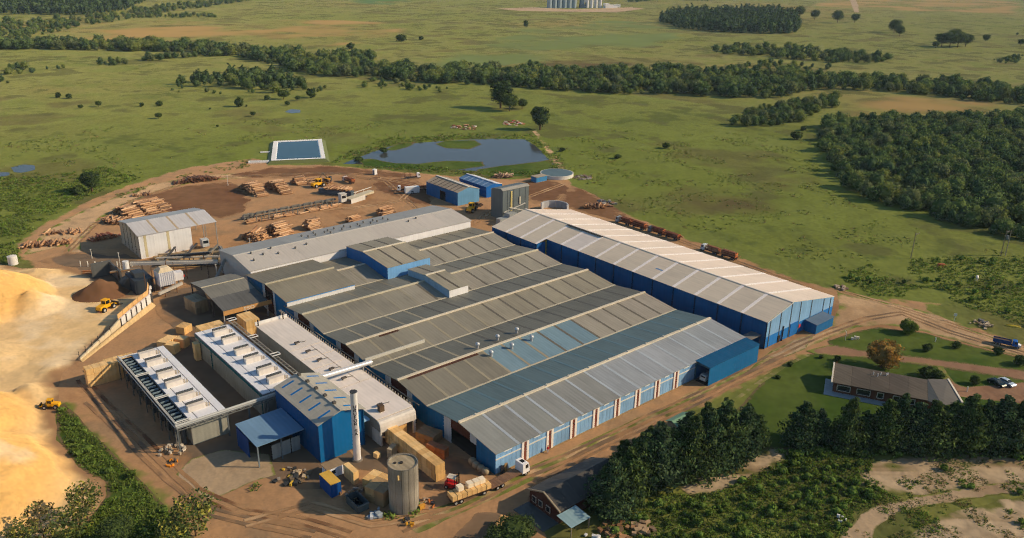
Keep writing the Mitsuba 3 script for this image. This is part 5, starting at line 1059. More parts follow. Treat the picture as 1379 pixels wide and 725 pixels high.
part(t, 'jib', MB(lin(90, 86, 78), 0.4).hexa([(-5.6, 0.25, 2.9), (-5.3, 0.25, 2.9), (-5.3, 0.55, 2.9), (-5.6, 0.55, 2.9), (-2.8, 0.25, 5.2), (-2.4, 0.25, 5.2), (-2.4, 0.55, 5.2), (-2.8, 0.55, 5.2)])); part(t, 'grab', MB(lin(60, 56, 52), 0.4).tube((-5.45, 0.4, 2.9), (-5.45, 0.4, 1.7), 0.35, 0.6, 8)); finish(t, 85.5, 228.5, 20)
t = thing('parked_truck', 'dusty grey pickup truck parked beyond the sorting bins', 'pickup')
cab(t, 0.4, 1.8, 1.75, lin(176, 174, 168), 0.5, 1.7); part(t, 'hood', MB(lin(176, 174, 168), 0.3).box(2.1, 3.2, -0.9, 0.9, 0.5, 1.1)); part(t, 'bed', MB(lin(160, 158, 152), 0.3).box(-2.2, 0.35, -0.9, 0.9, 0.5, 1.2))
for xx in (-1.3, 2.2):
    for s in (-1, 1): wheel(t, xx, s * 0.8, 0.38, 0.38, 0.25)
finish(t, 33.0, 198.0, 20)

# lumber packs
def pack(m, x, y, z, sx, sy, sz, col): m.box(x - sx / 2 + 0.03, x + sx / 2 - 0.03, y - sy / 2 + 0.03, y + sy / 2 - 0.03, z, z + sz - 0.06, col)
def stack(label, x, y, rz, nx, ny, nz, sz, seed=0, group=None, cols=(WOOD, lin(214, 172, 112), lin(228, 190, 132)), base='timber_stack', jag=0.0):
    t = thing(base, label, 'timber stack', group); g = np.random.default_rng(seed)
    for i in range(nx):
        for j in range(ny):
            for k in range(nz):
                c = tone(cols[g.integers(len(cols))], 0.06)
                m = MB(c, 0.7); dx, dy_ = g.normal(0, jag, 2)
                pack(m, (i - (nx - 1) / 2) * sz[0] + dx, (j - (ny - 1) / 2) * sz[1] + dy_, k * sz[2], *sz, c)
                part(t, 'lumber_pack', m.move((x, y, 0.06), rz))
    return t
stack('long two tier stack of golden timber packs in front of the kiln door', -9.8, 15.2, 0, 1, 11, 2, (2.4, 1.74, 1.95), 1, jag=0.04)
stack('short timber stack at the chimney foot', -23.8, 17.2, 0, 1, 2, 2, (1.3, 2.0, 1.5), 2)
stack('low timber stack beside the silo, partly in its shade', -21.2, 11.6, 20, 2, 2, 2, (1.9, 2.2, 1.3), 3)
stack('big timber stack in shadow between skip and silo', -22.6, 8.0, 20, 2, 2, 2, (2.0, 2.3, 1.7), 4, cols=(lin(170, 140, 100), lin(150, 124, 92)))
stack('timber stack by the boiler house right corner', -15.6, 20.8, 10, 1, 1, 1, (1.0, 1.4, 1.2), 5)
stack('pale bales stacked between chimney and kiln door', -12.6, 19.5, 30, 2, 1, 2, (1.3, 1.2, 1.1), 6, cols=(lin(176, 162, 136),))
stack('tan timber stack standing in the kiln doorway', -6.4, 25.6, 0, 1, 1, 2, (2.0, 2.0, 1.6), 7)
stack('brown timber stack inside the yard corner by the factory end wall', -3.0, 19.5, 20, 2, 2, 2, (1.8, 2.4, 1.1), 8, cols=(lin(150, 120, 88), lin(130, 100, 72)))
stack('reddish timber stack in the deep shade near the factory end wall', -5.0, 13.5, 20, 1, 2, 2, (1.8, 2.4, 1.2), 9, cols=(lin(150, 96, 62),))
stack('wide golden timber stack at the far end of the gallery kiln', -50.2, 91.6, 0, 5, 1, 3, (1.7, 2.6, 1.6), 10)
stack('timber stack beyond the gallery kiln, lower of the two', -45.5, 96.0, 0, 3, 1, 2, (2.4, 2.4, 1.6), 11)
stack('pair of upright timber packs on the dirt behind the kilns', -25.0, 107.5, 30, 2, 1, 1, (1.7, 3.0, 2.2), 12, jag=0.1)
stack('leaning golden timber packs at the ramp foot', -30.8, 99.3, 35, 2, 2, 1, (2.4, 3.0, 2.6), 13, jag=0.3)
stack('single small timber pack on the ground between the kilns', (-28.5, 99.3)[0], (-28.5, 99.3)[1], 20, 1, 1, 1, (1.6, 2.2, 1.1), 14)
stack('narrow timber pack against the middle kiln corner', -28.2, 89.0, 0, 1, 1, 2, (1.4, 2.0, 2.4), 15)
stack('timber packs on the middle kiln far end', -21.6, 95.6, 0, 3, 2, 3, (2.2, 2.4, 1.8), 16)
stack('tan timber stack under the timber store eave', -10.4, 97.5, 0, 2, 3, 2, (2.0, 2.2, 2.2), 17)
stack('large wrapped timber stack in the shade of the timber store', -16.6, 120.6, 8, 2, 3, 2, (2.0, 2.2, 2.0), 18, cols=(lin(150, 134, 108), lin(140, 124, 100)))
stack('heap of timber rolls behind the bush at the bottom edge', -9.6, -14.5, 30, 4, 2, 2, (1.1, 1.4, 0.9), 19, jag=0.25, cols=(WOOD, lin(206, 160, 106)))
stack('single timber pack lying on the gravel at the bottom edge', -12.4, -14.2, 20, 1, 1, 1, (1.4, 1.4, 1.0), 20)
# flatbed combination loading timber
FT = thing('flatbed_truck', 'flatbed truck with white cab and empty deck, nose by the factory front', 'truck')
cab(FT, 3.2, 2.4, 3.0, lin(236, 236, 240)); part(FT, 'roof_hatch', MB(DARK, 0).box(3.7, 4.5, -0.5, 0.5, 3.0, 3.06)); part(FT, 'chassis', MB(lin(50, 48, 48), 0.4).box(-5.0, 3.3, -0.45, 0.45, 0.65, 1.0))
for k in range(10): part(FT, 'deck_plank', MB(tone(lin(120, 92, 72), 0.08), 0.5).box(-5.2 + k * 0.82, -4.41 + k * 0.82, -1.2, 1.2, 1.0, 1.12))
for xx in (4.2, -2.2, -3.5):
    for s in (-1, 1): wheel(FT, xx, s * 0.98, 0.5, 0.5, 0.36)
finish(FT, 0.6, -3.1, 1.5)
TR = thing('lumber_trailer', 'trailer loaded with golden timber and white wrapped packs', 'trailer')
part(TR, 'chassis', MB(lin(50, 48, 48), 0.4).box(-4.4, 4.4, -0.45, 0.45, 0.65, 1.0).box(4.4, 5.6, -0.1, 0.1, 0.7, 0.85)); part(TR, 'deck', MB(lin(110, 84, 64), 0.5).box(-4.5, 4.5, -1.2, 1.2, 1.0, 1.12))
for xx in (-3.6, -2.4, 2.8):
    for s in (-1, 1): wheel(TR, xx, s * 0.98, 0.5, 0.5, 0.36)
finish(TR, -8.6, -2.4, -8)
to = place(-8.6, -2.4, -8, 1, 0.06)
for i in range(4):
    for j in range(2):
        t = thing('timber_pack', f'golden timber pack on the trailer bed, {("rear", "second", "third", "front")[i]} of the {("near", "far")[j]} row', 'timber pack', 'timber packs on the trailer')
        m = MB(tone(WOOD, 0.05), 0.7); pack(m, -3.3 + i * 2.2, -0.6 + j * 1.2, 1.12, 2.15, 1.15, 1.1, tone(WOOD, 0.05)); part(t, 'boards', m); part(t, 'strap', MB(lin(90, 80, 60), 0.2).box(-3.3 + i * 2.2 - 0.04, -3.3 + i * 2.2 + 0.04, -0.6 + j * 1.2 - 0.585, -0.6 + j * 1.2 + 0.585, 1.13, 2.2))
        for q in [q for q in scene if q.startswith(t + '__')]: scene[q]['to_world'] = to
for i, xx in enumerate((-2.0, 0.2, 1.6, 2.9)):
    t = thing('timber_pack', f'white wrapped pack on top of the trailer load, {("rear", "second", "third", "front")[i]} one', 'timber pack', 'timber packs on the trailer')
    m = MB(lin(236, 222, 196), 0.3); pack(m, xx, 0.3, 2.24, 1.25, 1.3, 1.0, lin(236, 222, 196)); part(t, 'wrap', m)
    for q in [q for q in scene if q.startswith(t + '__')]: scene[q]['to_world'] = to
FK = thing('forklift', 'red and black forklift beside the loaded trailer', 'forklift')
part(FK, 'body', MB(lin(170, 30, 30), 0.3).hexa([(-1.6, -0.8, 0.4), (0.8, -0.8, 0.4), (0.8, 0.8, 0.4), (-1.6, 0.8, 0.4), (-1.5, -0.75, 1.5), (0.8, -0.75, 1.1), (0.8, 0.75, 1.1), (-1.5, 0.75, 1.5)])); part(FK, 'cab_frame', MB(DARK, 0.3).box(-1.0, -0.9, -0.7, -0.6, 1.3, 2.6).box(-1.0, -0.9, 0.6, 0.7, 1.3, 2.6).box(0.6, 0.7, -0.7, -0.6, 1.1, 2.6).box(0.6, 0.7, 0.6, 0.7, 1.1, 2.6)); part(FK, 'cab_roof', MB(lin(206, 196, 180), 0.3).box(-1.1, 0.8, -0.75, 0.75, 2.6, 2.72)); part(FK, 'mast', MB(DARK, 0.3).box(1.0, 1.2, -0.6, -0.4, 0.2, 3.6).box(1.0, 1.2, 0.4, 0.6, 0.2, 3.6).box(1.0, 1.15, -0.4, 0.4, 3.0, 3.2)); part(FK, 'fork', MB(lin(60, 60, 62), 0.3).box(1.2, 2.5, -0.5, -0.36, 1.1, 1.2).box(1.2, 2.5, 0.36, 0.5, 1.1, 1.2))
for xx in (-1.1, 0.7):
    for s in (-1, 1): wheel(FK, xx, s * 0.75, 0.42, 0.42, 0.35)
finish(FK, -9.4, 2.0, -60)
# silo, skip, huts near the silo
SI = thing('concrete_silo', 'weathered round concrete silo with stained flat top', 'silo')
for k in range(14):
    a0, a1 = k * 2 * np.pi / 14 + 0.012, (k + 1) * 2 * np.pi / 14 - 0.012
    aa = np.linspace(a0, a1, 4); m = MB(tone(lin(140, 134, 124), 0.16), 1.0)
    for p_, q_ in zip(aa, aa[1:]):
        pts = [(-20.2 + r_ * math.cos(a), 3.3 + r_ * math.sin(a)) for r_, a in ((2.9, p_), (2.9, q_), (2.7, q_), (2.7, p_))]
        m.hexa([(*w, 0) for w in pts] + [(*w, 10.1) for w in pts])
    part(SI, 'stave', m)
part(SI, 'top', MB(lin(166, 152, 126), 0.9).tube((-20.2, 3.3, 9.6), (-20.2, 3.3, 9.85), 2.69, n=32)); part(SI, 'rim', MB(lin(130, 124, 114), 0.7).tube((-20.2, 3.3, 10.11), (-20.2, 3.3, 10.2), 2.98, n=36, cap=False))
part(SI, 'hatch', MB(lin(60, 54, 46), 0.4).tube((-20.4, 3.5, 9.85), (-20.4, 3.5, 10.05), 0.35, n=10).tube((-21.4, 4.2, 9.85), (-21.4, 4.2, 10.0), 0.3, n=8)); part(SI, 'lamp_box', MB(lin(200, 170, 120), 0.4).box(-22.75, -22.45, 1.1, 1.4, 8.2, 9.1)); part(SI, 'outlet', MB(lin(206, 150, 60), 0.4).box(-18.6, -17.4, 0.2, 0.8, 0.0, 0.9))
t = thing('skip_box', 'tall blue container box with yellow top among the debris', 'container')
part(t, 'box', MB(lin(16, 74, 140), 0.35).rbox((-28.8, 16.7, 0.06), (2.2, 4.8, 2.9), 0)); part(t, 'lid', MB(lin(212, 170, 76), 0.4).rbox((-28.8, 16.7, 2.97), (2.24, 4.84, 0.12), 0))
t = thing('site_hut', 'white site hut with brown roof beside the blue wall', 'hut')
part(t, 'walls', MB(lin(214, 220, 232), 0.3).box(-27.6, -24.0, 20.1, 22.4, 0.06, 2.4)); part(t, 'roof', MB(lin(150, 128, 100), 0.5).box(-27.8, -23.8, 19.9, 22.6, 2.4, 2.56)); part(t, 'window', MB(DARK, 0).box(-26.6, -25.8, 20.03, 20.095, 1.0, 1.8), 'glass_dark')
t = thing('open_skip', 'dark open topped skip in the silo shadow', 'skip')
c0 = (-27.2, 9.0); m = MB(lin(70, 84, 90), 0.5)
for dx, dy_, sx, sy in ((0, -2.2, 2.4, 0.12), (0, 2.2, 2.4, 0.12), (-1.2, 0, 0.12, 4.28), (1.2, 0, 0.12, 4.28)):
    m.rbox((c0[0] + dx, c0[1] + dy_, 0.06), (sx, sy, 1.7), 0)
part(t, 'sides', m); part(t, 'floor', MB(DARK, 0.3).rbox((*c0, 0.06), (2.2, 4.2, 0.1), 0)); part(t, 'rim', MB(lin(100, 110, 114), 0.4).rbox((c0[0], c0[1] - 2.33, 1.5), (2.6, 0.12, 0.16), 0).rbox((c0[0], c0[1] + 2.33, 1.5), (2.6, 0.12, 0.16), 0))
g = np.random.default_rng(12)
def debris(label, x, y, R, n, cols, s=(0.3, 1.6), base='debris_heap', cat='debris'):
    t = thing(base, label, cat); m = MB(cols[0], 0.6)
    for _ in range(n):
        a, r_ = g.uniform(0, 6.3), R * math.sqrt(g.uniform())
        m.rbox((x + r_ * math.cos(a), y + r_ * math.sin(a), 0.05 + max(0, 0.5 * (1 - r_ / R)) * g.uniform()), (g.uniform(*s), g.uniform(s[0], s[1] * 0.6), g.uniform(0.15, 0.7)), g.uniform(0, 180), cols[g.integers(len(cols))])
    part(t, 'pieces', m, stuff=True); return t
debris('scrap sheets and boards strewn before the open annex', -33.0, 25.5, 3.6, 26, [lin(190, 170, 140), lin(120, 104, 84), lin(150, 140, 130), lin(206, 170, 60), lin(60, 62, 64)])
debris('grey scrap and planks between the site hut and blue skip box', -26.0, 13.5, 2.6, 18, [lin(150, 126, 96), lin(110, 90, 70), lin(170, 160, 150)])
debris('light grey rubble before the silo', -25.6, 4.2, 1.6, 10, [lin(200, 206, 214), lin(150, 160, 170)])
debris('yellow machine scrap in front of the silo', -22.6, -1.6, 1.3, 10, [lin(206, 150, 50), lin(60, 60, 66), lin(120, 110, 90)], (0.2, 0.9))
debris('scrap metal at the silo right side', -16.8, 1.2, 2.0, 14, [lin(206, 120, 60), lin(60, 60, 66), lin(170, 150, 130)], (0.2, 1.1))
debris('white rubble heap below the pipe bridge corner', (-48.4, 50.1)[0], (-48.4, 50.1)[1], 2.6, 24, [lin(206, 196, 180), lin(170, 156, 136)], (0.3, 1.0))
debris('orange barrier pieces by the pipe bridge post', (-50.0, 45.5)[0], (-50.0, 45.5)[1], 1.2, 7, [lin(226, 140, 40), lin(90, 84, 78)], (0.15, 0.8))
debris('stone and rubble heap at the roadside by the blue lorry', (161.0, -32.7)[0], (161.0, -32.7)[1], 3.2, 34, [lin(200, 180, 150), lin(160, 140, 116), lin(110, 110, 110)], (0.3, 1.5))
debris('pale rubble along the track corner above the long shed', (155.0, 9.1)[0], (155.0, 9.1)[1], 2.2, 16, [lin(180, 160, 140), lin(120, 100, 86)], (0.3, 1.3))
debris('rubble line along the pasture edge behind the shed', (188.9, 163.2)[0], (188.9, 163.2)[1], 4.5, 40, [lin(190, 180, 170), lin(110, 100, 96), lin(150, 120, 96)], (0.3, 2.0))
debris('second rubble patch on the pasture edge by the earth dump', (164.6, 125.1)[0], (164.6, 125.1)[1], 5.0, 40, [lin(170, 160, 150), lin(80, 84, 96), lin(150, 110, 80)], (0.3, 2.0))
debris('planks and reddish rubble on the far bank of the lake', (218.3, 297.8)[0], (218.3, 297.8)[1], 9, 40, [lin(190, 150, 110), lin(130, 80, 60), lin(200, 190, 180)], (0.5, 2.6))
debris('reddish foundations beside the dark round tree', (252.9, 291.6)[0], (252.9, 291.6)[1], 8, 30, [lin(170, 90, 70), lin(206, 190, 180)], (0.5, 3))
debris('stump and root chunks at the bottom edge', 6.2, -28.6, 3.4, 34, [lin(170, 130, 96), lin(140, 104, 76), lin(110, 90, 70)], (0.5, 1.6))
debris('pale boards and stumps behind the root chunks', 10.5, -31.0, 2.6, 20, [lin(176, 150, 120), lin(130, 110, 90)], (0.5, 1.6))
debris('white plastic sheets beside the porch', 1.6, -26.2, 1.6, 5, [lin(226, 228, 232)], (0.3, 1.2))
debris('white litter in the scrub by the footpath', (42.5, -53.0)[0], (42.5, -53.0)[1], 1.0, 5, [lin(230, 230, 232)], (0.2, 0.8))
t = thing('bag_pile', 'pale big bags leaning at the factory end wall', 'bags')
for k, (x, y) in enumerate(((-1.2, 6.2), (-1.5, 4.6), (-1.4, 3.0), (-1.3, 1.6))):
    s = trimesh.creation.icosphere(2, 0.85); s.vertices[:, 2] = np.clip(s.vertices[:, 2], -0.6, 0.7); s.apply_translation([x, y, 0.68]); part(t, 'bag', MB(lin(160, 146, 120), 0.6).mesh(s), smooth=True)
t = thing('scrap_panel', 'rust and dark panels leaning on the factory front', 'panel')
part(t, 'panel', MB(lin(40, 40, 46), 0.4).box(0.8, 1.7, -0.9, -0.75, 0, 2.2)); part(t, 'board', MB(lin(150, 120, 80), 0.4).box(1.8, 2.6, -0.8, -0.68, 0, 2.4))
def person(label, x, y, rz, shirt, trousers):
    t = thing('person', label, 'person'); import manifold3d as m3
    def hull(a, ra, b, rb): return m3.Manifold.batch_hull([m3.Manifold.sphere(ra, 12).translate(a), m3.Manifold.sphere(rb, 12).translate(b)])
    b = hull((0, 0, 0.95), 0.15, (0, 0, 1.38), 0.17) + hull((0, 0.17, 1.40), 0.07, (0.02, 0.25, 1.10), 0.05) + hull((0.02, 0.25, 1.10), 0.05, (0.12, 0.22, 0.86), 0.045) + hull((0, -0.17, 1.40), 0.07, (0.02, -0.25, 1.10), 0.05) + hull((0.02, -0.25, 1.10), 0.05, (0.12, -0.22, 0.86), 0.045)
    b = b + hull((0, 0, 1.45), 0.06, (0.01, 0, 1.56), 0.06) + hull((0.02, 0, 1.62), 0.10, (0.0, 0, 1.68), 0.10)
    for s in (-1, 1): b = b + hull((0, s * 0.09, 0.92), 0.10, (0.03 * s, s * 0.10, 0.50), 0.07) + hull((0.03 * s, s * 0.10, 0.50), 0.065, (0, s * 0.10, 0.08), 0.045) + hull((0, s * 0.10, 0.05), 0.045, (0.16, s * 0.11, 0.04), 0.04)
    q = b.to_mesh(); v_, f_ = q.vert_properties[:, :3], q.tri_verts
    zc_ = v_[f_].mean(1)[:, 2]; 
    m = MB(lin(196, 140, 110), 0.2).raw(v_, f_); part(t, 'body', m, smooth=True)
    for nm, lo, hi, c in (('shirt', 0.93, 1.47, shirt), ('trousers', 0.10, 0.96, trousers)):
        k = f_[(zc_ > lo) & (zc_ < hi)]; vv = v_ + 0.012 * np.sign(v_ - [0, 0, 0]) * [1, 1, 0]; part(t, nm, MB(c, 0.2).raw(vv, k), smooth=True)
    part(t, 'hair', MB(lin(40, 30, 24), 0.1).mesh(trimesh.creation.icosphere(2, 0.108).apply_translation([-0.015, 0, 1.70])), smooth=True)
    finish(t, x, y, rz, 1.05); return t
person('person in a red top and pale trousers standing at the factory front wall', 13.9, -0.9, -90, lin(180, 36, 50), lin(190, 196, 206))
# blue lorry and cars
DT = thing('dump_truck', 'blue dump truck with white nose on the pale road', 'truck')
cab(DT, 2.6, 2.4, 2.9, lin(20, 90, 170)); part(DT, 'bonnet', MB(lin(226, 230, 234), 0.2).hexa([(4.55, -1.1, 0.7), (5.6, -1.0, 0.7), (5.6, 1.0, 0.7), (4.55, 1.1, 0.7), (4.55, -1.1, 1.7), (5.6, -1.0, 1.5), (5.6, 1.0, 1.5), (4.55, 1.1, 1.7)])); part(DT, 'chassis', MB(lin(50, 50, 52), 0.4).box(-3.6, 2.7, -0.45, 0.45, 0.6, 1.0))
m = MB(lin(24, 66, 120), 0.4).box(-4.0, 2.3, -1.25, 1.25, 1.0, 1.15).box(-4.0, 2.3, -1.25, -1.13, 1.15, 2.5).box(-4.0, 2.3, 1.13, 1.25, 1.15, 2.5).box(2.18, 2.3, -1.13, 1.13, 1.15, 2.7).box(-4.0, -3.88, -1.13, 1.13, 1.15, 2.4)
part(DT, 'tipper_body', m); part(DT, 'load', MB(lin(92, 74, 60), 0.6).box(-3.86, 2.16, -1.12, 1.12, 1.15, 2.2))
for xx in (4.7, -1.6, -2.8):
    for s in (-1, 1): wheel(DT, xx, s * 1.02, 0.5, 0.5, 0.36)
finish(DT, 151.4, -42.4, -72, 0.72)
def car(label, x, y, rz, col):
    t = thing('parked_car', label, 'car', 'cars parked by the lawn')
    sec = [(-2.1, 0.35), (2.1, 0.35), (2.15, 0.62), (1.9, 0.82), (1.0, 0.95), (-1.75, 0.98), (-2.1, 0.8)]
    m = trimesh.creation.extrude_polygon(Polygon(sec).buffer(0.05), 1.72, engine='earcut')
    part(t, 'body', MB(col, 0.1).raw(m.vertices[:, [0, 2, 1]] * [1, -1, 1] + [0, 0.86, 0], m.faces), 'shiny')
    part(t, 'greenhouse', MB(DARK, 0).hexa([(-1.65, -0.8, 0.97), (1.05, -0.8, 0.97), (1.05, 0.8, 0.97), (-1.65, 0.8, 0.97), (-1.2, -0.62, 1.42), (0.35, -0.62, 1.42), (0.35, 0.62, 1.42), (-1.2, 0.62, 1.42)]), 'glass_dark')
    part(t, 'roof', MB(col, 0.1).hexa([(-1.22, -0.64, 1.42), (0.37, -0.64, 1.42), (0.37, 0.64, 1.42), (-1.22, 0.64, 1.42), (-1.1, -0.58, 1.48), (0.28, -0.58, 1.48), (0.28, 0.58, 1.48), (-1.1, 0.58, 1.48)]), 'shiny')
    for xx in (-1.3, 1.35):
        for s in (-1, 1): wheel(t, xx, s * 0.78, 0.32, 0.32, 0.22)
    for s in (-1, 1):
        part(t, 'headlight', MB(lin(220, 224, 228), 0).box(2.1, 2.2, s * 0.6 - 0.18, s * 0.6 + 0.18, 0.58, 0.72)); part(t, 'taillight', MB(lin(150, 20, 20), 0).box(-2.17, -2.1, s * 0.62 - 0.15, s * 0.62 + 0.15, 0.6, 0.78))
    finish(t, x, y, rz); return t
car('pale silver parked car in front of the conifers', 126.8, -51.9, -105, lin(196, 210, 222))
car('dark green parked car beside the silver one', 124.6, -50.4, -105, lin(24, 44, 46))
t = thing('parked_van', 'pale van standing inside the open end of the loading bay', 'van')
cab(t, 1.0, 1.8, 1.9, lin(206, 220, 224), 0.45, 1.5); part(t, 'cargo_body', MB(lin(196, 210, 214), 0.2).box(-2.4, 0.95, -0.9, 0.9, 0.45, 1.7))
for xx in (-1.6, 1.6):
    for s in (-1, 1): wheel(t, xx, s * 0.8, 0.36, 0.36, 0.25)
finish(t, 68.6, -2.2, 180)
# ---- sawdust side: retaining wall, conveyors, hopper, fence posts, tank
RW = thing('retaining_wall', 'pale concrete retaining wall with dark posts rising along the ramp', 'wall')
pts = [(-52.3, 106.9, 0.7), (-45.5, 114.4, 1.2), (-41.5, 118.4, 1.6), (-37.7, 122.3, 2.4), (-33.8, 125.6, 3.0), (-30.0, 128.8, 3.4), (-26.1, 132.1, 3.8), (-24.2, 137.0, 4.6)]
for k, (a, b) in enumerate(zip(pts, pts[1:])):
    d = np.array(b[:2]) - np.array(a[:2]); d /= np.linalg.norm(d); s = np.array([d[1], -d[0]]) * 0.25
    n_ = 1 if k < 3 else 2
    for i in range(n_):
        u, w = i / n_, (i + 1) / n_ - 0.03
        p_ = np.array(a) + (np.array(b) - np.array(a)) * u; q_ = np.array(a) + (np.array(b) - np.array(a)) * w
        c = lin(214, 198, 168) if k < 3 else lin(214, 214, 214)
        m = MB(tone(c, 0.03), 0.5).hexa([(*(p_[:2] + s), 0), (*(q_[:2] + s), 0), (*(q_[:2] - s), 0), (*(p_[:2] - s), 0), (*(p_[:2] + s), p_[2]), (*(q_[:2] + s), q_[2]), (*(q_[:2] - s), q_[2]), (*(p_[:2] - s), p_[2])])
        part(RW, 'wall_panel', m)
        if k >= 3: part(RW, 'post', MB(lin(80, 76, 74), 0.4).box(p_[0] + s[0] * 1.3 - 0.15, p_[0] + s[0] * 1.3 + 0.15, p_[1] + s[1] * 1.3 - 0.15, p_[1] + s[1] * 1.3 + 0.15, 0, p_[2] + 0.1))
        if k >= 3: part(RW, 'board_wall', MB(tone(lin(206, 164, 112), 0.07), 0.7).hexa([(*(p_[:2] - s * 2), p_[2] * 0.6), (*(q_[:2] - s * 2), q_[2] * 0.6), (*(q_[:2] - s * 2.4), q_[2] * 0.6), (*(p_[:2] - s * 2.4), p_[2] * 0.6), (*(p_[:2] - s * 2), p_[2] + 1.3), (*(q_[:2] - s * 2), q_[2] + 1.3), (*(q_[:2] - s * 2.4), q_[2] + 1.3), (*(p_[:2] - s * 2.4), p_[2] + 1.3)]))
part(RW, 'footing', MB(lin(206, 176, 128), 0.6).hexa([(-52.0, 105.6, 0), (-25.0, 131.0, 0), (-25.9, 131.9, 0), (-52.2, 106.6, 0), (-52.0, 105.8, 0.1), (-25.0, 131.2, 0.1), (-25.9, 131.9, 1.2), (-52.2, 106.6, 0.3)]))
for k in range(6):
    p_ = np.array(pts[0][:2]) + (np.array(pts[2][:2]) - np.array(pts[0][:2])) * k / 5
    t = thing('fence_post', f'thin dark post on the retaining wall, {NTH[k]} counted up from its low end', 'post', 'fence posts on the retaining wall')
    part(t, 'shaft', MB(lin(70, 62, 56), 0.4).box(p_[0] - 0.07, p_[0] + 0.07, p_[1] - 0.07, p_[1] + 0.07, 0.5, 2.6)); part(t, 'cap', MB(lin(90, 82, 74), 0.4).box(p_[0] - 0.1, p_[0] + 0.1, p_[1] - 0.1, p_[1] + 0.1, 2.6, 2.68))
cam_pt = np.array(CAM[:2])
def along(base, label, cat, a, b, w, h, col, legs=3, zl=0.0):
    t = thing(base, label, cat); a, b = np.array(a, float), np.array(b, float)
    beam(t, 'belt_housing', a, b, w, h, col, 0.4)
    beam(t, 'side_rail', a + [0, 0, h], b + [0, 0, h], w * 0.25, 0.25, lin(150, 146, 138), 0.4)
    for k in range(legs):
        p_ = a + (b - a) * (k + 0.5) / legs
        part(t, 'leg', MB(lin(110, 84, 66), 0.5).box(p_[0] - 0.12, p_[0] + 0.12, p_[1] - 0.12, p_[1] + 0.12, 0, p_[2]))
    return t
along('conveyor', 'long light grey conveyor crossing before the tall white shed', 'conveyor', (-23.6, 157.7, 5.0), (-1.2, 141.6, 5.4), 1.3, 0.9, lin(206, 200, 188), 4)
along('conveyor', 'dark inclined conveyor from the white shed floor', 'conveyor', (-8.5, 168.5, 1.0), (0.5, 152.5, 5.0), 1.0, 0.7, lin(60, 62, 66), 3)
along('conveyor', 'grey conveyor climbing to the white shed right post', 'conveyor', (9.5, 168.0, 1.0), (5.0, 150.5, 3.2), 1.2, 0.6, lin(110, 112, 114), 2)
along('conveyor', 'low grey conveyor under the hopper', 'conveyor', (-22.4, 135.8, 1.4), (-14.6, 137.6, 2.4), 0.9, 0.7, lin(196, 190, 180), 2)
along('conveyor', 'curved end conveyor beside the timber store roof', 'conveyor', (-6.6, 132.0, 2.6), (1.2, 141.6, 5.6), 0.9, 0.5, lin(150, 146, 136), 2)
along('conveyor', 'thin brown conveyor above the dark machinery', 'conveyor', (-30.0, 158.0, 3.6), (-22.0, 154.0, 4.2), 0.5, 0.4, lin(170, 130, 90), 2)
HP = thing('dust_hopper', 'white ribbed hopper of the bark plant', 'hopper')
m = MB(lin(220, 220, 226), 0.3)
part(HP, 'drum', m.box(-20.4, -15.6, 140.6, 145.0, 2.0, 6.4))
for k in range(8): part(HP, 'rib', MB(lin(196, 198, 206), 0.3).box(-20.3 + k * 0.62, -20.1 + k * 0.62, 140.45, 140.6, 2.0, 6.4))
part(HP, 'shoulder', MB(lin(206, 190, 160), 0.4).hexa([(-20.4, 140.6, 6.4), (-15.6, 140.6, 6.4), (-15.6, 145.0, 6.4), (-20.4, 145.0, 6.4), (-19.2, 141.8, 7.6), (-17.0, 141.8, 7.6), (-17.0, 143.8, 7.6), (-19.2, 143.8, 7.6)]))
for x in (-20.3, -15.9):
    for y in (140.7, 144.7): part(HP, 'leg', MB(lin(140, 140, 140), 0.4).box(x, x + 0.25, y, y + 0.25, 0, 2.0))
part(HP, 'side_box', MB(lin(214, 214, 218), 0.3).box(-15.2, -12.6, 141.5, 144.0, 2.4, 5.0)); part(HP, 'side_leg', MB(lin(120, 120, 120), 0.4).box(-14.2, -13.8, 142.4, 142.8, 0, 2.4)); part(HP, 'beacon', MB(lin(190, 60, 50), 0.2).box(-12.6, -12.2, 141.4, 141.8, 3.2, 3.8))
MC = thing('bark_plant', 'dark steel bark plant housing beside the hopper', 'machinery')
part(MC, 'housing', MB(lin(52, 60, 70), 0.5).box(-27.0, -21.4, 143.0, 152.5, 0, 4.6)); part(MC, 'top_box', MB(lin(60, 66, 74), 0.5).box(-26.0, -23.0, 146, 150, 4.6, 6.0)); part(MC, 'chute', MB(lin(80, 78, 74), 0.5).hexa([(-30.5, 150, 0), (-27.1, 148, 0), (-27.1, 152, 0), (-30.5, 153, 0), (-28.2, 150, 3.4), (-27.1, 148.5, 4.2), (-27.1, 151.5, 4.2), (-28.2, 152.4, 3.4)])); part(MC, 'drum', MB(lin(214, 214, 216), 0.3).tube((-25.2, 157.2, 3.4), (-25.2, 157.2, 6.8), 0.95, n=14)); part(MC, 'drum_leg', MB(lin(120, 116, 110), 0.4).box(-25.4, -25.0, 157, 157.4, 0, 3.4))
for k in range(5): part(MC, 'mast', MB(lin(96, 70, 54), 0.5).box(-24.5 + k * 2.6, -24.3 + k * 2.6, 141.0 + k * 1.2, 141.2 + k * 1.2, 0, 7.2 + (k % 2) * 1.4))
part(MC, 'bunker_wall', MB(lin(90, 92, 92), 0.5).box(-33.5, -27.4, 166.0, 166.5, 0, 5.0)); part(MC, 'bunker_wall', MB(lin(80, 80, 80), 0.5).box(-27.9, -27.4, 155.0, 166.0, 0, 4.6))
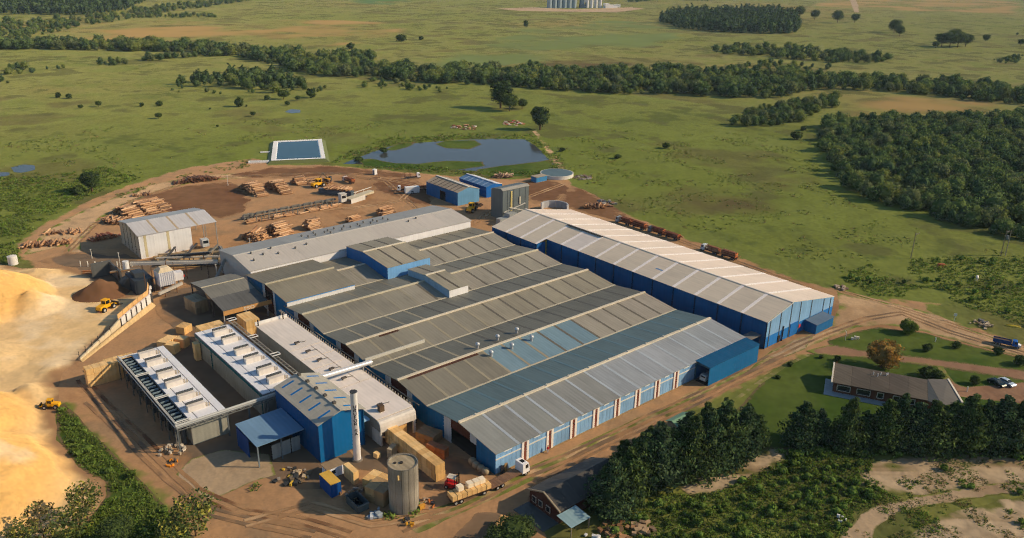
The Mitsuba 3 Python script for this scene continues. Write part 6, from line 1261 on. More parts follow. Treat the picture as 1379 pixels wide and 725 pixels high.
for k in range(8):
    x, y = -33.6 + k * 1.9, 180.2 - k * 1.55
    t = thing('guard_post', f'short white guard post, {NTH[k]} counted from the haul road end', 'post', 'white guard posts by the bark plant')
    part(t, 'shaft', MB(lin(226, 222, 212), 0.3).tube((x, y, 0), (x, y, 1.9), 0.18, n=8)); part(t, 'cap', MB(lin(200, 196, 186), 0.3).tube((x, y, 1.9), (x, y, 2.0), 0.21, n=8))
for x, y, h, lab in ((-24.0, 169.0, 6.0, 'tall white lamp post beside the bark plant'), (-28.5, 186.0, 3.4, 'white pole left of the tall white shed'), (46.5, 250.5, 5.0, 'thin pale pole behind the long log piles'), (-4.0, 136.0, 7.0, 'brown steel mast beside the timber store'), (12.6, 148.0, 9.0, 'thin mast at the long white shed corner')):
    t = thing('pole', lab, 'pole'); part(t, 'shaft', MB(lin(206, 202, 194), 0.3).tube((x, y, 0), (x, y, h), 0.13, 0.09, 8)); part(t, 'top', MB(lin(180, 176, 168), 0.3).box(x - 0.3, x + 0.3, y - 0.12, y + 0.12, h, h + 0.15))
t = thing('white_tank', 'white plastic tank in the grass above the sawdust heap', 'tank')
part(t, 'drum', MB(lin(222, 220, 218), 0.3).tube((-50.6, 196.4, 0), (-50.6, 196.4, 2.9), 1.5, n=24), smooth=40); part(t, 'lid', MB(lin(206, 204, 200), 0.3).tube((-50.6, 196.4, 2.9), (-50.6, 196.4, 3.2), 1.35, 0.5, n=24))
t = thing('liner_basin', 'small white lined settling basin left of the reservoir', 'basin')
part(t, 'rim', MB(lin(226, 224, 222), 0.3).rbox((*(77.1, 285.1), 0.05), (10.5, 3.6, 0.7), -27)); part(t, 'inner', MB(lin(170, 168, 160), 0.3).rbox((*(77.1, 285.1), 0.74), (8.6, 2.0, 0.06), -27))
t = thing('liner_strip', 'white liner strip reaching from the reservoir corner', 'liner')
part(t, 'sheet', MB(lin(222, 222, 222), 0.3).rbox((*(89.9, 304.3), 0.05), (6.5, 2.2, 0.4), -27)); part(t, 'fold', MB(lin(200, 200, 200), 0.3).rbox((*(89.9, 304.3), 0.45), (6.0, 0.6, 0.15), -27))
t = thing('plank_heap', 'long brown planks lying beside the white guard posts', 'planks')
part(t, 'planks', MB(lin(160, 110, 70), 0.6).rbox((-30.5, 172.0, 0.1), (9, 0.8, 0.4), -32).rbox((-31.5, 170.5, 0.1), (8, 0.6, 0.3), -30))
# utility poles in the pasture, cattle
def upole(label, x, y, h, double=False):
    t = thing('utility_pole', label, 'utility pole'); m = MB(lin(130, 118, 104), 0.5).tube((x, y, 0), (x, y, h), 0.17, 0.12, 8); part(t, 'shaft', m)
    if double: part(t, 'shaft', MB(lin(150, 140, 128), 0.5).tube((x + 0.9, y - 1.2, 0), (x + 0.9, y - 1.2, h), 0.17, 0.12, 8)); part(t, 'transformer', MB(lin(120, 124, 128), 0.4).box(x + 0.1, x + 0.9, y - 1.0, y - 0.3, h * 0.66, h * 0.8))
    part(t, 'crossarm', MB(lin(110, 96, 84), 0.4).box(x - 0.9, x + 1.4, y - 0.7, y - 0.5, h - 0.6, h - 0.45))
    for k in range(3): part(t, 'insulator', MB(lin(200, 206, 206), 0.1).tube((x - 0.8 + k, y - 0.6, h - 0.45), (x - 0.8 + k, y - 0.6, h - 0.2), 0.07, n=6))
upole('single wooden utility pole standing in the pasture', 203.0, 8.2, 10.0); upole('twin wooden poles with transformer before the wood', 233.0, -11.4, 10.0, True)
def cow(label, x, y, rz, c):
    import manifold3d as m3
    t = thing('cow', label, 'cow')
    H_ = lambda *q: m3.Manifold.batch_hull([m3.Manifold.sphere(r, 12).translate(p) for p, r in q])
    b = H_(((-0.75, 0, 1.05), 0.32), ((0.0, 0, 1.0), 0.38), ((0.6, 0, 1.05), 0.34)) + H_(((0.7, 0, 1.15), 0.22), ((1.15, 0, 1.0), 0.14)) + H_(((1.15, 0, 1.0), 0.15), ((1.5, 0, 0.72), 0.09))
    for s in (-1, 1):
        b = b + H_(((0.55, s * 0.18, 0.85), 0.13), ((0.6, s * 0.18, 0.45), 0.07)) + H_(((0.6, s * 0.18, 0.45), 0.065), ((0.58, s * 0.18, 0.06), 0.055)) + H_(((-0.8, s * 0.18, 0.9), 0.16), ((-0.7, s * 0.18, 0.55), 0.09)) + H_(((-0.7, s * 0.18, 0.55), 0.08), ((-0.85, s * 0.18, 0.45), 0.065)) + H_(((-0.85, s * 0.18, 0.45), 0.06), ((-0.82, s * 0.18, 0.06), 0.055)) + H_(((1.12, s * 0.12, 1.1), 0.05), ((1.08, s * 0.3, 1.1), 0.03))
    b = b + H_(((-1.05, 0, 1.2), 0.05), ((-1.15, 0, 0.6), 0.03))
    q = b.to_mesh(); part(t, 'body', MB(c, 0.3).raw(q.vert_properties[:, :3], q.tri_verts), smooth=True)
    for s in (-1, 1): part(t, 'horn', MB(lin(190, 180, 160), 0.2).tube((1.15, s * 0.1, 1.14), (1.2, s * 0.26, 1.26), 0.03, 0.01, 5))
    finish(t, x, y, rz, 1.25)
cow('white cow grazing in the weedy pasture', *(198.7, -16.4), 20, lin(220, 214, 204)); cow('reddish cow lying far out in the pasture', *(201.4, -3.1), -40, lin(176, 92, 50))
for (px_x, px_y), lab in (((118.3, -12.5), 'white goal-like frame standing on the lawn wedge'),):
    t = thing('play_frame', lab, 'frame')
    part(t, 'upright', MB(lin(214, 210, 204), 0.2).tube((px_x, px_y, 0), (px_x, px_y, 2.6), 0.09, n=6)); part(t, 'arm', MB(lin(214, 210, 204), 0.2).tube((px_x, px_y, 2.5), (px_x + 1.0, px_y + 0.8, 2.6), 0.08, n=6))
    for k in range(3): part(t, 'seat', MB(lin(206, 200, 190), 0.3).rbox((px_x + 2 + k * 0.9, px_y - 1 - k * 0.4, 0.1), (0.6, 0.6, 0.7 + 0.3 * (k % 2)), 20))
for (x, y), lab in (((137.8, -29.2), 'small white marker post on the lawn wedge'), ((114.7, -47.2), 'small white marker post by the parking place')):
    t = thing('marker_post', lab, 'post'); part(t, 'shaft', MB(lin(226, 224, 220), 0.2).tube((x, y, 0), (x, y, 1.4), 0.14, n=8)); part(t, 'cap', MB(lin(200, 198, 196), 0.2).tube((x, y, 1.4), (x, y, 1.5), 0.17, n=8))
t = thing('signal_stand', 'slender pale stand with sign at the road fork edge', 'sign'); sx_, sy_ = (157.8, -26.1)
part(t, 'shaft', MB(lin(190, 206, 200), 0.2).tube((sx_, sy_, 0), (sx_, sy_, 2.2), 0.08, n=6)); part(t, 'board', MB(lin(190, 214, 206), 0.2).rbox((sx_, sy_, 1.5), (0.08, 0.9, 0.9), 30))
t = thing('plastic_boat', 'small yellow upturned boat in the grass by the rubble', 'boat'); bx_, by_ = (167.4, -39.1)
m = trimesh.creation.icosphere(2, 1.0); m.apply_scale([2.2, 0.5, 0.45]); m.vertices[:, 2] = np.maximum(m.vertices[:, 2], 0); part(t, 'hull', MB(lin(206, 180, 60), 0.2).mesh(m).move((bx_, by_, 0.06), -60), smooth=True); part(t, 'keel', MB(lin(190, 160, 50), 0.2).box(-1.8, 1.8, -0.05, 0.05, 0.3, 0.5).move((bx_, by_, 0.06), -60))

# ------------------------------------------------------------------ vegetation
GREENS = dict(dark=(0.030, 0.048, 0.018), mid=(0.050, 0.072, 0.022), olive=(0.078, 0.088, 0.030), bright=(0.085, 0.125, 0.025), autumn=(0.20, 0.125, 0.035), pine=(0.026, 0.046, 0.022), yellow=(0.16, 0.15, 0.03))
def leaves(centers, radii, per, size, cols, g, flat=0.8, tint=0.28):
    """Leaf clumps: per quads round each centre. Returns vertices, faces, colours."""
    n = len(centers) * per
    c = np.repeat(centers, per, 0); r = np.repeat(radii, per)
    d = g.normal(size=(n, 3)); d /= np.linalg.norm(d, axis=1, keepdims=True)
    p = c + d * (r * g.uniform(0.45, 1.0, n) ** 0.6)[:, None] * [1, 1, flat]
    a = d + g.normal(size=(n, 3)) * 0.7; a /= np.linalg.norm(a, axis=1, keepdims=True)
    t = np.cross(a, g.normal(size=(n, 3))); t /= np.linalg.norm(t, axis=1, keepdims=True) + 1e-9
    b = np.cross(a, t)
    s = (size * g.uniform(0.6, 1.35, n))[:, None]
    v = np.stack([p - t * s, p + b * s * 0.55, p + t * s, p - b * s * 0.55], 1).reshape(-1, 3)
    i = np.arange(n) * 4
    f = np.vstack([np.stack([i, i + 1, i + 2], 1), np.stack([i, i + 2, i + 3], 1)])
    cl = np.repeat(1 + g.normal(0, tint, len(centers)), per) * (1 + g.normal(0, 0.16, n))
    col = 1.9 * np.array(cols)[np.repeat(g.integers(0, len(cols), len(centers)), per)] * np.clip(cl, 0.4, 1.9)[:, None]
    return v, f, np.repeat(col, 4, 0)
def core(shape, col, g, sub=2):
    m = trimesh.creation.icosphere(sub, 1.0)
    k = 0.75 + 0.5 * meshkit.fbm(m.vertices * 1.7 + g.uniform(0, 50), 3)
    v = m.vertices * k[:, None]
    return shape(v), np.array(m.faces), np.tile(np.array(col) * 1.9, (len(v), 1))
def join(*parts):
    v, f, c, n = [], [], [], 0
    for a, b, q in parts:
        v.append(a); f.append(b + n); c.append(q); n += len(a)
    return np.vstack(v), np.vstack(f), np.vstack(c)
def crown_round(seed, h, w, cols, per=10, n=60, size=0.4, base=0.22, sub=2, lump=0.30):
    """Broad crown h tall over a bare trunk, w wide, of leaf clumps on an uneven lobed volume."""
    g = np.random.default_rng(seed); z0 = h * base; hh = (h - z0) / 2
    lob = g.normal(size=(7, 3)); lob /= np.linalg.norm(lob, axis=1, keepdims=True)
    d = g.normal(size=(n, 3)); d /= np.linalg.norm(d, axis=1, keepdims=True)
    k = 0.72 + 0.34 * np.max(np.clip(d @ lob.T, 0, 1) ** 3, axis=1) + g.normal(0, 0.06, n)
    k *= np.where(g.uniform(size=n) < 0.25, g.uniform(0.5, 0.9, n), 1.0)
    c = d * k[:, None] * [w / 2, w / 2, hh] * 0.86 + [0, 0, z0 + hh]
    r = np.full(n, lump * min(w / 2, hh) ) * g.uniform(0.7, 1.4, n)
    co = core(lambda v: v * [w / 2 * 0.70, w / 2 * 0.70, hh * 0.72] + [0, 0, z0 + hh], np.mean(cols, 0) * 0.9, g, sub)
    return join(leaves(c, r, per, size, cols, g), co) if sub else leaves(c, r, per, size, cols, g)
def crown_cone(seed, h, w, cols, per=14, n=90, size=0.4, base=0.08, sub=2):
    """Conifer: drooping tiers of branches that thin out towards an uneven top."""
    g = np.random.default_rng(seed); cs, rs = [], []
    tiers = int(h / 0.9)
    for i in range(tiers):
        t = (i + 0.5) / tiers; z = h * (base + (1 - base) * t)
        R = w / 2 * min(1.0, (1 - t) * 1.5 + 0.05) ** 0.8 * (0.62 + 0.38 * math.sin(min(1.0, t * 2.6 + 0.25) * math.pi / 2)) * g.uniform(0.72, 1.25)
        m = max(3, int(n / tiers * (1.35 - t * 0.7)))
        for j in range(m):
            a = g.uniform(0, 2 * np.pi); q = R * g.uniform(0.35, 1.0)
            cs.append([q * math.cos(a), q * math.sin(a), z - 0.18 * q + g.normal(0, 0.35)]); rs.append(max(0.35, 0.30 * R + 0.15) * g.uniform(0.7, 1.3))
    co = core(lambda v: np.column_stack([v[:, 0] * w * 0.30 * (1 - (v[:, 2] + 1) / 3.2), v[:, 1] * w * 0.30 * (1 - (v[:, 2] + 1) / 3.2), (v[:, 2] + 1) / 2 * h * 0.84 + h * base]), np.mean(cols, 0), g, sub)
    v, f, c = join(leaves(np.array(cs), np.array(rs), per, size, cols, g, 0.55), co)
    return v, f, c * 1.25
def trunk_mb(h, r, col=lin(92, 72, 56), limbs=4, seed=0, w=2.0):
    g = np.random.default_rng(seed); m = MB(col, 0.6).tube((0, 0, 0), (0, 0, h * 0.5), r, r * 0.7, 7).tube((0, 0, h * 0.5), (0.1, 0, h * 0.85), r * 0.7, r * 0.25, 6)
    for k in range(limbs):
        a = g.uniform(0, 6.3); z = h * g.uniform(0.25, 0.5)
        m.tube((0, 0, z), (math.cos(a) * w * 0.5, math.sin(a) * w * 0.5, z + h * 0.2), r * 0.4, r * 0.15, 5)
    return m
# prototypes: crown geometry and trunk, reused under other transforms
PROTO = {}
def proto(key, crown, trunk):
    v, f, c = crown
    PROTO[key] = (mikit.ply((v, f), 'leaf', False, color=c), trunk)
def tree(base, label, kind, x, y, s, rz=0.0, cat='tree', group=None, sz=None, leaf=None):
    t = thing(base, label, cat, group)
    to = T().translate([float(x), float(y), 0.0]).rotate([0, 0, 1], float(rz)).scale([float(s), float(s), float(s if sz is None else sz)])
    crown, trunk = PROTO[kind]
    k_ = name(t + '__crown'); scene[k_] = {**crown, 'to_world': to}
    if trunk is not None:
        k_ = name(t + '__trunk'); trunk.put(k_, 'paint'); scene[k_]['to_world'] = to
    return t
G_ = GREENS
for i in range(5): proto(f'conifer{i}', crown_cone(100 + i, 10.0, (6.4, 7.4, 7.0, 5.6, 6.8)[i], [[G_['pine'], G_['pine'], G_['dark'], (0.042, 0.060, 0.024)], [G_['pine'], G_['dark'], (0.045, 0.066, 0.022)], [G_['pine'], G_['pine'], (0.034, 0.050, 0.026)], [(0.046, 0.070, 0.022), G_['dark'], G_['mid']], [G_['dark'], G_['mid'], (0.04, 0.056, 0.02)]][i], 26, 240, 0.27), trunk_mb(10, 0.22, limbs=2, seed=i))
for i in range(3): proto(f'round{i}', crown_round(200 + i, 10.0, 9.0, [G_['dark'], G_['mid'], G_['mid']], 24, 160, 0.28), trunk_mb(10, 0.3, seed=i))
for i in range(2): proto(f'bush{i}', crown_round(300 + i, 3.0, 3.6, [G_['dark'], G_['mid']], 12, 60, 0.26, 0.02), trunk_mb(2, 0.12, limbs=2, seed=i))
proto('tallround', crown_round(210, 10.0, 5.4, [G_['dark'], G_['pine'], G_['mid']], 22, 140, 0.28, 0.08), trunk_mb(10, 0.3, seed=4))
proto('autumn', crown_round(220, 8.0, 8.6, [G_['autumn'], (0.15, 0.10, 0.035), (0.11, 0.095, 0.035), (0.24, 0.13, 0.03)], 18, 190, 0.30, 0.05, lump=0.24), trunk_mb(8, 0.3, seed=5))
proto('ball', crown_round(230, 4.6, 5.6, [(0.075, 0.105, 0.022), (0.09, 0.12, 0.028)], 26, 150, 0.20, 0.0, lump=0.2), trunk_mb(3, 0.2, limbs=2, seed=6))
proto('sparse', crown_round(240, 8.0, 6.5, [G_['mid'], G_['olive'], G_['yellow']], 16, 60, 0.30, 0.25, sub=0, lump=0.42), trunk_mb(8, 0.14, limbs=7, seed=7, w=4))
proto('brownsparse', crown_round(241, 7.0, 5.5, [(0.11, 0.085, 0.035), (0.09, 0.08, 0.03), G_['olive']], 12, 26, 0.30, 0.3, sub=0, lump=0.30), trunk_mb(7, 0.12, limbs=8, seed=8, w=4))
g = np.random.default_rng(21)
# conifers along the road and behind the long house
CON = [(9.7, -23.4), (14.8, -23.4), (20.5, -21.5), (18.6, -18.3), (24.1, -22.8), (27.1, -17.8), (28.6, -23.1), (33.8, -17.5), (31.4, -25.4), (38.6, -19.1), (35.8, -26.2), (43.9, -19.7), (40.8, -26.7), (48.9, -21.4), (46.0, -28.0), (53.2, -24.0), (51.0, -28.4)]
CH = [12.5, 13.0, 13.1, 10.6, 14.7, 10.2, 14.2, 8.5, 14.9, 10.1, 15.1, 10.6, 14.9, 10.3, 12.9, 8.8, 9.0]
CL = ['lowest conifer of the clump beside the porch roof', 'conifer behind the brick house, second in the clump', 'conifer of the clump above the brick house ridge', 'conifer overhanging the dark road shade', 'bushy conifer in the clump middle, front row', 'conifer of the clump nearest the road bend', 'drooping conifer in front of the green roofed garden shed', 'conifer left of the garden shed roof', 'wide conifer right of the drooping one', 'slim conifer just right of the garden shed', 'dark conifer above the sandy footpath start', 'conifer at the lawn footpath, back row', 'dark conifer above the middle of the sandy strip', 'tall dark conifer topping the clump by the lawn', 'dark conifer second from the clump lawn end', 'conifer at the clump lawn corner, back row', 'last conifer of the clump at the lawn corner']
for i, ((x, y), h, l) in enumerate(zip(CON, CH, CL)):
    tree('conifer', l, f'conifer{(i * 3) % 5}', x, y, max(0.7, h / 10) * g.uniform(0.85, 1.08), g.uniform(0, 360), 'conifer', 'conifers between road and scrub', sz=h / 10.6 * (0.8 if i in (6, 7) else 1.0))
ROW = [(1078, 600, 535), (1100, 597, 548), (1138, 603, 537), (1160, 600, 552), (1188, 604, 536), (1206, 602, 532), (1228, 605, 538), (1250, 606, 530), (1272, 604, 536), (1296, 606, 530), (1318, 606, 534), (1342, 606, 530), (1366, 606, 532)]
RX = [(59.8, -34.0), (63.5, -35.8), (66.8, -40.7), (70.5, -42.6), (73.0, -46.1), (75.9, -47.7), (77.9, -50.4), (80.5, -52.9), (83.9, -54.9), (86.5, -57.7), (89.3, -60.0), (92.5, -62.5), (95.6, -65.1), (99.7, -67.6)]
RH = [12.6, 9.9, 12.7, 9.6, 13.1, 13.5, 12.9, 14.5, 13.1, 14.6, 13.8, 14.6, 14.2, 13.5]
ORD = ['first', 'second', 'third', 'fourth', 'fifth', 'sixth', 'seventh', 'eighth', 'ninth', 'tenth', 'eleventh', 'twelfth', 'thirteenth', 'fourteenth']
for i, ((x, y), h) in enumerate(zip(RX, RH)):
    tree('conifer', f'{ORD[i]} dark conifer from the lawn end of the row before the long house', f'conifer{(i * 2) % 5}', x, y, max(0.8, h / 10) * g.uniform(0.85, 1.1), g.uniform(0, 360), 'conifer', 'conifer row before the long house', sz=h / 10.6 * g.uniform(0.88, 1.04))
# single trees and shrubs
def single(base, label, kind, p, h, ph=10.0, wide=1.0, cat='tree'):
    tree(base, label, kind, *p, h / ph * wide, g.uniform(0, 360), cat, sz=h / ph)
single('broadleaf_tree', 'round russet autumn tree behind the long house', 'autumn', (110.0, -27.2), 8.4, 8.0, cat='tree')
single('clipped_bush', 'big round clipped light green bush on the lawn wedge tip', 'ball', (137.5, -21.4), 4.4, 4.6, cat='bush')
single('shrub', 'small dark shrub on the lawn wedge near its middle', 'bush0', (130.0, -30.2), 2.4, 3.0, cat='shrub')
single('shrub', 'small dark shrub second along the lawn wedge', 'bush1', (138.4, -34.5), 2.2, 3.0, cat='shrub')
single('shrub', 'thin shrub before the blue dump truck', 'bush0', (143.4, -43.7), 2.4, 3.0, cat='shrub')
single('shrub', 'young shrub on the lawn right of the dump truck', 'bush1', (141.5, -50.0), 3.0, 3.0, cat='shrub')
single('shrub', 'small round topped shrub on the lower lawn by the parking', 'bush1', (120.2, -46.7), 2.6, 3.0, 0.8, cat='shrub')
single('shrub', 'rounded dark hedge shrub behind the long house end, first', 'bush0', (114.8, -36.8), 2.8, 3.0, 1.3, cat='shrub')
single('shrub', 'rounded dark hedge shrub behind the long house end, second', 'bush1', (115.6, -39.5), 2.6, 3.0, 1.2, cat='shrub')
single('shrub', 'tiny dark shrub at the long house gable', 'bush0', (104.7, -17.6), 1.6, 3.0, cat='shrub')
single('shrub', 'tiny shrub on the lawn near the footpath corner', 'bush1', (102.6, -14.2), 1.2, 3.0, cat='shrub')
single('shrub', 'tiny shrub on the lawn beside the footpath', 'bush0', (91.9, -11.2), 1.2, 3.0, 1.3, cat='shrub')
single('shrub', 'tiny shrub farther down the footpath lawn', 'bush1', (83.2, -13.2), 1.0, 3.0, 1.3, cat='shrub')
single('broadleaf_tree', 'bushy tree by the haul road in the left pasture', 'tallround', (-4.5, 277.0), 9.8, 10, 1.5)
single('shrub', 'low bush left of the haul road tree', 'bush0', (-10.9, 275.7), 4.0, 3.0, 1.2, cat='shrub')
single('broadleaf_tree', 'tall dark tree beyond the lake, taller of the close pair', 'tallround', (282.2, 339.1), 20.3, 10, 1.35)
single('broadleaf_tree', 'dark round tree before the tall tree beyond the lake', 'round1', (279.7, 326.3), 12.3, 10, 1.1)
single('broadleaf_tree', 'lone dark upright tree beside the lake track', 'tallround', (252.7, 264.8), 15.7, 10, 1.3)
single('broadleaf_tree', 'pale green low tree right of the close pair beyond the lake', 'round2', (292.9, 328.1), 7.3, 10, 1.2)
FARL = [((1076, 24), 8, 'thin far tree at the plantation end'), ((1097, 27), 13, 'round far tree left of the pair near the far road'), ((1127, 31), 14, 'largest round far tree near the far road'), ((1151, 31), 18, 'small dark far tree under the far road end'), ((1204, 45), 26, 'lone far tree with two lobes, upper lobe'), ((1211, 49), 35, 'lone far tree with two lobes, lower lobe'), ((1327, 57), 46, 'low far tree right of the dark grove'), ((1369, 48), 44, 'small far bush at the right edge'), ((1374, 62), 52, 'dark far bush at the right edge, lower one')]
FP = [(1436, 806), (1405, 754), (1370, 688), (1403, 672), (1234, 516), (1186, 484), (1204, 368), (1383, 390), (1189, 317)]
FH = [22.4, 19.0, 22.0, 17.0, 21.3, 15.1, 11.2, 4.5, 9.8]
for (q, _, l), p, h in zip(FARL, FP, FH): single('far_tree', l, f'round{len(l) % 3}', p, h, 10, 1.05)
GR = [(1073, 373), (1072, 362), (1082, 356), (1104, 355), (1043, 368), (1147, 388)]
for i, p in enumerate(GR): single('far_tree', f'tree of the dark far grove, {ORD[i]} counted along its front' if i < 4 else ('low outer tree at the grove side' if i == 4 else 'tree at the back of the dark far grove'), f'round{i % 3}', p, (18, 20, 20, 17, 9, 19)[i], 10, 1.2)
ML = [(79, 132, 124), (93, 133, 126), (109, 147, 141), (133, 144, 136), (191, 144, 138), (215, 143, 136), (214, 160, 152), (293, 172, 168), (322, 144, 131), (360, 135, 128), (382, 134, 121), (401, 136, 129), (419, 132, 119), (387, 142, 136), (341, 157, 150), (283, 148, 145), (332, 144, 141)]
MP = [(46.1, 554.0), (51.1, 546.5), (46.6, 497.4), (58.5, 499.9), (81.8, 483.9), (92.5, 480.2), (76.5, 433.6), (95.2, 384.6), (135.5, 447.2), (163.4, 462.6), (174.5, 459.1), (179.9, 447.4), (194.1, 454.1), (165.3, 434.2), (128.1, 407.3), (114.9, 446.9), (139.6, 444.3)]
MH = [4.2, 3.7, 3.0, 4.0, 3.0, 3.6, 3.8, 1.8, 6.7, 3.8, 7.0, 3.8, 7.1, 3.1, 3.4, 1.5, 1.5]
MLAB = ['dark bush at the far left of the open pasture', 'paler bush right of the far left pasture bush', 'low bush below the left pasture pair', 'wide low bush fourth from the left in the pasture', 'small round bush mid pasture, left of two', 'round bush mid pasture, right of two', 'lone bush lowest in the mid pasture', 'tiny lone bush above the reservoir track', 'tall dark bush under the copse', 'bush left of the round tree at the copse end', 'round tree in front of the copse right end', 'small bush between round tree and wide tree', 'wide dark tree at the copse right end', 'tiny bush above the puddle', 'small bush left of the puddle', 'tiny bush left of the tall dark bush', 'tiny bush beside the tall dark bush']
for p, h, l, i in zip(MP, MH, MLAB, range(99)): single('pasture_bush', l, ('bush0', 'bush1', 'round0', 'round1')[i % 4], p, max(h, 1.5), (3.0, 3.0, 10, 10)[i % 4], (0.9, 1.1, 1.3, 1.2)[i % 4], 'bush')
RB = [(360.7, 152.0), (390.1, 164.7), (275.6, 182.8), (233.7, 181.4), (221.7, 212.3), (490, 785), (391.8, 740.0), (523, 789), (415.7, 547.7), (781, 880), (140.1, 266.8), (117.8, 255.4)]
RBL = ['dark bush by the wood in the right pasture', 'smaller bush above the one by the wood', 'bush on the rough patch in the middle pasture', 'low bush right of the lake track', 'tiny bush at the lake track side', 'dark bush alone in the far crop field margin', 'small far bush left of the crop field', 'tiny far bush above the crop field margin', 'tiny bush above the river trees', 'thin far tree in front of the silo plant', 'bush on the lake bank, left shore', 'bush at the lake left corner']
RBH = (5, 3, 3.4, 2.5, 2.2, 9, 7, 5, 3, 11, 3, 3.2)
for p, l, h, i in zip(RB, RBL, RBH, range(99)): single('pasture_bush', l, f'bush{i % 2}', p, h, 3.0, 1.3 if i not in (9,) else 0.6, 'bush')
# trees at the bottom left
BL = [((264, 722), 'sparse', 9.0, 1.1, 'leafy sparse tree at the bottom of the yard road'), ((118, 700), 'sparse', 8.0, 1.0, 'bright leafed tree leaning over the sawdust edge'), ((60, 728), 'brownsparse', 8.0, 1.0, 'thin brownish tree on the golden heap edge'), ((100, 735), 'sparse', 7.5, 1.3, 'leafy tree at the bottom left corner'), ((160, 735), 'round2', 6.0, 1.2, 'dark bushy tree in the green strip bottom'), ((236, 740), 'sparse', 6.5, 1.2, 'sparse bushy tree beside the leafy road tree'), ((35, 745), 'sparse', 6.5, 1.2, 'leafy tree top at the bottom edge under the brownish tree')]
BP = [(-54.6, 19.9), (-68.5, 37.2), (-76.1, 35.8), (-72.4, 31.0), (-66.2, 26.0), (-58.8, 18.6), (-79.4, 34.2)]
for (q, kind, h, w, l), p in zip(BL, BP): single('leafy_tree', l, kind, p, h, {'sparse': 8.0, 'brownsparse': 7.0, 'round2': 10.0}[kind], w)
single('broadleaf_tree', 'dark leafy tree at the bottom edge before the timber rolls', 'round0', (-11.3, -19.6), 6.4, 10, 1.25); single('broadleaf_tree', 'smaller leafy tree at the bottom edge beside the dark one', 'round1', (-14.1, -18.3), 5.2, 10, 1.3)

# ---- masses that nobody could count: instances of a few trees
def pick(poly, spacing, seed, jitter=0.45):
    gg = np.random.default_rng(seed); P_ = Polygon(poly)
    if not P_.is_valid: P_ = P_.buffer(0)
    x0, y0, x1, y1 = P_.bounds
    X, Y = np.meshgrid(np.arange(x0, x1, spacing), np.arange(y0, y1, spacing)); q = np.column_stack([X.ravel(), Y.ravel()]) + gg.uniform(-jitter, jitter, (X.size, 2)) * spacing
    shapely.prepare(P_); return q[shapely.contains_xy(P_, q[:, 0], q[:, 1])]
def group(key, crown):
    v, f, c = crown
    scene[key] = {'type': 'shapegroup', 'foliage': mikit.ply((v, f), 'leaf', False, color=c)}
FC = [[tuple(1.42 * x for x in q) for q in w_] for w_ in [[G_['dark'], (0.040, 0.058, 0.022), G_['mid']], [(0.036, 0.056, 0.022), (0.046, 0.070, 0.024)], [G_['mid'], (0.056, 0.078, 0.026)], [G_['olive'], G_['mid'], (0.10, 0.115, 0.03)], [(0.060, 0.070, 0.030), (0.050, 0.064, 0.028)], [(0.030, 0.050, 0.024), (0.034, 0.054, 0.022)]]]
LOWT = [group(f'far_crown_{i}', crown_round(400 + i, 10.0, (9.5, 8.0, 10.5, 9.0, 8.5, 7.4)[i], FC[i], 10, 72, 0.55, 0.02, sub=2, lump=0.30)) for i in range(6)]
for i in range(2): group(f'far_tall_{i}', crown_round(420 + i, 10.0, 4.6, [tuple(1.5 * x for x in q) for q in (G_['pine'], G_['dark'], (0.044, 0.066, 0.030))], 10, 60, 0.5, 0.03, sub=1))
def mass(base, label, pts, h, seed, kinds, olive=0.12, thin=None):
    k = name(base); labels[k] = {'label': label, 'kind': 'stuff', 'category': 'trees'}; gg = np.random.default_rng(seed)
    for i, (x, y) in enumerate(pts):
        kind = kinds[gg.integers(len(kinds))]
        if kind.startswith('far_crown') and gg.uniform() < olive: kind = 'far_crown_3'
        s = h / 10 * (0.5 + 0.95 * gg.uniform() ** 1.4); w = s * gg.uniform(0.9, 1.3)
        scene[f'{k}__{i + 1:03d}'] = {'type': 'instance', 'g': {'type': 'ref', 'id': kind}, 'to_world': T().translate([float(x), float(y), -0.3]).rotate([0, 0, 1], float(gg.uniform(0, 360))).scale([float(w), float(w), float(s)])}
    return k
CR = ['far_crown_0', 'far_crown_1', 'far_crown_2', 'far_crown_4', 'far_crown_5']; TL = ['far_tall_0', 'far_tall_1']
mass('wood', 'dense mixed wood covering the right side of the pasture', pick([(404.0, 160.8), (433.2, 158.8), (466.9, 144.8), (515.4, 120.8), (555.8, 92.6), (595.4, 58.1), (262.7, -34.7), (260.0, -10.0), (255.3, 1.7), (258.6, 17.5), (261.8, 37.7), (263.8, 54.9), (280.5, 77.8), (322.3, 110.3), (364.1, 139.1)], 5.4, 1), 7.0, 1, CR, 0.14)
mass('river_trees', 'long winding belt of river trees across the plain', pick([(67, 1004), (87, 993), (151, 937), (217, 889), (271.4, 810.8), (313.8, 716.4), (327.4, 631.0), (345.2, 539.0), (385.6, 500.8), (460.5, 459.3), (538.0, 397.1), (595.9, 353.8), (624.0, 323.2), (622.7, 276.6), (651.7, 235.3), (692.8, 213.8), (696.7, 189.4), (698.5, 142.1), (709.9, 106.0), (632.5, 82.9), (624.3, 116.4), (613.7, 144.5), (613.2, 185.0), (599.9, 222.8), (590.1, 244.3), (541.0, 257.2), (478.4, 244.9), (461.1, 273.9), (433.0, 310.7), (395.5, 340.4), (366.2, 378.4), (356.6, 404.0), (336.2, 437.5), (304.5, 478.9), (287.4, 522.6), (257.5, 547.5), (248.1, 570.7), (256.1, 647.3), (252.7, 745.1), (224.5, 794.8), (164.9, 847.2), (111, 896), (55, 929)], 8.5, 2), 9.0, 2, CR, 0.18)
mass('river_scrub', 'lower scrub spreading beside the river belt', pick([(361.8, 199.7), (410.6, 225.1), (456.8, 230.9), (496.8, 224.0), (533.1, 220.8), (499.2, 201.9), (458.7, 195.4), (412.8, 179.5), (380.2, 186.7)], 7.5, 3), 6.5, 3, CR, 0.25)
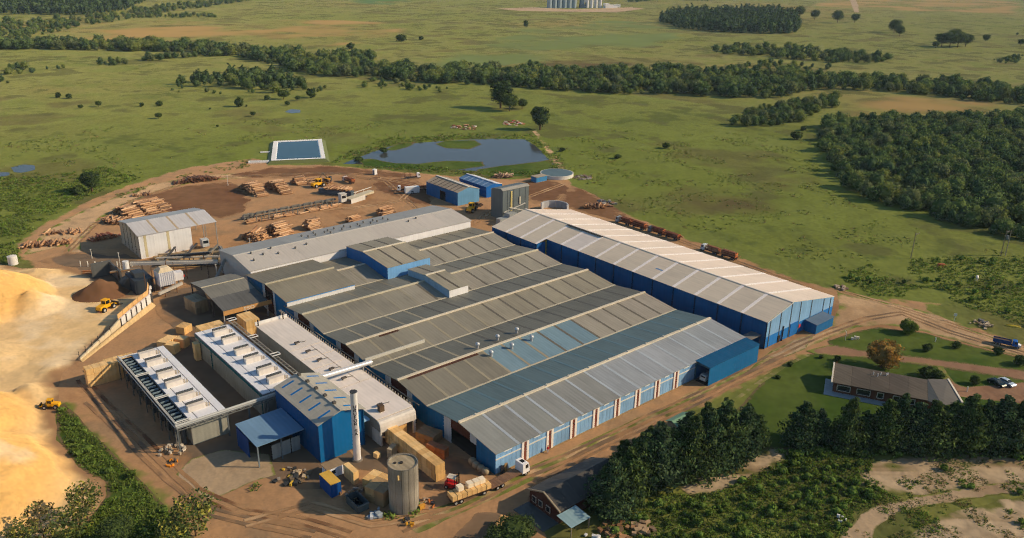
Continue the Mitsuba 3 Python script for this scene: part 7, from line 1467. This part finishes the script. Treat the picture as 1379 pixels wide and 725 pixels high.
mass('scrub_belt', 'dark scrub belt below the far plantation', pick([(740.7, 496.2), (820, 509), (855, 468), (848, 413), (857, 371), (858, 336), (806.2, 319.2), (762.1, 346.6), (751.5, 384.7), (746.3, 438.3), (727.9, 476.2)], 11, 4), 8.0, 4, CR, 0.15)
mass('scrub_belt', 'small scrub band under the first far scrub belt', pick([(657.5, 396.7), (704.3, 382.5), (717.5, 330.1), (687.7, 321.3), (646.6, 354.1), (630.6, 377.9)], 12, 5), 6.0, 5, CR, 0.3)
mass('plantation', 'straight edged block of tall planted trees in the distance', pick([(1071, 856), (1230, 948), (1405, 916), (1455, 844), (1251, 690), (1070, 590), (994, 631), (978, 729)], 10.5, 6), 17.0, 6, TL)
mass('far_forest', 'dark planted forest at the top left edge', pick([(140, 1530), (228, 1431), (298, 1399), (379, 1513), (526, 1850), (688, 2021), (247, 2232)], 14, 7), 19.0, 7, TL)
mass('far_scrub', 'far scrub and hedges below the dark forest', pick([(73, 1041), (118, 1326), (170, 1300), (247, 1330), (324, 1368), (390, 1509), (648, 1740), (651, 1877), (825, 1898), (584, 1582), (434, 1444), (287, 1242), (224, 1196), (173, 1100), (115, 1018)], 15, 8), 8.0, 8, CR, 0.2)
mass('far_scrub', 'thin far hedge in the upper left fields', pick([(344, 1358), (466, 1322), (446, 1272), (329, 1309)], 12, 9), 6.0, 9, CR, 0.2)
mass('hedge_row', 'hedge row joining the river belt from the left', pick([(165.5, 745.3), (200.1, 769.0), (257.1, 775.4), (252.7, 745.1), (197.4, 740.3), (165.8, 730.9)], 8, 10), 7.0, 10, CR)
mass('hedge_row', 'short hedge with rounder bush left of the joining row', pick([(119.4, 732.6), (153.2, 752.8), (145.6, 722.9), (121.9, 718.0)], 7.5, 11), 5.5, 11, CR)
mass('hedge_row', 'ragged hedge near the left edge', pick([(38.0, 716.8), (57.3, 758.6), (67.6, 727.3), (60.1, 697.0), (41.2, 703.6)], 7.5, 12), 6.0, 12, CR, 0.3)
mass('hedge_row', 'thin broken hedge line in the left fields', pick([(71.2, 725.0), (88.1, 732.9), (107.3, 740.2), (104.5, 729.0), (84.3, 716.7)], 8, 13), 3.5, 13, CR, 0.3)
mass('hedge_row', 'dark bush mass low at the left edge', pick([(16.4, 652.6), (31.1, 677.9), (37.4, 668.6), (32.8, 646.7)], 7, 14), 5.0, 14, CR)
mass('copse', 'open copse of slim trees in the left pasture', pick([(126.2, 547.4), (148.8, 585.8), (185.7, 599.5), (224.5, 580.2), (228.0, 544.7), (209.0, 487.8), (185.9, 485.2), (172.0, 521.6), (154.3, 552.3)], 9.0, 15, 0.7), 8.5, 15, TL + ['far_crown_0'], 0.2)
mass('copse', 'low bushes straggling round the copse', pick([(110.3, 567.2), (132.5, 557.1), (165.8, 521.1), (198.5, 485.7), (228.4, 493.7), (202.3, 456.9), (179.6, 472.2), (146.5, 503.0), (120.1, 538.0)], 14, 16, 0.7), 3.2, 16, CR, 0.3)
mass('river_scrub', 'scrubby bushes on the near side of the river belt', pick([(273.9, 514.9), (291.7, 482.1), (309.4, 430.5), (294.5, 412.5), (274.7, 434.8), (253.0, 477.4)], 10, 17, 0.6), 4.0, 17, CR, 0.35)
mass('far_scrub', 'dark clump beside the river belt in the middle distance', pick([(320.8, 680.2), (356.8, 682.3), (371.4, 649.3), (349.2, 617.5), (315.3, 624.2)], 9, 18), 8.0, 18, CR)
mass('far_scrub', 'scrub at the far right below the round grove', pick([(949, 263), (1060, 267), (951, 230), (924, 246)], 11, 19), 4.5, 19, CR)
mass('far_scrub', 'dark far woods on the horizon strip by the far silos', pick([(1534, 1346), (1777, 1417), (1838, 1312), (2041, 1464), (1978, 1582), (1692, 1489)], 16, 20), 10.0, 20, CR)

# ---- low growth: one mesh per kind of ground cover
def tuft(seed, h, w, cols, n=14, size=0.3, per=4):
    gg = np.random.default_rng(seed)
    c = gg.normal(size=(n, 3)) * [w * 0.32, w * 0.32, 0] + np.column_stack([np.zeros((n, 2)), gg.uniform(0.15, 1.0, n) * h * 0.6])
    return leaves(c, np.full(n, h * 0.28), per, size, cols, gg, 1.2)
def cover(base, label, pts, protos, smin, smax, seed):
    gg = np.random.default_rng(seed); V, F_, C_, n = [], [], [], 0
    which = gg.integers(len(protos), size=len(pts)); sc = gg.uniform(smin, smax, len(pts)); an = gg.uniform(0, 6.3, len(pts)); tn = np.clip(1 + gg.normal(0, 0.22, len(pts)), 0.5, 1.6)
    for k, (v, f, c) in enumerate(protos):
        i = np.nonzero(which == k)[0]
        if not len(i): continue
        ca, sa = np.cos(an[i])[:, None], np.sin(an[i])[:, None]
        q = np.stack([(v[:, 0] * ca - v[:, 1] * sa) * sc[i, None] + pts[i, 0:1], (v[:, 0] * sa + v[:, 1] * ca) * sc[i, None] + pts[i, 1:2], v[None, :, 2] * sc[i, None]], -1)
        V.append(q.reshape(-1, 3)); F_.append((f[None] + (np.arange(len(i)) * len(v))[:, None, None]).reshape(-1, 3) + n); C_.append((c[None] * 1.3 * tn[i, None, None]).reshape(-1, 3)); n += len(i) * len(v)
    k = name(base); labels[k] = {'label': label, 'kind': 'stuff', 'category': 'plants'}
    scene[k] = mikit.ply((np.vstack(V), np.vstack(F_)), 'leaf', False, color=np.vstack(C_))
def clumped(pts, scale, thr, seed):
    return pts[meshkit.fbm(np.column_stack([pts / scale, np.full(len(pts), 1.5)]), 3, seed) > thr]
weed = [tuft(500 + i, 0.8, 1.3, [(0.056, 0.088, 0.016), (0.074, 0.108, 0.02), (0.09, 0.11, 0.03)], 12, 0.2) for i in range(4)]
tuss = [tuft(510 + i, 0.4, 1.7, [(0.062, 0.084, 0.017), (0.072, 0.09, 0.022), (0.052, 0.076, 0.016)], 9, 0.26, 2) for i in range(4)]
dry = [tuft(520 + i, 0.6, 1.2, [(0.12, 0.10, 0.04), (0.075, 0.085, 0.03), (0.10, 0.075, 0.035)], 10, 0.24, 2) for i in range(3)]
scrub = [crown_round(540 + i, 1.7, 2.3, [(0.05, 0.08, 0.016), (0.068, 0.10, 0.02), (0.042, 0.066, 0.018)], 12, 24, 0.22, 0.0, sub=1) for i in range(4)]
cover('undergrowth', 'thick green undergrowth below the conifers and footpath', clumped(pick([(-7.6, -30.5), (2.9, -28.5), (12.1, -26.6), (19.8, -25.6), (24.4, -27.5), (26.6, -30.5), (31.6, -32.7), (39.3, -33.8), (49.0, -34.7), (57.3, -35.0), (63.6, -39.3), (69.0, -45.9), (60.9, -49.2), (57.6, -55.7), (45.9, -54.0), (27.9, -59.5)], 0.85, 31), 6.0, 0.15, 3), scrub + weed * 5 + tuss * 3, 0.35, 1.0, 31)
cover('undergrowth', 'weeds at the foot of the conifer row', clumped(pick([(53.3, -31.0), (97.0, -66.6), (106.0, -74.2), (101.3, -75.5), (83.9, -59.4), (69.8, -48.0), (52.3, -35.3)], 1.2, 32), 5.0, 0.42, 4), weed + scrub[:1], 0.6, 1.1, 32)
cover('scrub_patches', 'scattered weeds over the sandy ground at the right', clumped(pick([(28.9, -60.3), (53.6, -56.1), (66.5, -53.7), (82.6, -56.8), (106.6, -74.0), (65.0, -92.1)], 1.0, 33), 5.0, 0.57, 5), weed * 2 + dry + tuss * 2 + scrub[:1], 0.4, 1.0, 33)
cover('rough_grass', 'tufted rough grass between the sandy clearings', clumped(pick([(26.2, -60.5), (46.8, -53.5), (62.2, -50.2), (79.2, -51.8), (107.3, -73.7), (64.8, -94.4)], 0.85, 42), 6.0, 0.54, 13), tuss * 2 + dry, 0.35, 0.75, 42)
cover('ditch_plants', 'rank bushes and reeds filling the green strip', clumped(pick([(-63.2, 82.4), (-61.2, 84.2), (-60.4, 72.3), (-58.6, 54.8), (-57.1, 39.7), (-56.3, 27.3), (-55.9, 19.3), (-56.8, 8.5), (-80.2, 27.6), (-75.2, 34.5), (-68.4, 35.7), (-63.3, 41.7), (-62.0, 47.5), (-64.3, 54.6), (-65.2, 63.7)], 0.8, 34), 6.0, 0.30, 6), weed * 4 + tuss * 5 + scrub[:1], 0.5, 1.1, 34)
cover('pasture_weeds', 'dark weedy bushes along the road edge in the right pasture', clumped(pick([(156.3, 0.1), (164.9, 15.1), (189.7, 14.5), (219.7, -1.6), (238.1, -22.8), (195.7, -47.4), (168.0, -46.1), (172.0, -32.4), (171.3, -19.4), (164.8, -8.1)], 1.6, 35), 10.0, 0.42, 7), scrub[:1] + weed * 3 + tuss * 3, 0.5, 1.2, 35)
cover('pasture_weeds', 'grassy tussocks across the right pasture', clumped(pick([(234.9, 236.8), (313.4, 236.8), (353.1, 185.1), (363.5, 144.7), (273.4, 83.1), (245.7, 43.0), (235.4, 2.1), (239.7, -17.0), (242.0, -33.6), (202.6, -45.3), (176.4, -17.2), (159.7, 12.2), (159.0, 50.2), (163.8, 97.0), (178.4, 145.4), (193.5, 178.3)], 2.6, 36), 18.0, 0.53, 8), tuss * 3 + dry, 0.4, 1.1, 36)
cover('pasture_weeds', 'rank green growth in the left pasture by the haul road', clumped(pick([(-47.5, 337.9), (-14.8, 317.2), (12.5, 320.7), (19.9, 288.1), (0.3, 276.5), (-30.6, 244.3), (-46.1, 217.9), (-47.7, 197.6), (-66.2, 204.7)], 1.6, 37), 8.0, 0.38, 9), tuss * 3 + weed * 2, 0.6, 1.4, 37)
cover('pasture_weeds', 'tussocks in the pasture beyond the haul road and reservoir', clumped(pick([(-34.6, 429.7), (27.8, 437.8), (82.0, 414.5), (155.4, 378.7), (203.3, 329.4), (227.0, 297.6), (204.5, 268.8), (155.3, 288.7), (120.0, 277.0), (134.0, 319.2), (106.3, 333.8), (77.5, 303.5), (24.4, 291.7), (-14.1, 320.2), (-47.0, 341.0)], 3.2, 38), 20.0, 0.54, 10), tuss * 3 + dry, 0.5, 1.2, 38)
cover('lake_reeds', 'reeds and weeds around the lake shore', clumped(pick([(102.3, 260.7), (125.9, 279.4), (161.9, 299.2), (202.6, 280.8), (239.2, 254.8), (208.4, 197.7), (190.4, 176.8), (174.2, 174.1), (150.1, 199.1), (130.1, 221.2), (112.0, 247.8), (137.9, 232.8), (155.6, 206.2), (183.9, 183.5), (196.1, 192.1), (217.0, 227.4), (227.3, 250.0), (194.8, 270.5), (153.5, 280.3), (119.9, 264.2)], 2.2, 39), 8.0, 0.40, 11), weed * 2 + dry, 0.6, 1.4, 39)
cover('yard_weeds', 'small weeds along the yard edges', clumped(pick([(0.7, 267.0), (60.6, 291.3), (77.8, 294.8), (68.4, 277.8), (33.6, 278.0), (2.4, 256.9)], 1.6, 40), 6.0, 0.52, 12), weed, 0.4, 0.9, 40)
cover('yard_weeds', 'green weed tufts at the silo foot', np.array([(-24.6, 2.3), (-23.8, 2.6), (-24.8, 3.1), (-23.8, 1.5), (-19.9, 0.5), (-18.8, 0.8), (-20.8, 0.1), (-39.7, 27.3), (-40.8, 26.6), (-17.8, 1.2)]), weed, 0.8, 1.3, 41)
# sandy clearings at the bottom right
sheet('sand_patch', [(61.6, -45.6), (77.3, -51.1), (99.3, -65.8), (112.1, -75.3), (95.0, -80.1), (82.7, -71.5), (70.3, -63.4), (59.4, -57.1), (56.0, -50.2)], 0.05, 5, 'sand_ground', 1.8, 1.4, 5.0, 50, 'dry sandy clearing under the conifer row')
sheet('sand_patch', [(35.1, -65.3), (53.0, -63.7), (67.1, -67.6), (83.0, -74.3), (95.1, -86.7), (64.8, -94.4)], 0.05, 5, 'sand_ground', 1.8, 1.4, 5.0, 51, 'pale sandy patch in the bottom right corner')
sheet('sand_patch', [(26.2, -26.4), (36.0, -27.0), (45.5, -28.7), (53.8, -30.7), (57.9, -34.7), (48.6, -35.1), (38.9, -34.1), (31.2, -33.0), (26.2, -30.8)], 0.06, 5, 'sand_ground', 1.2, 0.7, 3.0, 52, 'sandy rubble strip between conifers and undergrowth')
sheet('dirt_track', [(24.7, -59.2), (41.6, -54.5), (50.6, -54.9), (62.3, -59.5), (75.3, -65.8), (98.7, -79.1), (93.8, -80.5), (71.3, -67.4), (59.3, -61.6), (50.9, -58.9), (44.1, -58.8), (30.2, -63.8)], 0.12, 5, 'dirt_ground', 1.2, 0.9, 4.0, 53, 'sandy track curving through the scrub')

# ------------------------------------------------------------------ air
scene['air'] = {'type': 'homogeneous', 'albedo': {'type': 'rgb', 'value': [0.94, 0.955, 0.97]}, 'sigma_t': {'type': 'rgb', 'value': [0.000036, 0.000046, 0.00006]}}
scene['haze'] = {'type': 'cube', 'to_world': T().translate([2500.0, 2500.0, 59.0]).scale([12500.0, 12500.0, 60.5]), 'bsdf': {'type': 'null'}, 'interior': {'type': 'ref', 'id': 'air'}}
labels['haze'] = {'label': 'thin bluish air over the plain', 'kind': 'stuff'}
scene['camera']['medium'] = {'type': 'ref', 'id': 'air'}
